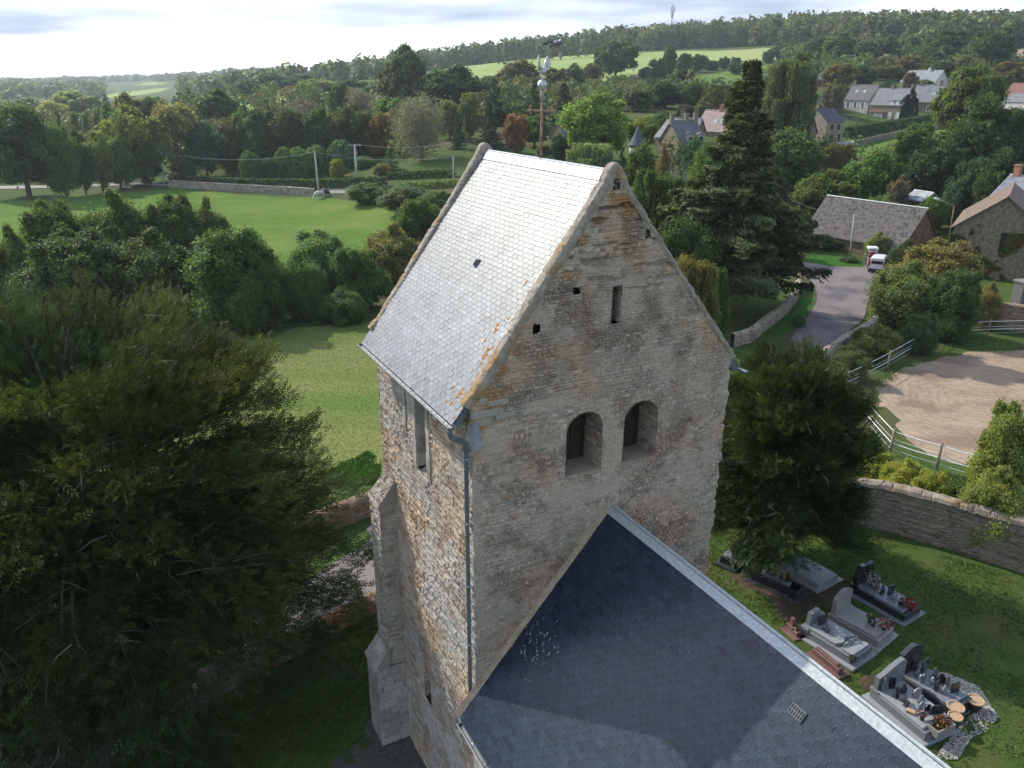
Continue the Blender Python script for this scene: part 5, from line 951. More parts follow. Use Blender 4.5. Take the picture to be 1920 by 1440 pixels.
wood('hill_conifers', ((930, 100), (960, 97), (1060, 90), (1200, 80)), 16, 13, (4, 5), (12, 16), [(.026, .044, .024)], 73, 90, 1.0, kinds=1.0)
wood('slope_wood', ((380, 184), (440, 182), (520, 172), (600, 158), (680, 150), (740, 146)), 420, 17, (7, 10), (12, 18), [(.032, .054, .024), (.044, .068, .026), (.060, .080, .030)], 75, 100, 1.3, gap=lambda a, d: 720 < d < 860 and -.27 < a < -.2)
wood('valley_wood', ((-60, 192), (60, 190), (150, 186), (200, 186), (300, 176), (380, 184)), 560, 22, (8, 12), (12, 18), [(.034, .056, .028), (.044, .068, .030), (.060, .082, .036)], 77, 80, 1.3, gap=lambda a, d: d > 900 and -.46 < a < -.38)
wood('far_wood', ((-60, 170), (100, 168), (200, 166), (300, 162), (420, 160), (560, 150)), 2600, 62, (18, 30), (13, 20), [(.034, .056, .030), (.044, .064, .034)], 79, 90, 1.0, gap=lambda a, d: fbm(a * 14 + 3, d / 420, 5) > .62)

def hgap(*boxes):
    """leave room around buildings and gardens: (az pixel from, to, nearest, farthest)"""
    B = [(azd(ray(a, 200))[0], azd(ray(b, 200))[0], d0, d1) for a, b, d0, d1 in boxes]
    return lambda a, d: any(x < a < y and d0 < d < d1 for x, y, d0, d1 in B)
mid = [(.030, .050, .018), (.040, .064, .022), (.052, .068, .024), (.034, .052, .026), (.060, .062, .028)]
wood('lane_wood', ((-120, 352), (60, 346), (160, 343), (300, 334), (400, 318), (560, 318), (700, 318), (760, 300)), 130, 8.5, (3.2, 5.5), (5, 10), mid, 81, 190, .75, gap=hgap((225, 262, 150, 203), (400, 700, 150, 196)))
wood('park_wood', ((740, 262), (860, 250), (960, 240), (1060, 235), (1130, 222), (1240, 212), (1330, 190), (1480, 180)), 120, 9, (3.5, 5.5), (4.5, 8), mid, 83, 190, .75, gap=hgap((1190, 1440, 330, 900), (1340, 1420, 180, 300)))
wood('village_wood', ((1470, 165), (1560, 160), (1640, 160), (1700, 152), (1780, 165), (1860, 170), (1990, 175)), 230, 10, (3.5, 6.5), (6, 12), mid, 85, 170, .8, gap=hgap((1515, 1570, 280, 350), (1660, 1775, 250, 372), (1780, 2000, 455, 640), (1790, 2000, 250, 330)))
wood('slope_thicket', ((1220, 330), (1300, 320), (1400, 330), (1500, 318), (1560, 315), (1640, 345), (1740, 340), (1830, 350), (1990, 355)), 62, 6.5, (2.6, 4.2), (4, 8), mid, 87, 220, .5, gap=hgap((1500, 1740, 60, 122), (1680, 1760, 60, 150), (1590, 1800, 190, 260), (1500, 1600, 190, 260), (1220, 1400, 150, 260)))
wood('bank_undergrowth', ((-60, 560), (60, 556), (200, 560), (350, 570), (430, 596), (540, 592), (640, 570), (740, 540), (800, 500)), 20, 3.6, (1.4, 2.4), (1.8, 3.6), mid, 89, 260, .26)
# ------------------------------------------------------------------ churchyard yews: feathery sprays on real limbs
def yew(name, base, R, H, seed, label, nclump, cpb, per, gold, droop=.5, L=.30, squash=(1, 1), lean=(0, 0), zmin=.9):
    r = np.random.default_rng(seed); e = empty(name, base, 0, label, 'yew tree')
    nb = nclump; k_ = np.arange(nb); zf = np.sort(r.uniform(0, 1, nb)) ** 1.05; r.shuffle(zf); zz = zmin + (H - .2 - zmin) * zf; azb = k_ * 2.39996 + r.normal(0, .25, nb)
    prof = np.where(zz < .30 * H, 1.0, np.sqrt(np.clip(1 - (np.clip(zz - .30 * H, 0, None) / (.74 * H)) ** 2.2, .02, 1))); rb = R * prof * r.uniform(.72, 1.10, nb); rb = np.maximum(rb, .5)
    hx = np.stack([np.cos(azb) * squash[0], np.sin(azb) * squash[1], 0 * azb], -1); bx = np.stack([-np.sin(azb), np.cos(azb), 0 * azb], -1); S0 = np.stack([lean[0] * zf, lean[1] * zf, zz * .66 + .5], -1); T0 = hx * rb[:, None] + np.stack([lean[0] * zf, lean[1] * zf, zz], -1)
    bi = np.repeat(k_, cpb); m = len(bi); t = 1.03 - .78 * r.random(m) ** 1.3; Lb = np.linalg.norm(T0 - S0, axis=1)[bi]; q = r.normal(0, .55, m); wid = (.14 + .40 * t) * np.clip(1.22 - t, .12, 1) * np.minimum(Lb, 5.0)
    P = S0[bi] + (T0 - S0)[bi] * t[:, None] + bx[bi] * (q * wid)[:, None] + np.stack([0 * t, 0 * t, .13 * Lb * np.sin(np.pi * t) - .09 * Lb * t ** 3 * (1 - zf[bi]) - .10 * np.abs(q) * wid + r.normal(0, .17, m)], -1); ok = P[:, 2] > .25; P, bi, t, q = P[ok], bi[ok], t[ok], q[ok]; m = len(P)
    out = unit((T0 - S0)[bi] * .8 / (np.linalg.norm((T0 - S0)[bi], axis=1, keepdims=True)) + bx[bi] * (q * .55)[:, None]); up = zf[bi]
    ci = np.repeat(np.arange(m), per); k = len(ci); ax = unit(out[ci] + r.normal(0, .38, (k, 3)) + np.array([0, 0, 1.0]) * (.30 + .55 * up[ci, None] - droop * r.random((k, 1))))
    B = P[ci] + r.normal(0, 1, (k, 3)) * np.array([.26, .26, .11]) * (R / 6.5) ** .4; sd = unit(np.cross(ax, unit(r.normal(size=(k, 3)) * .7 + np.array([0, 0, 1.0])))); nn = np.cross(sd, ax); ll = L * r.uniform(.55, 1.3, (k, 1))
    bc = np.clip(1 + r.normal(0, .20, nb), .55, 1.5); g = np.clip(gold * (.25 + 1.5 * fbm(azb * 1.3 + 3, zz * .4, seed + 12, 2))[bi] * sstep(.18, .75, up) * sstep(.5, .95, t), 0, 1)
    base_c = np.array([.036, .062, .020])[None] * (1 - g[:, None]) + np.array([.115, .108, .028])[None] * g[:, None]; tc = base_c * bc[bi][:, None] * np.clip(1 + r.normal(0, .14, m), .6, 1.5)[:, None]
    Vs, Cs = [], []
    for tt, sgn, ang, lf in ((.05, 1, .75, .36), (.16, -1, .75, .38), (.30, 1, .68, .38), (.42, -1, .66, .36), (.56, 1, .58, .34), (.68, -1, .55, .32), (.74, 0, 0, .36)):
        dirv = ax * math.cos(ang) + sd * sgn * math.sin(ang) + nn * .10; a = B + ax * ll * tt - np.array([0, 0, .10]) * ll * tt * tt; b = a + dirv * ll * lf; w = np.cross(dirv, nn) * ll * .052; mid_ = a + (b - a) * .5
        Vs.append(np.stack([a, mid_ + w, b - np.array([0, 0, .06]) * ll, mid_ - w], 1)); Cs.append(np.repeat((tc[ci] * np.clip(1 + r.normal(0, .16, (k, 1)), .5, 1.6))[:, None], 4, 1))
    V = np.concatenate(Vs).reshape(-1, 3); C = np.concatenate(Cs).reshape(-1, 3); npmesh('crown', V, [np.arange(len(V), dtype=np.int32).reshape(-1, 4)], M['yew'], e, C)
    mb = MB(); th = H * .34; mb.tube([(0, 0, -.5), (0, 0, .3), (.1, .05, th * .5), (lean[0] * .4, lean[1] * .4, th), (lean[0] * .8, lean[1] * .8, H * .62)], [R * .13, R * .10, R * .085, R * .075, R * .03], 10)
    for i in range(nb):
        a = np.array([lean[0] * .4 * zf[i], lean[1] * .4 * zf[i], S0[i][2]]); b = T0[i] * 1.0; tk = np.linspace(0, .97, 6); lb = np.linalg.norm(b - a)
        mb.tube([a + (b - a) * x + np.array([0, 0, .13 * lb * math.sin(math.pi * x) - .09 * lb * x ** 3 * (1 - zf[i]) - .03]) for x in tk], [.085 * (1.05 - x) * (lb / 6) ** .5 + .006 for x in tk], 5, cap=False)
        for s_ in range(4):
            x = r.uniform(.4, .85); o_ = a + (b - a) * x + np.array([0, 0, .13 * lb * math.sin(math.pi * x)]); v = (unit((b - a)[None])[0] * .8 + bx[i] * r.choice([-1, 1]) * r.uniform(.4, .9)) * r.uniform(.5, 1.2) * lb / 6; mb.tube([o_, o_ + v * .5 + [0, 0, .05], o_ + v], [.022, .014, .006], 4, cap=False)
    mb.obj('trunk', M['bark'], e, smooth=True)
    tw = MB()      # bare grey twigs showing among the sprays
    for _ in range(int(nb * 4.5)):
        i = r.integers(0, m); a = P[i] + r.normal(0, .25, 3); v = unit((out[i] + r.normal(0, .6, 3) - np.array([0, 0, .3]))[None])[0] * r.uniform(.3, .9); tw.tube([a, a + v * .5 + r.normal(0, .05, 3), a + v], [.011, .008, .004], 3, cap=False)
    o = tw.obj('twigs', M['twig'], e); o['kind'] = 'stuff'; return e
def az_(P, C0): return np.arctan2(P[:, 1] - C0[1], P[:, 0] - C0[0])
M['twig'] = mat('dead_twigs', (.24, .20, .165), (.15, .125, .10), 5, .9)
yb = atz(205, 1262, 0.0); yew('yew_tree', (yb[0], yb[1], 0), 7.2, 11.3, 5, 'giant old yew filling the left foreground beside the tower', 235, 31, 20, .30, L=.33, lean=(.2, .3))
yb = atz(1446, 1046, 0.0); yew('yew_tree', (yb[0], yb[1], 0), 2.95, 8.3, 9, 'dark yew standing close behind the right corner of the tower', 118, 26, 18, .14, L=.34, zmin=1.7)

# the tall ragged spruce beyond the tower
_sp = T('spruce', 1410, 120, 325, 72, (.038, .050, .021), 'tall ragged spruce with brownish cones right of the tower', name='spruce_tree')

# ------------------------------------------------------------------ rubble walls
def rubble_wall(pts, h, th, label, cell=.06, seed=900, tint=(1, 1, 1), name='stone_wall', group=None, cap=True, pal=PAL, smear=.35, ch=(.06, .13), sl=(.12, .42)):
    pts = [np.array(p[:2], float) for p in pts]; e = empty(name, (pts[0][0], pts[0][1], tz(*pts[0])), 0, label, 'wall', group); off = np.array(e.location); pn = Panels(); cp = Panels()
    for k, (a, b) in enumerate(zip(pts, pts[1:])):
        Lg = np.linalg.norm(b - a); u = (b - a) / Lg; nrm = np.array([u[1], -u[0]])
        if nrm @ (-(a + b) / 2) < 0: nrm = -nrm
        n = max(3, int(Lg / cell)); U = np.linspace(0, Lg, n); base = terrain(a[0] + u[0] * U, a[1] + u[1] * U)
        for s, cl in ((1, cell), (-1, cell * 2)):
            kk = max(3, int((h + .4) / cl)); uu, vv = np.meshgrid(U, np.linspace(-.4, h, kk), indexing='ij'); hh, C = stone_field(uu + k * 31, vv, seed + k, ch=ch, sl=sl, relief=.05, smear=smear, pal=pal); hh = hh * sstep(0, .1, uu) * sstep(0, .1, Lg - uu)
            o2 = nrm * s * th / 2; V = np.stack([a[0] + u[0] * uu + (o2[0] + nrm[0] * s * hh), a[1] + u[1] * uu + (o2[1] + nrm[1] * s * hh), base[:, None] + vv + .06 * (fbm(uu * .8, uu * 0, seed) - .5) * (vv > h - .01)], -1) - off
            pn.put(V, grid_faces(n, kk), C * np.array(tint))
        w = np.linspace(-th / 2 - .05, th / 2 + .05, 9); uu, ww = np.meshgrid(U, w, indexing='ij'); hh, C = stone_field(uu + 7, ww * 1.0, seed + 50 + k, ch=(.12, .3), sl=(.15, .5), relief=.07, smear=.2, pal=pal)
        z = base[:, None] + h + .06 * (fbm(uu * .8, uu * 0, seed) - .5) + .09 * (1 - (ww / (th / 2 + .05)) ** 2) + hh - .1 * (np.abs(ww) > th / 2 + .01)
        V = np.stack([a[0] + u[0] * uu + nrm[0] * ww, a[1] + u[1] * uu + nrm[1] * ww, z], -1) - off; cp.put(V, grid_faces(n, 9), C * np.array(tint) * 1.05)
    pn.obj('wall_face', M['stone'], e); cp.obj('wall_coping', M['stone'], e); return e
wr = [ch(13.5, 12.6), ch(18.0, 9.3)] + [atz(1640, 982, 0), atz(1780, 1022, 0), atz(1920, 1064, 0), ch(26, -5)]
rubble_wall(wr, 2.0, .55, 'long high rubble wall bounding the churchyard lawn, right', .05, 910, tint=(.74, .69, .64), ch=(.04, .08), sl=(.08, .28), smear=.5)
rubble_wall([atz(505, 1246, -.1), atz(570, 1205, -.1), atz(700, 1133, -.1), ch(5.0, 11.8)], .55, .45, 'low reddish churchyard wall behind the yew along the road', .06, 920, tint=(.82, .58, .46))
rubble_wall([hit(430, 1075), hit(560, 1015), hit(640, 985), hit(705, 958), ch(7, 19.2), ch(14, 20.2)], 1.0, .5, 'brown field wall on the far side of the road by the meadow', .07, 930, tint=(.78, .62, .50))
rubble_wall([hit(1370, 650), hit(1405, 640), hit(1440, 612), hit(1470, 588), hit(1492, 560), hit(1498, 528)], 1.0, .5, 'curved garden wall below the tall spruce', .08, 940, tint=(.95, .88, .80))
rubble_wall([hit(1520, 700), hit(1555, 668), hit(1590, 645), hit(1622, 628), hit(1640, 612)], .9, .55, 'short wall with flat pale coping at the road bend', .08, 950, tint=(1.05, .98, .96))
rubble_wall([hit(1770, 598), hit(1850, 612), hit(1920, 622), hit(2020, 640)], 2.3, .5, 'tall garden wall behind the fenced riding arena', .09, 960, tint=(.86, .74, .66))
rubble_wall([hit(318, 352), hit(420, 358), hit(480, 361), hit(540, 364), hit(592, 368)], 1.5, .5, 'grey stone wall along the far side of the pasture', .16, 970, tint=(.88, .86, .85), ch=(.15, .3), sl=(.2, .6))
rubble_wall([hit(1602, 277), hit(1650, 265), hit(1705, 252), hit(1778, 240)], 1.6, .5, 'sloping retaining wall under the village lane', .16, 980, tint=(.6, .58, .56), ch=(.15, .3), sl=(.3, .8))
# pillar at the end of the garden wall
pp = hit(1912, 566); e = empty('gate_pillar', pp, .3, 'grey stone gate pillar behind the garden wall at the right edge', 'pillar'); mb = MB(); mb.bevbox((0, 0, .9), (1.3, 1.1, 2.2), .05, col=(.17, .165, .165)); mb.obj('shaft', M['stone'], e); MB().bevbox((0, 0, 2.12), (1.5, 1.3, .22), .06, col=(.22, .215, .215)).obj('cap', M['stone'], e)

# ------------------------------------------------------------------ hedges
def hedge(pts, h, w, color, label, seed, dens=60, leaf=.16, name='hedge'):
    pts = [np.array(p[:2], float) for p in pts]; r = np.random.default_rng(seed); e = empty(name, (pts[0][0], pts[0][1], tz(*pts[0])), 0, label, 'hedge'); off = np.array(e.location); Ps, Ns = [], []
    for a, b in zip(pts, pts[1:]):
        Lg = np.linalg.norm(b - a); u = (b - a) / Lg; nrm = np.array([u[1], -u[0]]); k = int(Lg * dens * (2 * h + w)); t = r.uniform(0, Lg, k); f = r.uniform(0, 2 * h + w, k)
        s = np.where(f < h, -w / 2, np.where(f < h + w, f - h - w / 2, w / 2)); z = np.where(f < h, f, np.where(f < h + w, h, 2 * h + w - f)); x = a[0] + u[0] * t; y = a[1] + u[1] * t; lum = .22 * (fbm(t * .9, f * .9, seed) - .5)
        nv = np.where((f < h)[:, None], -np.r_[nrm, 0], np.where((f < h + w)[:, None], np.array([0, 0, 1.0]), np.r_[nrm, 0])); P = np.stack([x + nrm[0] * s, y + nrm[1] * s, terrain(x, y) + z], -1) + nv * (lum + r.normal(0, .06, k))[:, None]; Ps.append(P); Ns.append(unit(nv + .7 * r.normal(size=(k, 3))))
    P, Nn = np.concatenate(Ps) - off, np.concatenate(Ns); V, F = leafquads(P, Nn, leaf, r); o = npmesh('foliage', V, [F], M['leaf'], e, np.repeat(tints(r, len(P)), 4, 0)); o.color = (*color, 1); return e
hedge([hit(322, 345), hit(420, 352), hit(540, 354), hit(660, 352), hit(720, 352)], 2.0, 1.6, (.022, .040, .018), 'long clipped dark hedge above the grey pasture wall', 31, 14, .34)
hedge([hit(716, 336), hit(780, 334), hit(850, 332)], 1.2, 1.4, (.022, .040, .018), 'low clipped garden hedge left of the tower', 32, 16, .30)
hedge([hit(1586, 258), hit(1640, 249), hit(1700, 240), hit(1752, 232)], 2.6, 2.0, (.020, .036, .018), 'tall dark hedge in front of the white shuttered terrace', 33, 12, .40)
hedge([hit(760, 354), hit(800, 352), hit(850, 350)], 1.0, 2.0, (.05, .08, .03), 'grassy bank hedge beside the lane left of the tower', 34, 14, .30)

# ------------------------------------------------------------------ graves (each one a thing), set along the nave
GRZ = .05
def grave(corners, label, mats, head=None, head_h=.85, kerb=False, plain=False, slab_inset=.16, body_h=.26, planter=False, cut=False, cat='grave'):
    a, b, c = (np.array([*ch(0, 0)[:2]]) * 0 + np.array(loc(atz(x, y, .15))[:2]) for x, y in corners); Lg = np.linalg.norm(b - a); Wd = np.linalg.norm(c - b); ctr = (a + c) / 2; ang = math.atan2((b - a)[1], (b - a)[0])
    P = ch(*ctr); e = empty('grave', (P[0], P[1], GRZ), YT + ang, label, cat)      # local +x runs from the headstone to the foot
    base, body, top, hd = mats
    MB().bevbox((0, 0, .045), (Lg, Wd, .11), .012).obj('base_slab', M[base], e)
    bl, bw = Lg - slab_inset * 1.6, Wd - slab_inset * 2.2
    if kerb:
        mb = MB(); [mb.bevbox(cc, dd, .012) for cc, dd in (((0, bw / 2 - .06, .1 + body_h / 2), (bl, .12, body_h)), ((0, -bw / 2 + .06, .1 + body_h / 2), (bl, .12, body_h)), ((bl / 2 - .06, 0, .1 + body_h / 2 - .002), (.12, bw - .25, body_h)), ((-bl / 2 + .06, 0, .1 + body_h / 2 - .002), (.12, bw - .25, body_h)))]; mb.obj('kerb', M[body], e)
        MB().bevbox((-.10, 0, .1 + body_h), (bl - .62, bw - .30, .10), .012).obj('tomb_slab', M[top], e); MB().box((bl / 2 - .28, 0, .12), (.40, bw - .26, .1)).obj('flower_bed', M['soil'], e)
    elif plain: MB().bevbox((-.02, 0, .1 + .10), (bl, bw, .20), .04).obj('tomb_slab', M[top], e)
    else:
        MB().bevbox((0, 0, .1 + body_h / 2), (bl, bw, body_h), .02).obj('tomb_body', M[body], e)
        if cut:   # slab in two pieces with a carved ribbon between
            y = bw - .12; mb = MB(); x0, x1 = -bl / 2 + .05, bl / 2 - .08; z = .1 + body_h
            mb.prism([(x0, -y / 2), (x1 - .62, -y / 2), (x1 - .50, -y * .18), (x1 - .62, y * .12), (x1 - .42, y / 2), (x0, y / 2)], (0, 0, z), (1, 0, 0), (0, 1, 0), (0, 0, 1), .10); mb.obj('tomb_slab', M[top], e)
            mb = MB(); mb.prism([(x1 - .34, -y / 2), (x1, -y / 2), (x1, y / 2), (x1 - .16, y / 2), (x1 - .34, y * .15), (x1 - .24, -y * .1)], (0, 0, z), (1, 0, 0), (0, 1, 0), (0, 0, 1), .07); mb.obj('foot_slab', M[top], e)
            mb = MB(); mb.tube([(x1 - .42, -y * .30, z + .06), (x1 - .40, 0, z + .14), (x1 - .32, y * .25, z + .20), (x1 - .36, y * .42, z + .16)], [.03, .035, .03, .015], 6); mb.tube([(x1 - .47, y * .1, z + .12), (x1 - .30, y * .02, z + .15)], .025, 6); mb.obj('carved_cross', M[hd], e, smooth=True)
        else: MB().bevbox((-.04, 0, .1 + body_h + .035), (bl - .16, bw - .08, .085), .02).obj('tomb_slab', M[top], e)
    zt = .1 + body_h
    if head:
        hw = min(bw * .98, 1.05); n = 12
        if head == 'arch': prof = [(-hw / 2, 0), (-hw / 2, head_h * .80), (-hw * .36, head_h * .86)] + [(-hw * .30 + hw * .6 * t, head_h * (.90 + .10 * math.sin(math.pi * t))) for t in np.linspace(0, 1, n)] + [(hw * .36, head_h * .86), (hw / 2, head_h * .80), (hw / 2, 0)]
        elif head == 'slant': prof = [(-hw / 2, 0), (-hw / 2, head_h * .55)] + [(-hw / 2 + hw * t, head_h * (.55 + .45 * math.sin(t * 1.57) ** 1.5)) for t in np.linspace(.08, .86, n)] + [(hw * .42, head_h * .97), (hw / 2, head_h * .9), (hw / 2, 0)]
        elif head == 'split': prof = [(-hw / 2, 0), (-hw * .55, head_h * .6), (-hw * .35, head_h), (-hw * .06, head_h * .97), (-hw * .04, head_h * .62), (hw * .03, head_h * .62), (hw * .08, head_h * .9), (hw * .38, head_h * .95), (hw / 2, head_h * .5), (hw / 2, 0)]
        elif head == 'low': prof = [(-hw * .40, 0), (-hw * .34, head_h), (hw * .10, head_h * 1.04), (hw * .20, head_h * .55), (hw * .45, head_h * .45), (hw / 2, 0)]
        x = -bl / 2 + .02; mb = MB(); mb.prism(prof, (x, 0, zt + .02), (0, 1, 0), (0, 0, 1), (1, 0, 0), .15); ho = mb.obj('headstone', M[hd], e); mb = MB(); mb.bevbox((x + .07, 0, zt + .01), (.30, hw * 1.08, .10), .01); mb.obj('plinth', M[hd], e)
    if planter:
        mb = MB(); x = bl / 2 - .02; w_, d_ = bw * .62, .40
        for cc, dd in (((x - d_ / 2, 0, 0), (.04, w_, .24)), ((x + d_ / 2, 0, 0), (.04, w_, .24)), ((x, w_ / 2 - .02, 0), (d_ - .045, .04, .236)), ((x, -w_ / 2 + .02, 0), (d_ - .045, .04, .236))): mb.box((cc[0], cc[1], .1 + body_h * .6 + .12), dd)
        mb.obj('planter', M['granite_pale'], e); MB().box((x, 0, .1 + body_h * .6 + .06), (d_ - .06, w_ - .06, .16)).obj('planter_soil', M['soil'], e)
    e['_z'] = zt + .085; return e, Lg, Wd, bl, bw
def loc(P): q = np.array(P) - CH; return np.array([q @ EX, q @ EY, P[2]])
S = 1.0
g6 = grave([(1490, 1189), (1600, 1258), (1645, 1224)], 'grey granite grave with stepped headstone and carved ribbon cross', ('granite_light', 'granite_mid', 'granite_light', 'granite_mid'), 'low', .52, cut=True)
g5 = grave([(1540, 1165), (1645, 1222), (1687, 1190)], 'pinkish pale granite grave with tall arched headstone', ('granite_pale', 'granite_pale', 'granite_pale', 'granite_pale'), 'arch', .82)
g4 = grave([(1585, 1110), (1697, 1175), (1735, 1148)], 'black granite grave with split headstone and red flowers', ('granite_mid', 'granite_black', 'granite_mid', 'granite_black'), 'split', .80)
g3 = grave([(1455, 1065), (1535, 1113), (1580, 1085)], 'plain polished grey slab grave under the dark yew', ('granite_light', 'granite_light', 'granite_light', 'granite_mid'), None, plain=True)
g8 = grave([(1665, 1275), (1790, 1360), (1830, 1320)], 'dark granite grave with arched headstone and three flowerpots at its foot', ('granite_dark', 'granite_dark', 'granite_mid', 'granite_dark'), 'arch', .86)
g9 = grave([(1625, 1310), (1742, 1408), (1790, 1360)], 'grey granite grave with a stone planter box at its foot', ('granite_light', 'granite_mid', 'granite_light', 'granite_mid'), 'slant', .86, planter=True)
g2 = grave([(1397, 1085), (1492, 1130), (1520, 1112)], 'dark kerbed grave half under the yew with red flowers', ('granite_dark', 'granite_black', 'granite_mid', 'granite_black'), None, kerb=True)
g1 = grave([(1340, 1055), (1378, 1072), (1400, 1052)], 'dark grave beside the tower corner, partly hidden', ('granite_dark', 'granite_black', 'granite_mid', 'granite_black'), None)
g7 = grave([(1512, 1225), (1572, 1276), (1592, 1262)], 'small red granite grave peeping over the nave ridge', ('granite_red', 'granite_red', 'granite_red', 'granite_red'), None, body_h=.20)
g7b = grave([(1468, 1180), (1495, 1205), (1512, 1190)], 'low red granite grave behind the grey stepped headstone', ('granite_red', 'granite_red', 'granite_red', 'granite_red'), 'low', .30, body_h=.14)

def onto(g, x, y):   # a spot on a tomb slab (local, in fractions of slab size)
    e, Lg, Wd, bl, bw = g; c, s = math.cos(e.rotation_euler[2]), math.sin(e.rotation_euler[2]); lx, ly = x * bl / 2, y * bw / 2
    return np.array([e.location[0] + c * lx - s * ly, e.location[1] + s * lx + c * ly, e.location[2] + e['_z']]), e.rotation_euler[2]
def plaque(g, x, y, label, m, shape='arch', w=.26, h=.30, turn=0.0, group=None, z=None):
    P, rz = onto(g, x, y); e = empty('plaque', P - np.array([0, 0, .004]) if z is None else (P[0], P[1], z), rz + turn, label, 'memorial plaque', group); n = 9
    if shape == 'arch': pr = [(-w / 2, 0), (-w / 2, h * .6)] + [(-w / 2 * math.cos(math.pi * t), h * (.6 + .4 * math.sin(math.pi * t))) for t in np.linspace(.08, .92, n)] + [(w / 2, h * .6), (w / 2, 0)]
    elif shape == 'square': pr = [(-w / 2, 0), (-w / 2, h), (w / 2, h * .96), (w / 2, 0)]
    elif shape == 'heart': pr = [(-.05 * w, 0), (-w / 2, h * .55), (-w * .45, h * .85), (-w * .22, h), (0, h * .85), (w * .25, h), (w * .47, h * .82), (w / 2, h * .5), (.08 * w, 0)]
    elif shape == 'diamond': pr = [(-w * .12, 0), (-w / 2, h * .5), (-w * .05, h), (w / 2, h * .55), (w * .12, 0)]
    else: pr = [(-w / 2, 0), (-w * .55, h * .5), (-w * .30, h * .75), (-w * .12, h), (w * .2, h * .9), (w * .35, h * .6), (w / 2, h * .45), (w * .45, 0)]
    mb = MB(); mb.prism(pr, (.0, 0, .0), (0, 1, 0), (-.12, 0, 1), (1, 0, .1), .035); mb.obj('face', M[m], e); MB().box((-.03, 0, .02), (.12, w * .6, .04)).obj('foot', M[m], e); return e
def flowers(g, x, y, label, cols, r0=.16, n=46, pot='brown', seed=1, z=None):
    P, rz = onto(g, x, y) if not isinstance(g, np.ndarray) else (g, 0); e = empty('flower_pot', P if z is None else (P[0], P[1], z), rz, label, 'flowers'); r = np.random.default_rng(seed)
    mb = MB(); mb.lathe([(.05, 0), (.075, .13), (.085, .14), (.07, .14)], n=12); mb.obj('pot', M[pot], e, smooth=True); p = np.array([0, 0, .14]) + unit(r.normal(size=(n * 5, 3))) * np.array([r0, r0, r0 * .8]) * r.uniform(.4, 1, (n * 5, 1)) + np.array([0, 0, r0 * .5]); p[:, 2] = np.maximum(p[:, 2], .06)
    c = np.array([cols[r.integers(len(cols))] if k % 2 else (.03, .07, .02) for k in range(n * 5)]); V, F = leafquads(p, unit(r.normal(size=p.shape)), .032, r, .8); npmesh('bouquet', V, [F], M['petal'], e, np.repeat(c, 4, 0)); return e
# on the dark three-pot grave
for k, (x, y, m, s, w, h, lab) in enumerate(((-.74, -.45, 'granite_black', 'square', .30, .44, 'tall greenish black plaque leaning by the dark arched headstone'), (-.66, .05, 'granite_dark', 'square', .20, .30, 'narrow dark plaque just behind the tall greenish one'), (-.52, .62, 'granite_dark', 'square', .42, .36, 'wide dark slab plaque at the back of the dark three pot grave'), (-.44, -.30, 'granite_pale', 'rock', .14, .26, 'thin pale standing plaque on the dark three pot grave'), (-.22, -.55, 'granite_mid', 'heart', .24, .26, 'grey heart plaque near the front of the dark three pot grave'), (-.12, .45, 'granite_dark', 'arch', .40, .34, 'big rounded dark plaque in the middle of the dark three pot grave'), (.10, .40, 'granite_dark', 'rock', .30, .30, 'rugged dark plaque right of the big rounded dark one'), (.22, -.35, 'granite_black', 'square', .26, .28, 'black square plaque in the front row of the dark three pot grave'), (.30, .42, 'granite_dark', 'arch', .28, .30, 'smaller arched dark plaque beyond the black square one'), (.46, -.28, 'granite_pale', 'diamond', .22, .30, 'pinkish diamond plaque near the foot of the dark three pot grave'), (.58, .35, 'granite_black', 'square', .28, .32, 'black upright plaque nearest the foot of the dark three pot grave'))):
    plaque(g8, x, y, lab, m, s, w, h, RNG.uniform(-.5, .3), 'plaques on the dark three pot grave')
P, rz = onto(g8, -.02, -.1); e = empty('angel_figure', P, rz, 'small white angel figure among the dark plaques', 'figurine'); mb = MB(); mb.lathe([(.055, 0), (.05, .08), (.03, .14), (.022, .155)], n=10); mb.ball((0, 0, .18), .03, 8); mb.prism([(0, 0), (.07, .06), (.04, .10), (0, .07), (-.04, .10), (-.07, .06)], (-.03, 0, .08), (0, 1, 0), (0, 0, 1), (1, 0, 0), .015); mb.obj('body', M['ivory'], e, smooth=True)
for k, (x, y, m, s, w, h, lab) in enumerate(((-.72, -.62, 'granite_mid', 'rock', .20, .46, 'tall jagged plaque at the head of the planter grave'), (-.70, -.1, 'granite_black', 'square', .16, .36, 'slim black plaque by the slanted headstone'), (-.40, .15, 'granite_dark', 'rock', .20, .34, 'rough dark plaque left on the planter grave'), (-.34, -.45, 'granite_dark', 'square', .14, .38, 'tall thin dark plaque in the front row of the planter grave'), (-.14, .62, 'granite_pale', 'arch', .30, .26, 'pale rounded plaque at the back of the planter grave'), (-.10, -.30, 'granite_dark', 'diamond', .22, .26, 'dark diamond plaque on the planter grave'), (.06, -.48, 'granite_dark', 'diamond', .20, .24, 'second dark diamond plaque, nearer the planter'), (.14, .35, 'granite_mid', 'rock', .24, .30, 'grey leaf shaped plaque at the back of the planter grave'), (.30, -.05, 'granite_light', 'square', .24, .22, 'light grey plaque in the middle of the planter grave'), (.42, .30, 'granite_black', 'rock', .22, .20, 'small black rock plaque on the planter grave'), (.62, .45, 'granite_black', 'arch', .40, .28, 'wide dark rounded plaque beside the planter box'))):
    plaque(g9, x, y, lab, m, s, w, h, RNG.uniform(-.5, .3), 'plaques on the planter grave')
P, rz = onto(g9, .28, -.62); e = empty('book_stone', P, rz + .5, 'small brown open book stone on the planter grave', 'memorial stone'); MB().bevbox((0, 0, .04), (.24, .16, .07), .02).obj('pages', M['terracotta'], e)
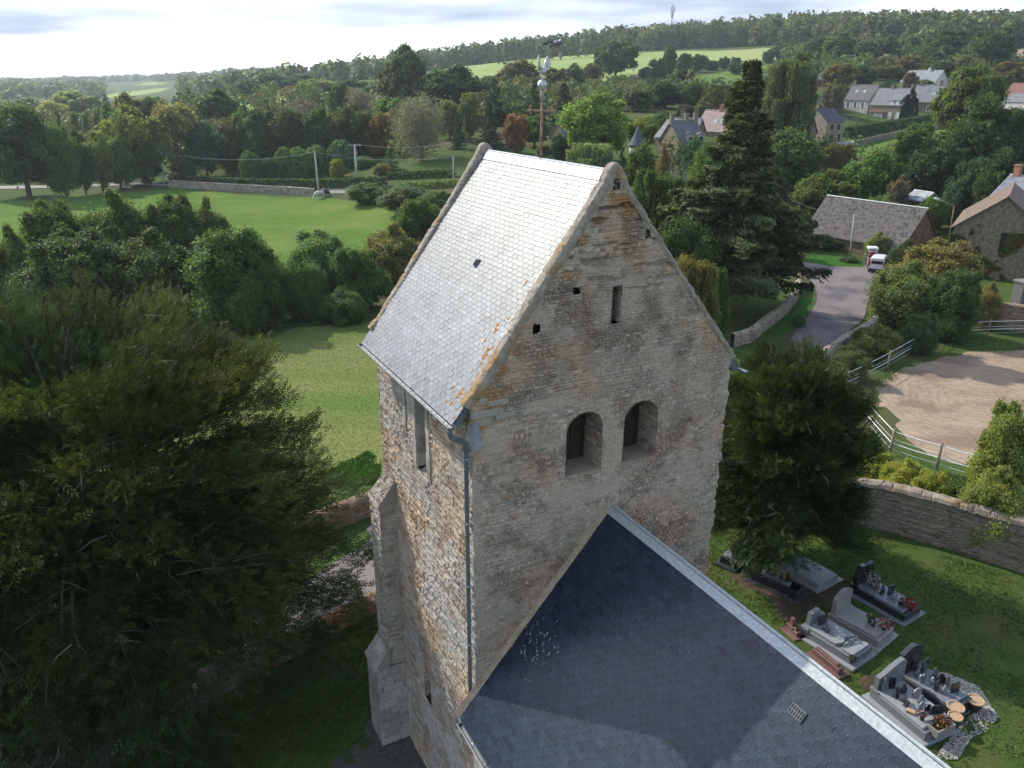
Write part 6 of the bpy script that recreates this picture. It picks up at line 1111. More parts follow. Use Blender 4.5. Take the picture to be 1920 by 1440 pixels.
flowers(g9, 1.0, .1, 'red and yellow plants growing in the stone planter box', [(.35, .04, .04), (.5, .3, .05), (.25, .05, .03)], .24, 60, seed=3, z=.30)
flowers(g9, .62, -.55, 'thin dried pink flowers at the front of the planter grave', [(.4, .2, .18)], .10, 20, seed=4)
plaque(g6, -.62, .1, 'dark oval plaque by the stepped headstone of the ribbon cross grave', 'granite_dark', 'arch', .30, .36, -.4); plaque(g6, -.40, -.15, 'pink diamond plaque on the ribbon cross grave', 'granite_red', 'diamond', .28, .26, .2); plaque(g6, -.22, -.35, 'small dark pointed plaque on the ribbon cross grave', 'granite_dark', 'diamond', .18, .22, .2)
flowers(g6, .92, -.9, 'black flower vase at the front corner of the ribbon cross grave', [(.05, .03, .03), (.09, .08, .06)], .15, 24, seed=6, z=.16)
flowers(g5, .28, .1, 'bouquet of dried cream and pink flowers on the pale arched grave', [(.5, .35, .28), (.3, .12, .1), (.55, .45, .35)], .15, 46, seed=7); plaque(g5, .50, -.05, 'small dark diamond plaque on the pale arched grave', 'granite_dark', 'diamond', .16, .28, 0); flowers(g5, .86, .1, 'large bunch of pink and white flowers at the foot of the pale arched grave', [(.55, .25, .28), (.6, .52, .5), (.3, .05, .06)], .28, 80, seed=8)
plaque(g4, -.34, -.05, 'pink toned portrait plaque on the split headstone grave', 'granite_red', 'square', .28, .30, .1); plaque(g4, -.08, -.25, 'black plaque with points on the split headstone grave', 'granite_black', 'rock', .26, .36, .1); plaque(g4, .10, .2, 'second black plaque, squarer, on the split headstone grave', 'granite_black', 'square', .26, .36, -.2); plaque(g4, .32, -.05, 'pale pinkish plaque near the foot of the split headstone grave', 'granite_pale', 'heart', .34, .24, 0)
flowers(g4, -.62, .1, 'tall white and pink bouquet at the split headstone', [(.62, .56, .54), (.55, .3, .3), (.6, .6, .55)], .30, 90, seed=9); flowers(g4, .84, 0, 'bright red begonias in a trough at the foot of the split headstone grave', [(.45, .03, .03), (.55, .05, .03)], .30, 90, seed=10, z=.30); flowers(g4, .60, -.35, 'small white flowers on the split headstone grave', [(.65, .64, .6)], .10, 24, seed=11); flowers(g4, -1.0, -.6, 'small red flowers behind the split headstone', [(.4, .05, .05)], .14, 30, seed=12, z=.16)
flowers(g2, .35, .1, 'red rose pot on the dark kerbed grave', [(.4, .04, .05)], .13, 36, seed=13); flowers(g2, -.35, .1, 'faded flower arrangement in the middle of the dark kerbed grave', [(.16, .06, .06), (.10, .07, .05)], .20, 50, seed=14); plaque(g2, -.05, -.05, 'low pale lilac plaque on the dark kerbed grave', 'granite_light', 'square', .30, .14, 0); plaque(g2, -.62, .0, 'small white plaque on the dark kerbed grave', 'ivory', 'arch', .16, .24, 0)
flowers(g1, .2, 0, 'dark flowers on the half hidden grave by the tower', [(.12, .03, .04), (.05, .04, .03)], .16, 30, seed=15)
for px, py, r0, lab in ((1826, 1316, .235, 'largest glazed flowerpot, on the white gravel at the far corner'), (1788, 1334, .225, 'middle glazed flowerpot at the foot of the dark grave'), (1787, 1352, .19, 'smallest glazed flowerpot, nearest the stone planter')):
    P = atz(px, py + 8, .16); e = empty('glazed_pot', (P[0], P[1], .16 if px < 1800 else .06), 0, lab, 'flowerpot', 'flowerpots at the dark grave'); mb = MB(); mb.lathe([(r0 * .55, 0), (r0 * .8, .10), (r0 * .92, .26), (r0 * .9, .30)], n=20); mb.obj('bowl', M['brown'], e, smooth=True)
    mb = MB(); mb.lathe([(r0 * .9, .29), (r0 * 1.06, .30), (r0 * 1.06, .345), (r0 * .88, .345), (r0 * .86, .26)], n=24); mb.obj('rim', M['terracotta'], e, smooth=True); MB().lathe([(.0, .325), (r0 * .90, .32)], n=20).obj('pot_soil', M['terracotta'], e)
# white chippings round the three-pot grave
def chips(name, poly, n, seed, zf):
    r = np.random.default_rng(seed); f = inpoly(poly); P = np.array(poly); x = r.uniform(P[:, 0].min(), P[:, 0].max(), n * 3); y = r.uniform(P[:, 1].min(), P[:, 1].max(), n * 3); q = f(x, y) & (fbm(x * 1.7, y * 1.7, seed) > .40 + .25 * (r.random(len(x)) - .3)); x, y = x[q][:n], y[q][:n]; m = len(x); s = r.uniform(.012, .034, m)
    oct_ = np.array([(1, 0, 0), (0, 1, 0), (-1, 0, 0), (0, -1, 0), (0, 0, .8)]); V = np.stack([x, y, 0 * x + zf], -1)[:, None] + oct_[None] * s[:, None, None] * r.uniform(.6, 1.3, (m, 5, 1)); F = np.array([(0, 1, 4), (1, 2, 4), (2, 3, 4), (3, 0, 4)])[None] + np.arange(m)[:, None, None] * 5
    o = npmesh(name, V.reshape(-1, 3), [F.reshape(-1, 3)], M['whitegravel'], None, np.repeat(r.uniform(.6, 1.2, (m, 1)) * np.ones((m, 3)), 5, 0)); return tag(o, kind='stuff')
chips('gravel', [tuple(atz(x, y, .05)[:2]) for x, y in ((1740, 1262), (1772, 1262), (1835, 1288), (1872, 1345), (1850, 1372), (1820, 1385), (1795, 1425), (1750, 1425), (1790, 1372), (1832, 1330), (1800, 1300), (1750, 1278))], 5200, 41, .075)
# clover, daisies and longer tufts in the lawn near the graves
def tufts(name, poly, n, seed, cols, size, dens=None, zl=.05, patch=True):
    r = np.random.default_rng(seed); f = inpoly(poly); P = np.array(poly); x = r.uniform(P[:, 0].min(), P[:, 0].max(), n * 2); y = r.uniform(P[:, 1].min(), P[:, 1].max(), n * 2); q = f(x, y) & ((not patch) | (fbm(x * .7, y * .7, seed) > .30 + .4 * r.random(len(x)))); x, y = x[q][:n], y[q][:n]; m = len(x); z = terrain(x, y) + zl
    Vp = np.stack([x, y, z + size * .3 * r.random(m)], -1); V, F = leafquads(Vp, unit(r.normal(0, .8, (m, 3)) + np.array([0, 0, .7])), size, r, .35); C = np.array(cols)[r.integers(0, len(cols), m)] * r.uniform(.7, 1.3, (m, 1)); o = npmesh(name, V, [F], M['yew'], None, np.repeat(C, 4, 0)); return tag(o, kind='stuff')
lawn_poly = [tuple(ch(*p)[:2]) for p in ((7, -14), (6.5, 5), (8, 10), (13, 10.5), (16, 9), (20, 6), (22.5, 1.8), (25, -6), (20, -14))]
tufts('grass', lawn_poly, 90000, 51, [(.05, .10, .02), (.075, .12, .026), (.10, .115, .035), (.045, .085, .02)], .055)
tufts('daisies', lawn_poly, 2600, 52, [(.55, .55, .5), (.5, .42, .28)], .016, zl=.10)
tufts('clover', [tuple(ch(*p)[:2]) for p in ((-9, -10), (-9, 5), (-4, 9.2), (3, 10.6), (.6, 5.8), (-.6, 5), (-1.4, 3), (-1.2, -10))], 46000, 53, [(.06, .115, .022), (.085, .125, .03), (.10, .09, .03), (.05, .09, .02)], .06)
tufts('nettles', [tuple(p[:2]) for p in (hit(600, 935), hit(705, 905), hit(716, 865), hit(690, 850), hit(640, 868), hit(610, 905))], 16000, 54, [(.05, .12, .02), (.07, .14, .03)], .16)
tufts('verge_weeds', [tuple(ch(*p)[:2]) for p in ((-.4, 6.2), (6, 6.4), (6, 11.2), (-.4, 10.4))], 12000, 55, [(.06, .12, .022), (.08, .14, .03)], .07)
tufts('wall_ivy', [tuple(p[:2]) for p in (hit(1640, 905), hit(1700, 915), hit(1790, 940), hit(1925, 968), hit(1925, 945), hit(1800, 915), hit(1700, 895))], 14000, 56, [(.05, .10, .02), (.09, .12, .03)], .12, zl=.6)

tufts('meadow_grass', [tuple(p[:2]) for p in (hit(480, 640), hit(700, 606), hit(720, 800), hit(700, 895), hit(640, 920), hit(520, 900), hit(300, 800), hit(300, 680))], 26000, 61, [(.17, .21, .06), (.22, .24, .09), (.14, .20, .05), (.20, .23, .07)], .055, zl=.06, patch=False)
tufts('arena_grass', [tuple(p[:2]) for p in (hit(1640, 705), hit(1760, 642), hit(1920, 635), hit(1940, 660), hit(1790, 668), hit(1700, 690), hit(1650, 740), hit(1640, 830), hit(1690, 860), hit(1640, 860), hit(1615, 790))], 16000, 63, [(.08, .14, .025), (.13, .16, .04), (.15, .15, .06)], .10, zl=.06)
# ------------------------------------------------------------------ houses: walls, roofs, chimneys, windows as separate parts
def house(name, label, p1, p2, d1, d2, depth, rise, wall='house', wcol=(1, 1, 1), roof='roof', rcol=(.16, .17, .19), side=1, wins=(), chim=(), lights=(), gwins=(), over=.25, ridge_m=None, cat='house', drop=.6, half=None):
    A, B = atd(*p1, d1), atd(*p2, d2); ez = (A[2] + B[2]) / 2; u = (B - A)[:2]; Lg = np.linalg.norm(u); u = u / Lg; n = np.array([-u[1], u[0]]) * side
    cs = [A[:2], B[:2], B[:2] + n * depth, A[:2] + n * depth]; zb = min(tz(*c) for c in cs) - drop; e = empty(name, (A[0], A[1], zb), math.atan2(u[1], u[0]), label, cat); H_ = ez - zb; s = side
    hf = half or depth / 2; Wl = MB(); D = depth * s; Hf = hf * s       # local: x along the facade, y into the house (sign s)
    V = [(0, 0, 0), (Lg, 0, 0), (Lg, D, 0), (0, D, 0), (0, 0, H_), (Lg, 0, H_), (Lg, D, H_), (0, D, H_), (0, Hf, H_ + rise - .05), (Lg, Hf, H_ + rise - .05)]
    Wl.add(V, [(0, 1, 5, 4), (2, 3, 7, 6), (1, 2, 6, 9, 5), (3, 0, 4, 8, 7)]); w = Wl.obj('wall', M[wall], e); w.color = (*wcol, 1)
    R = MB(); th = .14
    for ya, yr in ((0, Hf), (D, Hf)):
        o = -over if ya == 0 else over; k = rise / abs(yr - ya); y0 = ya + o * s; z0 = H_ - over * k
        a = [(-over, y0, z0), (Lg + over, y0, z0), (Lg + over, yr, H_ + rise), (-over, yr, H_ + rise)]; b = [(x, y, z + th) for x, y, z in a]; R.add(a + b, [(0, 1, 2, 3), (7, 6, 5, 4), (0, 4, 5, 1), (1, 5, 6, 2), (3, 7, 4, 0), (2, 6, 7, 3)])
    ro = R.obj('roof', M[roof], e); ro.color = (*rcol, 1)
    rg = MB(); rg.tube([(-over, Hf, H_ + rise + th), (Lg + over, Hf, H_ + rise + th)], .08 if ridge_m else .13, 6); q = rg.obj('ridge', M[ridge_m or roof], ro); q.color = (rcol[0] * 1.5, rcol[1] * 1.4, rcol[2] * 1.35, 1)
    for t, f, cm in chim:    # position along, fraction from facade eave to rear eave
        z = H_ + rise * (1 - abs(f * depth - hf) / hf); mb = MB(); mb.bevbox((t * Lg, f * D, z + .35), (.75, .62, 1.9), .03); mb.bevbox((t * Lg, f * D, z + 1.33), (.88, .75, .16), .03); c = mb.obj('chimney', M[cm], ro); c.color = (*wcol, 1)
    for t, f in lights:
        y = f * Hf; z = H_ + rise * f + th; k = math.atan2(rise, hf); mb = MB(); Rm = Matrix.Rotation(k * s, 3, 'X'); mb.box((t * Lg, y, z + .03), (.8, 1.1, .06), R=Rm); mb.obj('roof_window', M['skyglass'], ro)
    def window(x, z, ww, hh, kind, onx=None):
        P = (lambda a, dpt, c: (a, -dpt * s, c)) if onx is None else (lambda a, dpt, c: (onx + dpt * (1 if onx > 0 else -1), a * s, c)); sz = (lambda a, b, c: (a, b, c)) if onx is None else (lambda a, b, c: (b, a, c))
        mb = MB()
        for cc, dd in (((x - ww / 2 + .04, z), (.08, hh)), ((x + ww / 2 - .04, z), (.08, hh)), ((x, z + hh / 2 - .04), (ww - .17, .08)), ((x, z - hh / 2 + .04), (ww - .17, .08)), ((x, z), (.06, hh - .17))): mb.box(P(cc[0], .03, cc[1]), sz(dd[0], .08, dd[1]))
        fm = {'w': 'ivory', 'd': 'wood_dark', 'r': 'red', 'g': 'ivory', 's': 'ivory', 'v': 'ivory'}[kind]; f = mb.obj('window', M[fm], e); mb = MB(); mb.box(P(x, .012, z), sz(ww - .12, .02, hh - .12)); mb.obj('pane', M['ivory' if kind == 'v' else 'glass'], f)
        if kind in 's':
            for sg in (-1, 1): MB().box(P(x + sg * (ww * .77), .035, z), sz(ww * .48, .05, hh)).obj('shutter', M['ivory'], f)
        if kind in 'g': mb = MB(); mb.box(P(x, .02, z + hh / 2 + .12), sz(ww + .5, .05, .22)); mb.box(P(x, .03, z - hh / 2 - .10), sz(ww + .4, .09, .14)); [mb.box(P(x + sg * (ww / 2 + .12), .02, z), sz(.2, .05, hh - .02)) for sg in (-1, 1)]; mb.obj('stone_surround', M['ashlar'], f)
    for t, v, ww, hh, kind in wins: window(t * Lg, H_ - v, ww, hh, kind)
    for f, v, ww, hh, kind, right in gwins: window(f * depth, H_ - v, ww, hh, kind, onx=Lg if right else -1e-3)
    e['_L'] = Lg; e['_H'] = H_; return e
SL, DS, PK = (.20, .21, .23), (.085, .095, .115), (.33, .255, .235)
a = house('stone_house', 'small square stone house with blue slate roof and dark shutters', (1551, 229), (1583, 226), 226, 231, 7.6, 2.9, rcol=DS, wcol=(1.05, 1, .95), wins=[(.32, 1.4, .9, 1.35, 'd'), (.72, 1.4, .9, 1.35, 'd'), (.36, 4.2, 1.5, 1.7, 'd'), (.82, 4.1, .6, 1.7, 'd')], chim=[(.5, .9, 'brick')], side=1)
house('terrace_house', 'left house of the long terrace with white front and shutters', (1583, 187), (1629, 188), 288, 284, 9, 4.4, wall='render', wcol=(.86, .84, .80), rcol=(.15, .145, .145), wins=[(.18, 1.5, .9, 1.7, 's'), (.48, 1.5, .9, 1.7, 's'), (.78, 1.5, .9, 1.7, 's'), (.20, 4.6, 1.1, 1.9, 'v'), (.50, 4.7, 1.0, 2.1, 'v'), (.80, 4.7, .9, 2.1, 'v')], lights=[(.30, .55), (.62, .55)], chim=[(.05, .5, 'house')])
b = house('terrace_house', 'middle house of the long terrace with a wide dormer', (1632, 196), (1692, 197), 282, 277, 9, 4.6, rcol=SL, wcol=(.92, .88, .82), wins=[(.30, 3.2, 3.0, 1.9, 'v'), (.66, 3.1, 1.1, 2.0, 'v'), (.90, 3.1, 1.1, 2.0, 'v')], chim=[(.38, .5, 'house'), (.98, .5, 'house')])
mb = MB(); Lb, Hb = b['_L'], b['_H']; mb.box((Lb * .76, .55, Hb + .45), (3.4, 1.1, 1.7)); dm = mb.obj('dormer', M['house'], b); dm.color = (.9, .86, .8, 1); mb = MB(); mb.add([(Lb * .76 - 1.9, -.25, Hb + 1.25), (Lb * .76 + 1.9, -.25, Hb + 1.25), (Lb * .76 + 1.9, 3.2, Hb + 3.2), (Lb * .76 - 1.9, 3.2, Hb + 3.2), (Lb * .76 - 1.9, -.25, Hb + 1.37), (Lb * .76 + 1.9, -.25, Hb + 1.37), (Lb * .76 + 1.9, 3.2, Hb + 3.32), (Lb * .76 - 1.9, 3.2, Hb + 3.32)], [(4, 5, 6, 7), (0, 1, 5, 4), (1, 2, 6, 5), (3, 0, 4, 7)]); q = mb.obj('dormer_roof', M['roof'], dm); q.color = (*SL, 1)
for k in (-.85, .85):
    mb = MB(); mb.box((Lb * .76 + k, -.03, Hb + .45), (1.25, .06, 1.5)); mb.obj('dormer_window', M['ivory'], dm); 
mb = MB(); mb.box((Lb * .30, -.5, Hb - 2.1), (5.2, 1.0, .14)); mb.obj('awning', M['brick'], b)
house('terrace_house', 'right house of the long terrace in brown stone with framed windows', (1705, 192), (1776, 190), 292, 288, 9, 4.8, rcol=SL, wcol=(.85, .76, .66), wins=[(.80, 2.0, 1.2, 1.7, 'g'), (.82, 5.3, 1.2, 1.9, 'g'), (.55, 2.0, 1.1, 1.6, 'g')], lights=[(.55, .45)], chim=[(.08, .5, 'house'), (.62, .5, 'house')])
house('annex', 'low slate roofed annex at the left of the long terrace', (1536, 198), (1583, 197), 276, 282, 7, 2.4, rcol=(.13, .135, .15), wcol=(.8, .7, .6), wins=[(.6, 1.2, 1.0, 1.2, 'w')], chim=[(.9, .3, 'brick')])
house('red_window_house', 'dark roofed house with red windows among trees', (1530, 149), (1557, 149), 328, 326, 7, 2.2, rcol=(.12, .12, .13), wcol=(.8, .55, .45), wins=[(.30, 1.3, 1.1, 1.6, 'r'), (.66, 1.3, 1.1, 1.6, 'r')])
house('bungalow', 'white bungalow with pale slate roof on the slope', (1688, 155), (1752, 153), 342, 336, 10, 3.9, wall='render', wcol=(1, 1, 1), rcol=(.27, .29, .31), wins=[(.2, 1.3, 1.3, 1.3, 'w'), (.8, 1.3, 1.3, 1.3, 'w')], chim=[(.62, .45, 'render')])
house('red_roof_house', 'white walled house with dull red roof at the right edge', (1880, 178), (1950, 181), 312, 306, 9, 3.6, wall='render', roof='roof', rcol=(.22, .115, .10), wins=[(.2, 1.3, 1.4, 1.2, 'w')])
house('slate_shed', 'grey slate outbuilding below the red roofed house', (1884, 190), (1935, 192), 296, 292, 7, 2.2, wall='render', rcol=(.20, .21, .22))
house('slate_hut', 'small slate roof glimpsed right of the white bungalow', (1774, 166), (1795, 166), 335, 333, 6, 2.4, wall='render', rcol=(.22, .25, .26))
house('manor_wing', 'left wing of the manor with pale grey slate roof', (1229, 257), (1262, 257), 163, 160, 6.5, 2.9, rcol=(.24, .25, .265), wcol=(.9, .8, .66), wins=[(.5, 1.3, .8, 1.2, 'w')])
m1 = house('manor_house', 'front wing of the manor with two stone dormers', (1276, 270), (1322, 266), 150, 153, 7, 3.6, rcol=(.15, .155, .165), wcol=(.95, .88, .78), chim=[(.02, .5, 'house'), (.60, .5, 'house'), (.98, .5, 'house')], wins=[(.5, 1.5, 1, 1.4, 'w')])
for t in (.40, .84):
    Lm, Hm = m1['_L'], m1['_H']; mb = MB(); mb.box((t * Lm, .75, Hm + .55), (1.35, 1.4, 1.7)); q = mb.obj('dormer', M['ashlar'], m1); MB().box((t * Lm, .03, Hm + .5), (.75, .05, 1.1)).obj('dormer_window', M['glass'], q); mb = MB(); mb.prism([(-.85, 0), (0, .55), (.85, 0)], (t * Lm, .0, Hm + 1.4), (1, 0, 0), (0, 0, 1), (0, 1, 0), 1.9); r_ = mb.obj('dormer_roof', M['roof'], q); r_.color = (.2, .2, .2, 1)
house('manor_barn', 'long pinkish tiled roof building behind the manor', (1302, 246), (1386, 246), 186, 180, 8, 4.0, rcol=PK, wcol=(.85, .72, .6), lights=[(.52, .45), (.60, .45), (.36, .45)], chim=[(.35, .5, 'brick')])
house('manor_range', 'slate roofed rear range of the manor', (1250, 247), (1305, 246), 172, 170, 6, 2.4, rcol=(.23, .245, .26), wcol=(.9, .8, .66), chim=[(.35, .5, 'house')])
house('gabled_house', 'grey gabled house half hidden by the tall spruce', (1359, 208), (1402, 207), 206, 202, 7, 3.7, rcol=(.26, .275, .29), wcol=(.8, .68, .58), wins=[(.18, 1.4, 1.2, 1.5, 'w')], chim=[(.35, .5, 'house')])
house('slate_cottage', 'dark blue slate cottage left of the small stone house', (1466, 250), (1512, 250), 206, 204, 7, 3.3, rcol=(.075, .085, .12), wcol=(.85, .75, .65), chim=[(.85, .5, 'house')])
house('outhouse', 'small slate outhouse behind the weathercock garden', (1060, 262), (1084, 258), 160, 162, 5, 3.4, rcol=(.16, .175, .18), wcol=(.8, .72, .62))
bn = house('stone_barn', 'long low stone barn with sagging grey slate roof', (1512, 431), (1690, 464), 112, 104.5, 7.5, 4.2, roof='barn_slates' if 'barn_slates' in M else 'roof', rcol=(.125, .113, .112), wcol=(.72, .66, .56), side=1, over=.3, cat='barn', ridge_m='zinc')
mb = MB(); rs = random.Random(4)     # slipped and lifted slates on the barn roof
for _ in range(300):
    t, f = rs.random(), rs.random() ** .8; y = f * 3.75; z = bn['_H'] + 4.2 * f + .155; w_ = rs.uniform(.08, .2); k = math.atan2(4.2, 3.75) - rs.uniform(.0, .25); mb.box((t * bn['_L'], y, z + .02), (w_, .2, .014), R=Matrix.Rotation(k, 3, 'X') @ Matrix.Rotation(rs.uniform(-.2, .2), 3, 'Z'))
q = mb.obj('loose_slates', M['roof'], bn); q.color = (.085, .08, .08, 1); q['kind'] = 'stuff'
gh = house('gable_house', 'ivy covered gable house with brown tiled roof at the right edge', (1790, 424), (1812, 393), 101, 116.2, 9, 3.5, rcol=(.20, .145, .115), wcol=(.80, .74, .62), side=-1, over=.35, gwins=[(.58, 1.3, 1.2, 2.1, 'd', False)])
house('rear_house', 'slate roofed house with tall brick chimney behind the ivy gable', (1852, 376), (1945, 388), 117, 114, 8, 2.9, rcol=(.20, .22, .25), wcol=(.8, .74, .66), chim=[(.10, .5, 'brick')], ridge_m='zinc')
house('tin_shed', 'little lean-to shed with pale tin roof in the trees', (1698, 373), (1730, 375), 127, 125, 3.2, .9, rcol=(.40, .42, .45), wcol=(.5, .42, .36), cat='shed')
# creeper on the gable house, ivy on the terrace gable
def creeper(o, ax, ay, n, poly, cnt, cols, seed, label, name='creeper', size=.16):
    r = np.random.default_rng(seed); f = inpoly(poly); P = np.array(poly); x = r.uniform(P[:, 0].min(), P[:, 0].max(), cnt * 3); y = r.uniform(P[:, 1].min(), P[:, 1].max(), cnt * 3); q = f(x, y) & (fbm(x * .55, y * .55, seed) > .42 + .12 * sstep(0, 1, (y - P[:, 1].min()) / np.ptp(P[:, 1]))); x, y = x[q][:cnt], y[q][:cnt]
    o, ax, ay, n = map(np.array, (o, ax, ay, n)); p = x[:, None] * ax + y[:, None] * ay + n * r.uniform(.02, .22, (len(x), 1)); V, F = leafquads(p, unit(n + .6 * r.normal(size=(len(x), 3))), size, r, .8); e = empty(name, o, 0, label, 'climbing plant'); c = np.array(cols)[np.clip((fbm(x * .9, y * .9, seed + 3) * 1.6 * len(cols) - .3 * len(cols)).astype(int), 0, len(cols) - 1)] * r.uniform(.7, 1.3, (len(x), 1)); npmesh('foliage', V, [F], M['yew'], e, np.repeat(c, 4, 0)); return e
def wall_frame(e, left):   # end wall of a house: origin, across, normal (world)
    c, s = math.cos(e.rotation_euler[2]), math.sin(e.rotation_euler[2]); return np.array(e.location), np.array([c, s, 0]), np.array([-s, c, 0])
o, ux, uy = wall_frame(gh, True); Hh = gh['_H']
creeper(o, -uy, (0, 0, 1.0), -ux, [(-.2, 0), (-.2, Hh * .9), (1.2, Hh + .6), (2.8, Hh + .4), (3.4, Hh * .5), (4.6, Hh * .35), (5.6, Hh + 1.2), (7.6, Hh + 1.6), (9.2, Hh), (9.2, 0)], 9000, [(.05, .09, .022), (.085, .10, .03), (.15, .065, .03), (.11, .085, .035)], 91, 'green and rusty creeper climbing the gable house wall')
o, ux, uy = wall_frame(b, True); o2 = o + ux * (b['_L'] + .05)
creeper(o2, uy, (0, 0, 1.0), ux, [(-.3, 0), (-.3, Hb + .3), (4.5, Hb + 4.9), (9.3, Hb + .3), (9.3, 0)], 6000, [(.022, .040, .016), (.03, .05, .018)], 93, 'dark ivy covering the end gable of the long terrace', 'ivy', .42)
# round turret
P = atd(1195, 272, 157); e = empty('turret', (P[0], P[1], tz(P[0], P[1]) - .3), 0, 'round manor turret with flared conical blue slate roof', 'turret'); h = P[2] - e.location[2]; ap = atd(1195, 234, 157)[2] - e.location[2]; dw = 34 / FPX * abs((P - CAMP) @ FW) / 2; R_ = ap - h
mb = MB(); mb.lathe([(dw * .90, 0), (dw * .88, h)], n=20); w = mb.obj('wall', M['render'], e, smooth=True); w.color = (.8, .76, .68, 1)
mb = MB(); mb.lathe([(dw * 1.03, h - .12), (dw * 1.04, h), (dw * .80, h + R_ * .16), (dw * .52, h + R_ * .40), (dw * .30, h + R_ * .64), (dw * .13, h + R_ * .86), (.05, ap)], n=24); q = mb.obj('roof', M['roof'], e); q.color = (.12, .145, .18, 1); mb = MB(); mb.tube([(0, 0, ap - .1), (0, 0, ap + .9)], [.05, .02], 6); mb.obj('finial', M['zinc'], q)

# ------------------------------------------------------------------ street furniture
def pole(px, py, ptop, label, r=.11, cross=0.0, m='pole', box=False):
    P = hit(px, py); top = atd(ptop[0], ptop[1], np.hypot(P[0], P[1])); e = empty('utility_pole', P, math.atan2(P[1], P[0]) - 1.57, label, 'utility pole'); h = top[2] - P[2]; c, s = math.cos(e.rotation_euler[2]), math.sin(e.rotation_euler[2]); dx = (top[0] - P[0]) * c + (top[1] - P[1]) * s
    mb = MB(); mb.tube([(0, 0, -.4), (dx * .5, 0, h * .5), (dx, 0, h)], [r * 1.3, r * 1.1, r * .8], 8); mb.obj('post', M[m], e, smooth=True)
    if cross: mb = MB(); mb.box((dx, 0, h - .15), (cross, .12, .12)); ca_ = mb.obj('crossarm', M['zinc'], e); 
    if cross:
        for k in (-1, 0, 1): MB().lathe([(.04, 0), (.07, .06), (.03, .2)], (dx + k * cross * .45, 0, h - .08), 8).obj('insulator', M['ivory'], ca_)
    if box: MB().bevbox((dx + .25, 0, h - 1.6), (.4, .35, .7), .03).obj('transformer', M['rust'], e)
    e['_t'] = 1; return np.array([top[0], top[1], top[2] - .1])
tA = pole(306, 346, (302, 284), 'leaning wooden pole by the track at the pasture corner', .13); tB = pole(598, 367, (590, 284), 'bare wooden pole standing beside the horses', .16); tC = pole(670, 346, (665, 271), 'thick concrete pole with crossarm by the lane', .22, 2.4, box=True); tD = pole(850, 345, (850, 293), 'thin wooden pole just left of the tower roof', .12)
tE = pole(1594, 480, (1602, 402), 'grey pole standing in front of the barn', .11); tF = pole(1605, 268, (1607, 214), 'dark pole in front of the terrace hedge', .14, m='bark'); tG = pole(1774, 240, (1773, 168), 'grey pole beside the right end of the terrace', .12); tH = pole(1428, 124, (1430, 88), 'far electricity pole on the hillside field', .16); tI = pole(1368, 136, (1372, 96), 'far pole in the field hedge', .14)
def wire(a, b, label, sag=1.0, r=.03):
    a, b = np.array(a), np.array(b); e = empty('overhead_wire', (a + b) / 2, 0, label, 'overhead wire'); o = (a + b) / 2; mb = MB(); mb.tube([a + (b - a) * t - np.array([0, 0, 4 * sag * t * (1 - t)]) - o for t in np.linspace(0, 1, 13)], r, 4); mb.obj('cable', M['wire'], e)
wire(tA, tB, 'sagging cable between the leaning pole and the horse pole', 1.6, .045); wire(tB, tD, 'cable from the horse pole to the thin pole by the tower', 1.0); wire(tC + [0, 0, .2], np.array([*hit(850, 330)[:2], tD[2] + 2.0]), 'upper cable running right from the concrete pole', .8)
wire(tA, atd(-40, 300, 200), 'cable running left from the leaning pole', 1.2); wire(tE, atd(1480, 372, 112), 'black cable from the barn pole towards the spruce', .5, .02)
P = hit(1778, 455); top = atd(1789, 386, np.hypot(P[0], P[1])); e = empty('street_lamp', P, 0, 'rusty street lamp on a slender post beside the gable house', 'street lamp'); t = top - P; head = atd(1762, 375, np.hypot(P[0], P[1]) - .4) - P
mb = MB(); mb.tube([(0, 0, -.3), tuple(t * .5), tuple(t)], [.10, .08, .06], 8); mb.obj('post', M['rust'], e, smooth=True); mb = MB(); mb.tube([tuple(t), tuple(t + (head - t) * .5 + np.array([0, 0, .05])), tuple(head)], [.05, .045, .04], 6); mb.obj('arm', M['bare'], e, smooth=True); mb = MB(); v = unit((head - t)[None])[0]; mb.tube([tuple(head - v * .1), tuple(head + v * .25), tuple(head + v * .6), tuple(head + v * .75)], [.06, .16, .15, .05], 10); mb.obj('lamp_head', M['ivory'], e, smooth=True)
# telephone box
P = hit(1630, 502); e = empty('phone_box', P, math.atan2(-P[0], P[1]) + .25, 'white framed telephone box with red door panels by the van', 'telephone box'); mb = MB(); w_, h_ = .95, 2.35
for x in (-1, 1):
    for y in (-1, 1): mb.box((x * (w_ / 2 - .04), y * (w_ / 2 - .04), h_ / 2), (.08, .08, h_))
for z in (.06, 1.2, h_ - .32):
    for x in (-1, 1): mb.box((x * (w_ / 2 - .04), 0, z), (.075, w_ - .17, .09)); mb.box((0, x * (w_ / 2 - .04), z), (w_ - .17, .075, .09))
mb.obj('frame', M['alu'], e); mb = MB(); mb.bevbox((0, 0, h_ + .02), (w_ + .12, w_ + .12, .22), .05); mb.obj('roof', M['ivory'], e); mb = MB(); mb.box((0, 0, h_ - .2), (w_ - .1, w_ - .1, .18)); mb.obj('fascia', M['glass'], e)
for zc_, zh in ((.63, 1.0), (1.6, .74)):
    MB().box((0, -w_ / 2 + .03, zc_), (w_ - .2, .02, zh)).obj('door_panel', M['red'], e)
MB().box((w_ / 2 - .03, 0, 1.2), (.02, w_ - .2, 2.0)).obj('side_glass', M['glass'], e); MB().box((-w_ / 2 + .03, 0, 1.2), (.02, w_ - .2, 2.0)).obj('side_glass', M['glass'], e)

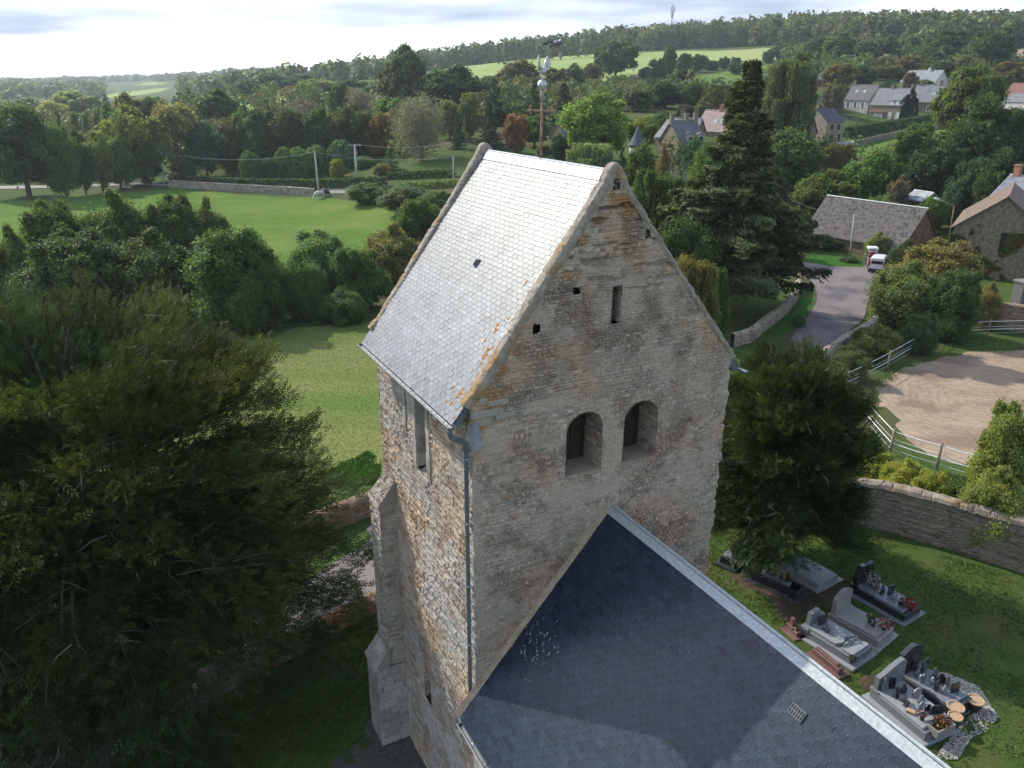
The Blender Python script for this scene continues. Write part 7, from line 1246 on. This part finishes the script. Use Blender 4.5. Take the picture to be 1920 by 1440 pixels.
# ------------------------------------------------------------------ the small white van, seen from behind
P = hit(1646, 507); fwd = np.array([.52, .85]); van = empty('parked_van', P, math.atan2(fwd[1], fwd[0]), 'small white van parked by the phone box, seen from the rear', 'van')
sec = [(-2.02, .30, 1.02, .84, .80), (-2.0, .28, 1.72, .84, .70), (-1.75, .26, 1.84, .86, .70), (-.4, .24, 1.86, .88, .71), (.55, .24, 1.80, .88, .69), (1.02, .24, 1.12, .88, .80), (1.7, .25, 1.00, .86, .78), (2.1, .30, .80, .78, .72), (2.18, .34, .62, .70, .66)]
V = []; F = []
for x, z0, z1, w0, w1 in sec:
    zs = min(.98, z1 - .08); pr = [(0, z0), (w0 * .9, z0), (w0, z0 + .14), (w0, zs), (w1 + .03, z1 - .10), (w1 - .1, z1), (0, z1 + .03)]; V += [(x, y, z) for y, z in pr] + [(x, -y, z) for y, z in pr[-2:0:-1]]
k = 12
for i in range(len(sec) - 1): F += [(i * k + j, i * k + (j + 1) % k, (i + 1) * k + (j + 1) % k, (i + 1) * k + j) for j in range(k)]
F += [tuple(range(k)), tuple(range((len(sec) - 1) * k + k - 1, (len(sec) - 1) * k - 1, -1))]
mb = MB(); mb.add(V, F); vb = mb.obj('body', M['carwhite'], van); bm_ = vb.modifiers.new('round', 'BEVEL'); bm_.width = .035; bm_.segments = 2; bm_.limit_method = 'ANGLE'
MB().add([(-2.035, .60, 1.10), (-2.035, -.60, 1.10), (-1.995, -.58, 1.62), (-1.995, .58, 1.62)], [(0, 1, 2, 3)]).obj('rear_window', M['glass'], van)
for sy in (-1, 1):
    mb = MB(); mb.add([(-1.55, sy * .892, 1.06), (.05, sy * .895, 1.06), (.05, sy * .765, 1.66), (-1.5, sy * .758, 1.66)], [(0, 1, 2, 3)]); mb.obj('side_window', M['glass'], van); mb = MB(); mb.add([(.12, sy * .895, 1.06), (.95, sy * .892, 1.06), (.6, sy * .76, 1.64), (.12, sy * .765, 1.66)], [(0, 1, 2, 3)]); mb.obj('side_window', M['glass'], van)
    MB().bevbox((-1.99, sy * .76, 1.12), (.10, .14, .52), .02).obj('tail_light', M['redlamp'], van); MB().bevbox((2.08, sy * .60, .78), (.18, .26, .16), .02).obj('headlight', M['skyglass'], van); MB().ball((.78, sy * 1.0, 1.12), (.07, .12, .09), 8).obj('mirror', M['plastic'], van, smooth=True)
    for x in (-1.3, 1.35):
        mb = MB(); mb.tube([(x, sy * .70, .32), (x, sy * .90, .32)], .32, 18); wh = mb.obj('wheel', M['tyre'], van, smooth=False); mb = MB(); mb.tube([(x, sy * .89, .32), (x, sy * .912, .32)], .20, 14); mb.obj('rim', M['alu'], wh)
MB().add([(1.03, .72, 1.14), (1.03, -.72, 1.14), (.66, -.64, 1.74), (.66, .64, 1.74)], [(3, 2, 1, 0)]).obj('windscreen', M['glass'], van); MB().bevbox((-2.06, 0, .42), (.12, 1.6, .26), .03).obj('rear_bumper', M['plastic'], van); MB().box((-2.045, 0, .90), (.02, .52, .11)).obj('number_plate', M['ivory'], van)

# ------------------------------------------------------------------ paddock fence, field gate, white gate
fp = [hit(1585, 735), hit(1663, 694), hit(1757, 636), hit(1850, 632), hit(1960, 628)]; fl_ = [hit(1612, 785), hit(1668, 852), hit(1755, 880), hit(1838, 905)]
fe = empty('paddock_fence', fp[1], 0, 'white tape and post fence around the riding arena', 'fence'); fo = np.array(fe.location)
for p in fp + fl_:
    q = p - fo; mb = MB(); mb.tube([(q[0], q[1], q[2] - .3), (q[0] + .02, q[1], q[2] + 1.55)], [.085, .07], 8); mb.obj('post', M['wood'], fe, smooth=True)
for ln in (fp, fl_):
    for z, r in ((1.40, .027), (.95, .012), (.70, .027), (.35, .009)):
        mb = MB()
        for a_, b_ in zip(ln, ln[1:]):
            a, c = a_ - fo, b_ - fo; mb.tube([(a[0], a[1], a[2] + z), tuple((a + c) / 2 + np.array([0, 0, z - .04])), (c[0], c[1], c[2] + z)], r, 4)
        mb.obj('tape', M['tape'], fe)
def gate(px, py, w, h, label, m, rails=5, ang=None):
    P = hit(px, py); e = empty('field_gate', P, (math.atan2(P[1], P[0]) - 1.57) if ang is None else ang, label, 'gate'); mb = MB()
    for i in range(rails): mb.box((0, 0, .2 + (h - .25) * i / (rails - 1)), (w - .11, .035, .07))
    mb.box((0, .03, h / 2 + .05), (.06, .02, h - .2)); mb.obj('bars', M[m], e)
    for s in (-1, 1): MB().box((s * w / 2, 0, h * .55), (.13, .13, h * 1.1 + .2)).obj('gate_post', M[m], e)
gate(250, 346, 3.6, 1.5, 'white wooden gate at the edge of the pasture', 'ivory'); gate(628, 366, 4.5, 1.3, 'metal field gate right of the two horses', 'alu', 6)
P = hit(1490, 470); e = empty('garden_swing', P, .4, 'white metal frame standing left of the barn', 'garden frame'); mb = MB(); mb.tube([(-.7, 0, 0), (-.7, 0, 1.6), (.7, 0, 1.7), (.7, 0, 0)], .045, 6); mb.tube([(-.7, .8, 0), (-.7, .1, 1.1)], .04, 6); mb.obj('frame', M['ivory'], e)
P = hit(668, 372); e = empty('stone_trough', P, .1, 'small pale stone block at the foot of the concrete pole', 'stone block'); MB().bevbox((0, 0, .7), (2.6, .6, 1.5), .06, col=(.42, .38, .38)).obj('block', M['stone'], e)
# mast on the hill
P = hit(1260, 40); P = P if np.hypot(P[0], P[1]) < 1400 else np.append(atd(1260, 40, 900)[:2], tz(*atd(1260, 40, 900)[:2])); top = atd(1260, 9, np.hypot(P[0], P[1])); e = empty('radio_mast', P, 0, 'lattice radio mast with antennas on the wooded skyline', 'radio mast'); h = top[2] - P[2]; mb = MB()
for k in range(3): a = 2.094 * k; mb.tube([(.8 * math.cos(a), .8 * math.sin(a), 0), (.3 * math.cos(a), .3 * math.sin(a), h)], [.09, .07], 4)
for i in range(14): z = h * i / 14; mb.tube([(.9 * math.cos(i * 2.094), .9 * math.sin(i * 2.094), z), (.8 * math.cos((i + 1) * 2.094), .8 * math.sin((i + 1) * 2.094), z + h / 14)], .05, 4)
ms = mb.obj('lattice', M['zinc_dark'], e)
for k in range(5): a = 1.257 * k; MB().box((1.0 * math.cos(a), 1.0 * math.sin(a), h - 2.2 - (k % 2) * 2.5), (.45, .45, 2.6)).obj('antenna', M['alu'], e)

# ------------------------------------------------------------------ animals
def quad_body(name, joints, edges, radii, m, parent):
    me = bpy.data.meshes.new(name); me.from_pydata(joints, edges, []); o = bpy.data.objects.new(name, me); COL.objects.link(o); o.parent = parent
    sk = o.modifiers.new('skin', 'SKIN'); sk.use_smooth_shade = True
    for i, r_ in enumerate(radii): me.skin_vertices[0].data[i].radius = (r_, r_) if not hasattr(r_, '__len__') else r_
    me.skin_vertices[0].data[0].use_root = True; ss = o.modifiers.new('sub', 'SUBSURF'); ss.levels = 1; ss.render_levels = 2; me.materials.append(m); return o
def horse(px, py, heading, m, mane, label, grazing=True, sc=1.0):
    P = hit(px, py); e = empty('horse', P, heading, label, 'horse'); e.scale = (sc,) * 3
    J = [(-.45, 0, 1.12), (0, 0, 1.10), (.45, 0, 1.14), (.78, 0, 1.12), (1.06, 0, .86), (1.26, 0, .52), (1.36, 0, .30), (1.46, 0, .08), (-.72, 0, 1.05)]; R_ = [.36, .38, .36, .27, .19, .15, .14, .08, .30]; E = [(0, 1), (1, 2), (2, 3), (3, 4), (4, 5), (5, 6), (6, 7), (0, 8)]
    if not grazing: J[4:8] = [(1.05, 0, 1.30), (1.25, 0, 1.5), (1.42, 0, 1.42), (1.66, 0, 1.24)]
    for y, dx in ((.17, .08), (-.17, -.10)):
        b0 = len(J); J += [(.52 + dx * .3, y, .80), (.55 + dx, y, .46), (.53 + dx, y, .16), (.58 + dx, y, .03)]; R_ += [.15, .085, .06, .07]; E += [(2, b0), (b0, b0 + 1), (b0 + 1, b0 + 2), (b0 + 2, b0 + 3)]
        b0 = len(J); J += [(-.66, y, .82), (-.58 - dx, y, .60), (-.74 - dx, y, .42), (-.70 - dx, y, .16), (-.65 - dx, y, .03)]; R_ += [.21, .13, .08, .06, .07]; E += [(8, b0), (b0, b0 + 1), (b0 + 1, b0 + 2), (b0 + 2, b0 + 3), (b0 + 3, b0 + 4)]
    quad_body('body', J, E, R_, m, e)
    mb = MB(); mb.tube([(-.90, 0, 1.12), (-1.02, 0, .95), (-1.04, 0, .6), (-1.0, 0, .35)], [.05, .07, .08, .03], 8); mb.obj('tail', mane, e, smooth=True)
    nk = [(.62, 0, 1.36), (.86, 0, 1.20), (1.10, 0, .98), (1.30, 0, .66)] if grazing else [(.62, 0, 1.4), (.88, 0, 1.42), (1.08, 0, 1.55), (1.24, 0, 1.66)]
    mb = MB(); mb.tube(nk, [.05, .07, .07, .04], 6); mb.obj('mane', mane, e, smooth=True); hd = J[6]
    for s in (-1, 1): MB().tube([(hd[0] - .12, s * .07, hd[2] + .10), (hd[0] - .14, s * .09, hd[2] + .24)], [.035, .008], 6).obj('ear', m, e, smooth=True)
horse(599, 373, -2.2, M['white_horse'], M['white_horse'], 'white horse grazing at the far edge of the pasture', sc=1.1); horse(609, 369, -.5, M['dark_horse'], M['tyre'], 'dark brown horse grazing right beside the white horse', sc=1.1)
# pigeon flying over the tower, wings down
P = atd(1041, 84, 11.0); e = empty('pigeon', P, .0, 'grey pigeon flying above the weathercock with drooping wings', 'pigeon'); s = 11.2 / FPX
def bp(a, b, c): return (a * s, b * s, c * s)
bd = quad_body('body', [bp(9, -2, 4), bp(2, 2, 3), bp(-5, 6, 0), bp(-11, 10, -3), bp(12, -4, 5)], [(0, 1), (1, 2), (2, 3), (0, 4)], [4.2 * s, 4.6 * s, 2.8 * s, (3.2 * s, .7 * s), 2.6 * s], M['granite_mid'], e)
for nm, rows in (('wing', [[(6, 0, 6), (3, 4, 5)], [(9, -4, -4), (3, 5, -6)], [(11, -7, -14), (7, 3, -15)], [(10, -8, -24), (8.5, -5, -24)]]), ('wing', [[(4, 1, 6), (-3, 5, 5)], [(-6, 2, 6.5), (-9, 8, 4)], [(-14, 4, 4), (-15, 9, 1)], [(-22, 8, 1.5), (-21, 10, .5)]])):
    V = [bp(*p) for r_ in rows for p in r_] + [bp(p[0], p[1], p[2] - .7) for r_ in rows for p in r_]; n = len(rows); F = []
    for i in range(n - 1): F += [(2 * i, 2 * i + 1, 2 * i + 3, 2 * i + 2), (2 * n + 2 * i, 2 * n + 2 * i + 2, 2 * n + 2 * i + 3, 2 * n + 2 * i + 1), (2 * i, 2 * i + 2, 2 * n + 2 * i + 2, 2 * n + 2 * i), (2 * i + 1, 2 * n + 2 * i + 1, 2 * n + 2 * i + 3, 2 * i + 3)]
    C = [np.array([.34, .33, .34]) * (1 - .75 * (i // 2 % n) / n) if j == 0 else np.array([.34, .27, .24]) * (1 - .4 * (i // 2 % n) / n) for j in (0, 1) for i in range(2 * n)]; npmesh(nm, V, [np.array(F)], M['pigeon'], e, np.array(C))
# ------------------------------------------------------------------ the air: one even pale volume round everything
def haze():
    m = bpy.data.materials.new('haze'); m.use_nodes = True; nt = m.node_tree; nt.nodes.clear(); o = nt.nodes.new('ShaderNodeOutputMaterial'); v = nt.nodes.new('ShaderNodeVolumePrincipled')
    v.inputs['Color'].default_value = (.72, .80, .92, 1); v.inputs['Density'].default_value = HAZE; v.inputs['Anisotropy'].default_value = .35; nt.links.new(v.outputs[0], o.inputs['Volume'])
    mb = MB(); z0, z1 = ZLO - 1.5, ZHI + 6; mb.box((0, 0, (z0 + z1) / 2), (14400, 14400, z1 - z0)); ob = mb.obj('haze', m); tag(ob, kind='stuff')
HAZE = 1.9e-4
_g = bpy.data.objects['ground'].data; _z = np.empty(len(_g.vertices) * 3, np.float32); _g.vertices.foreach_get('co', _z); ZLO = float(_z[2::3].min()); ZHI = 0.0
for _n in ('hill_wood', 'hill_conifers', 'far_wood', 'ground'):
    _m = bpy.data.objects[_n].data; _z = np.empty(len(_m.vertices) * 3, np.float32); _m.vertices.foreach_get('co', _z); ZHI = max(ZHI, float(_z[2::3].max()))
haze()
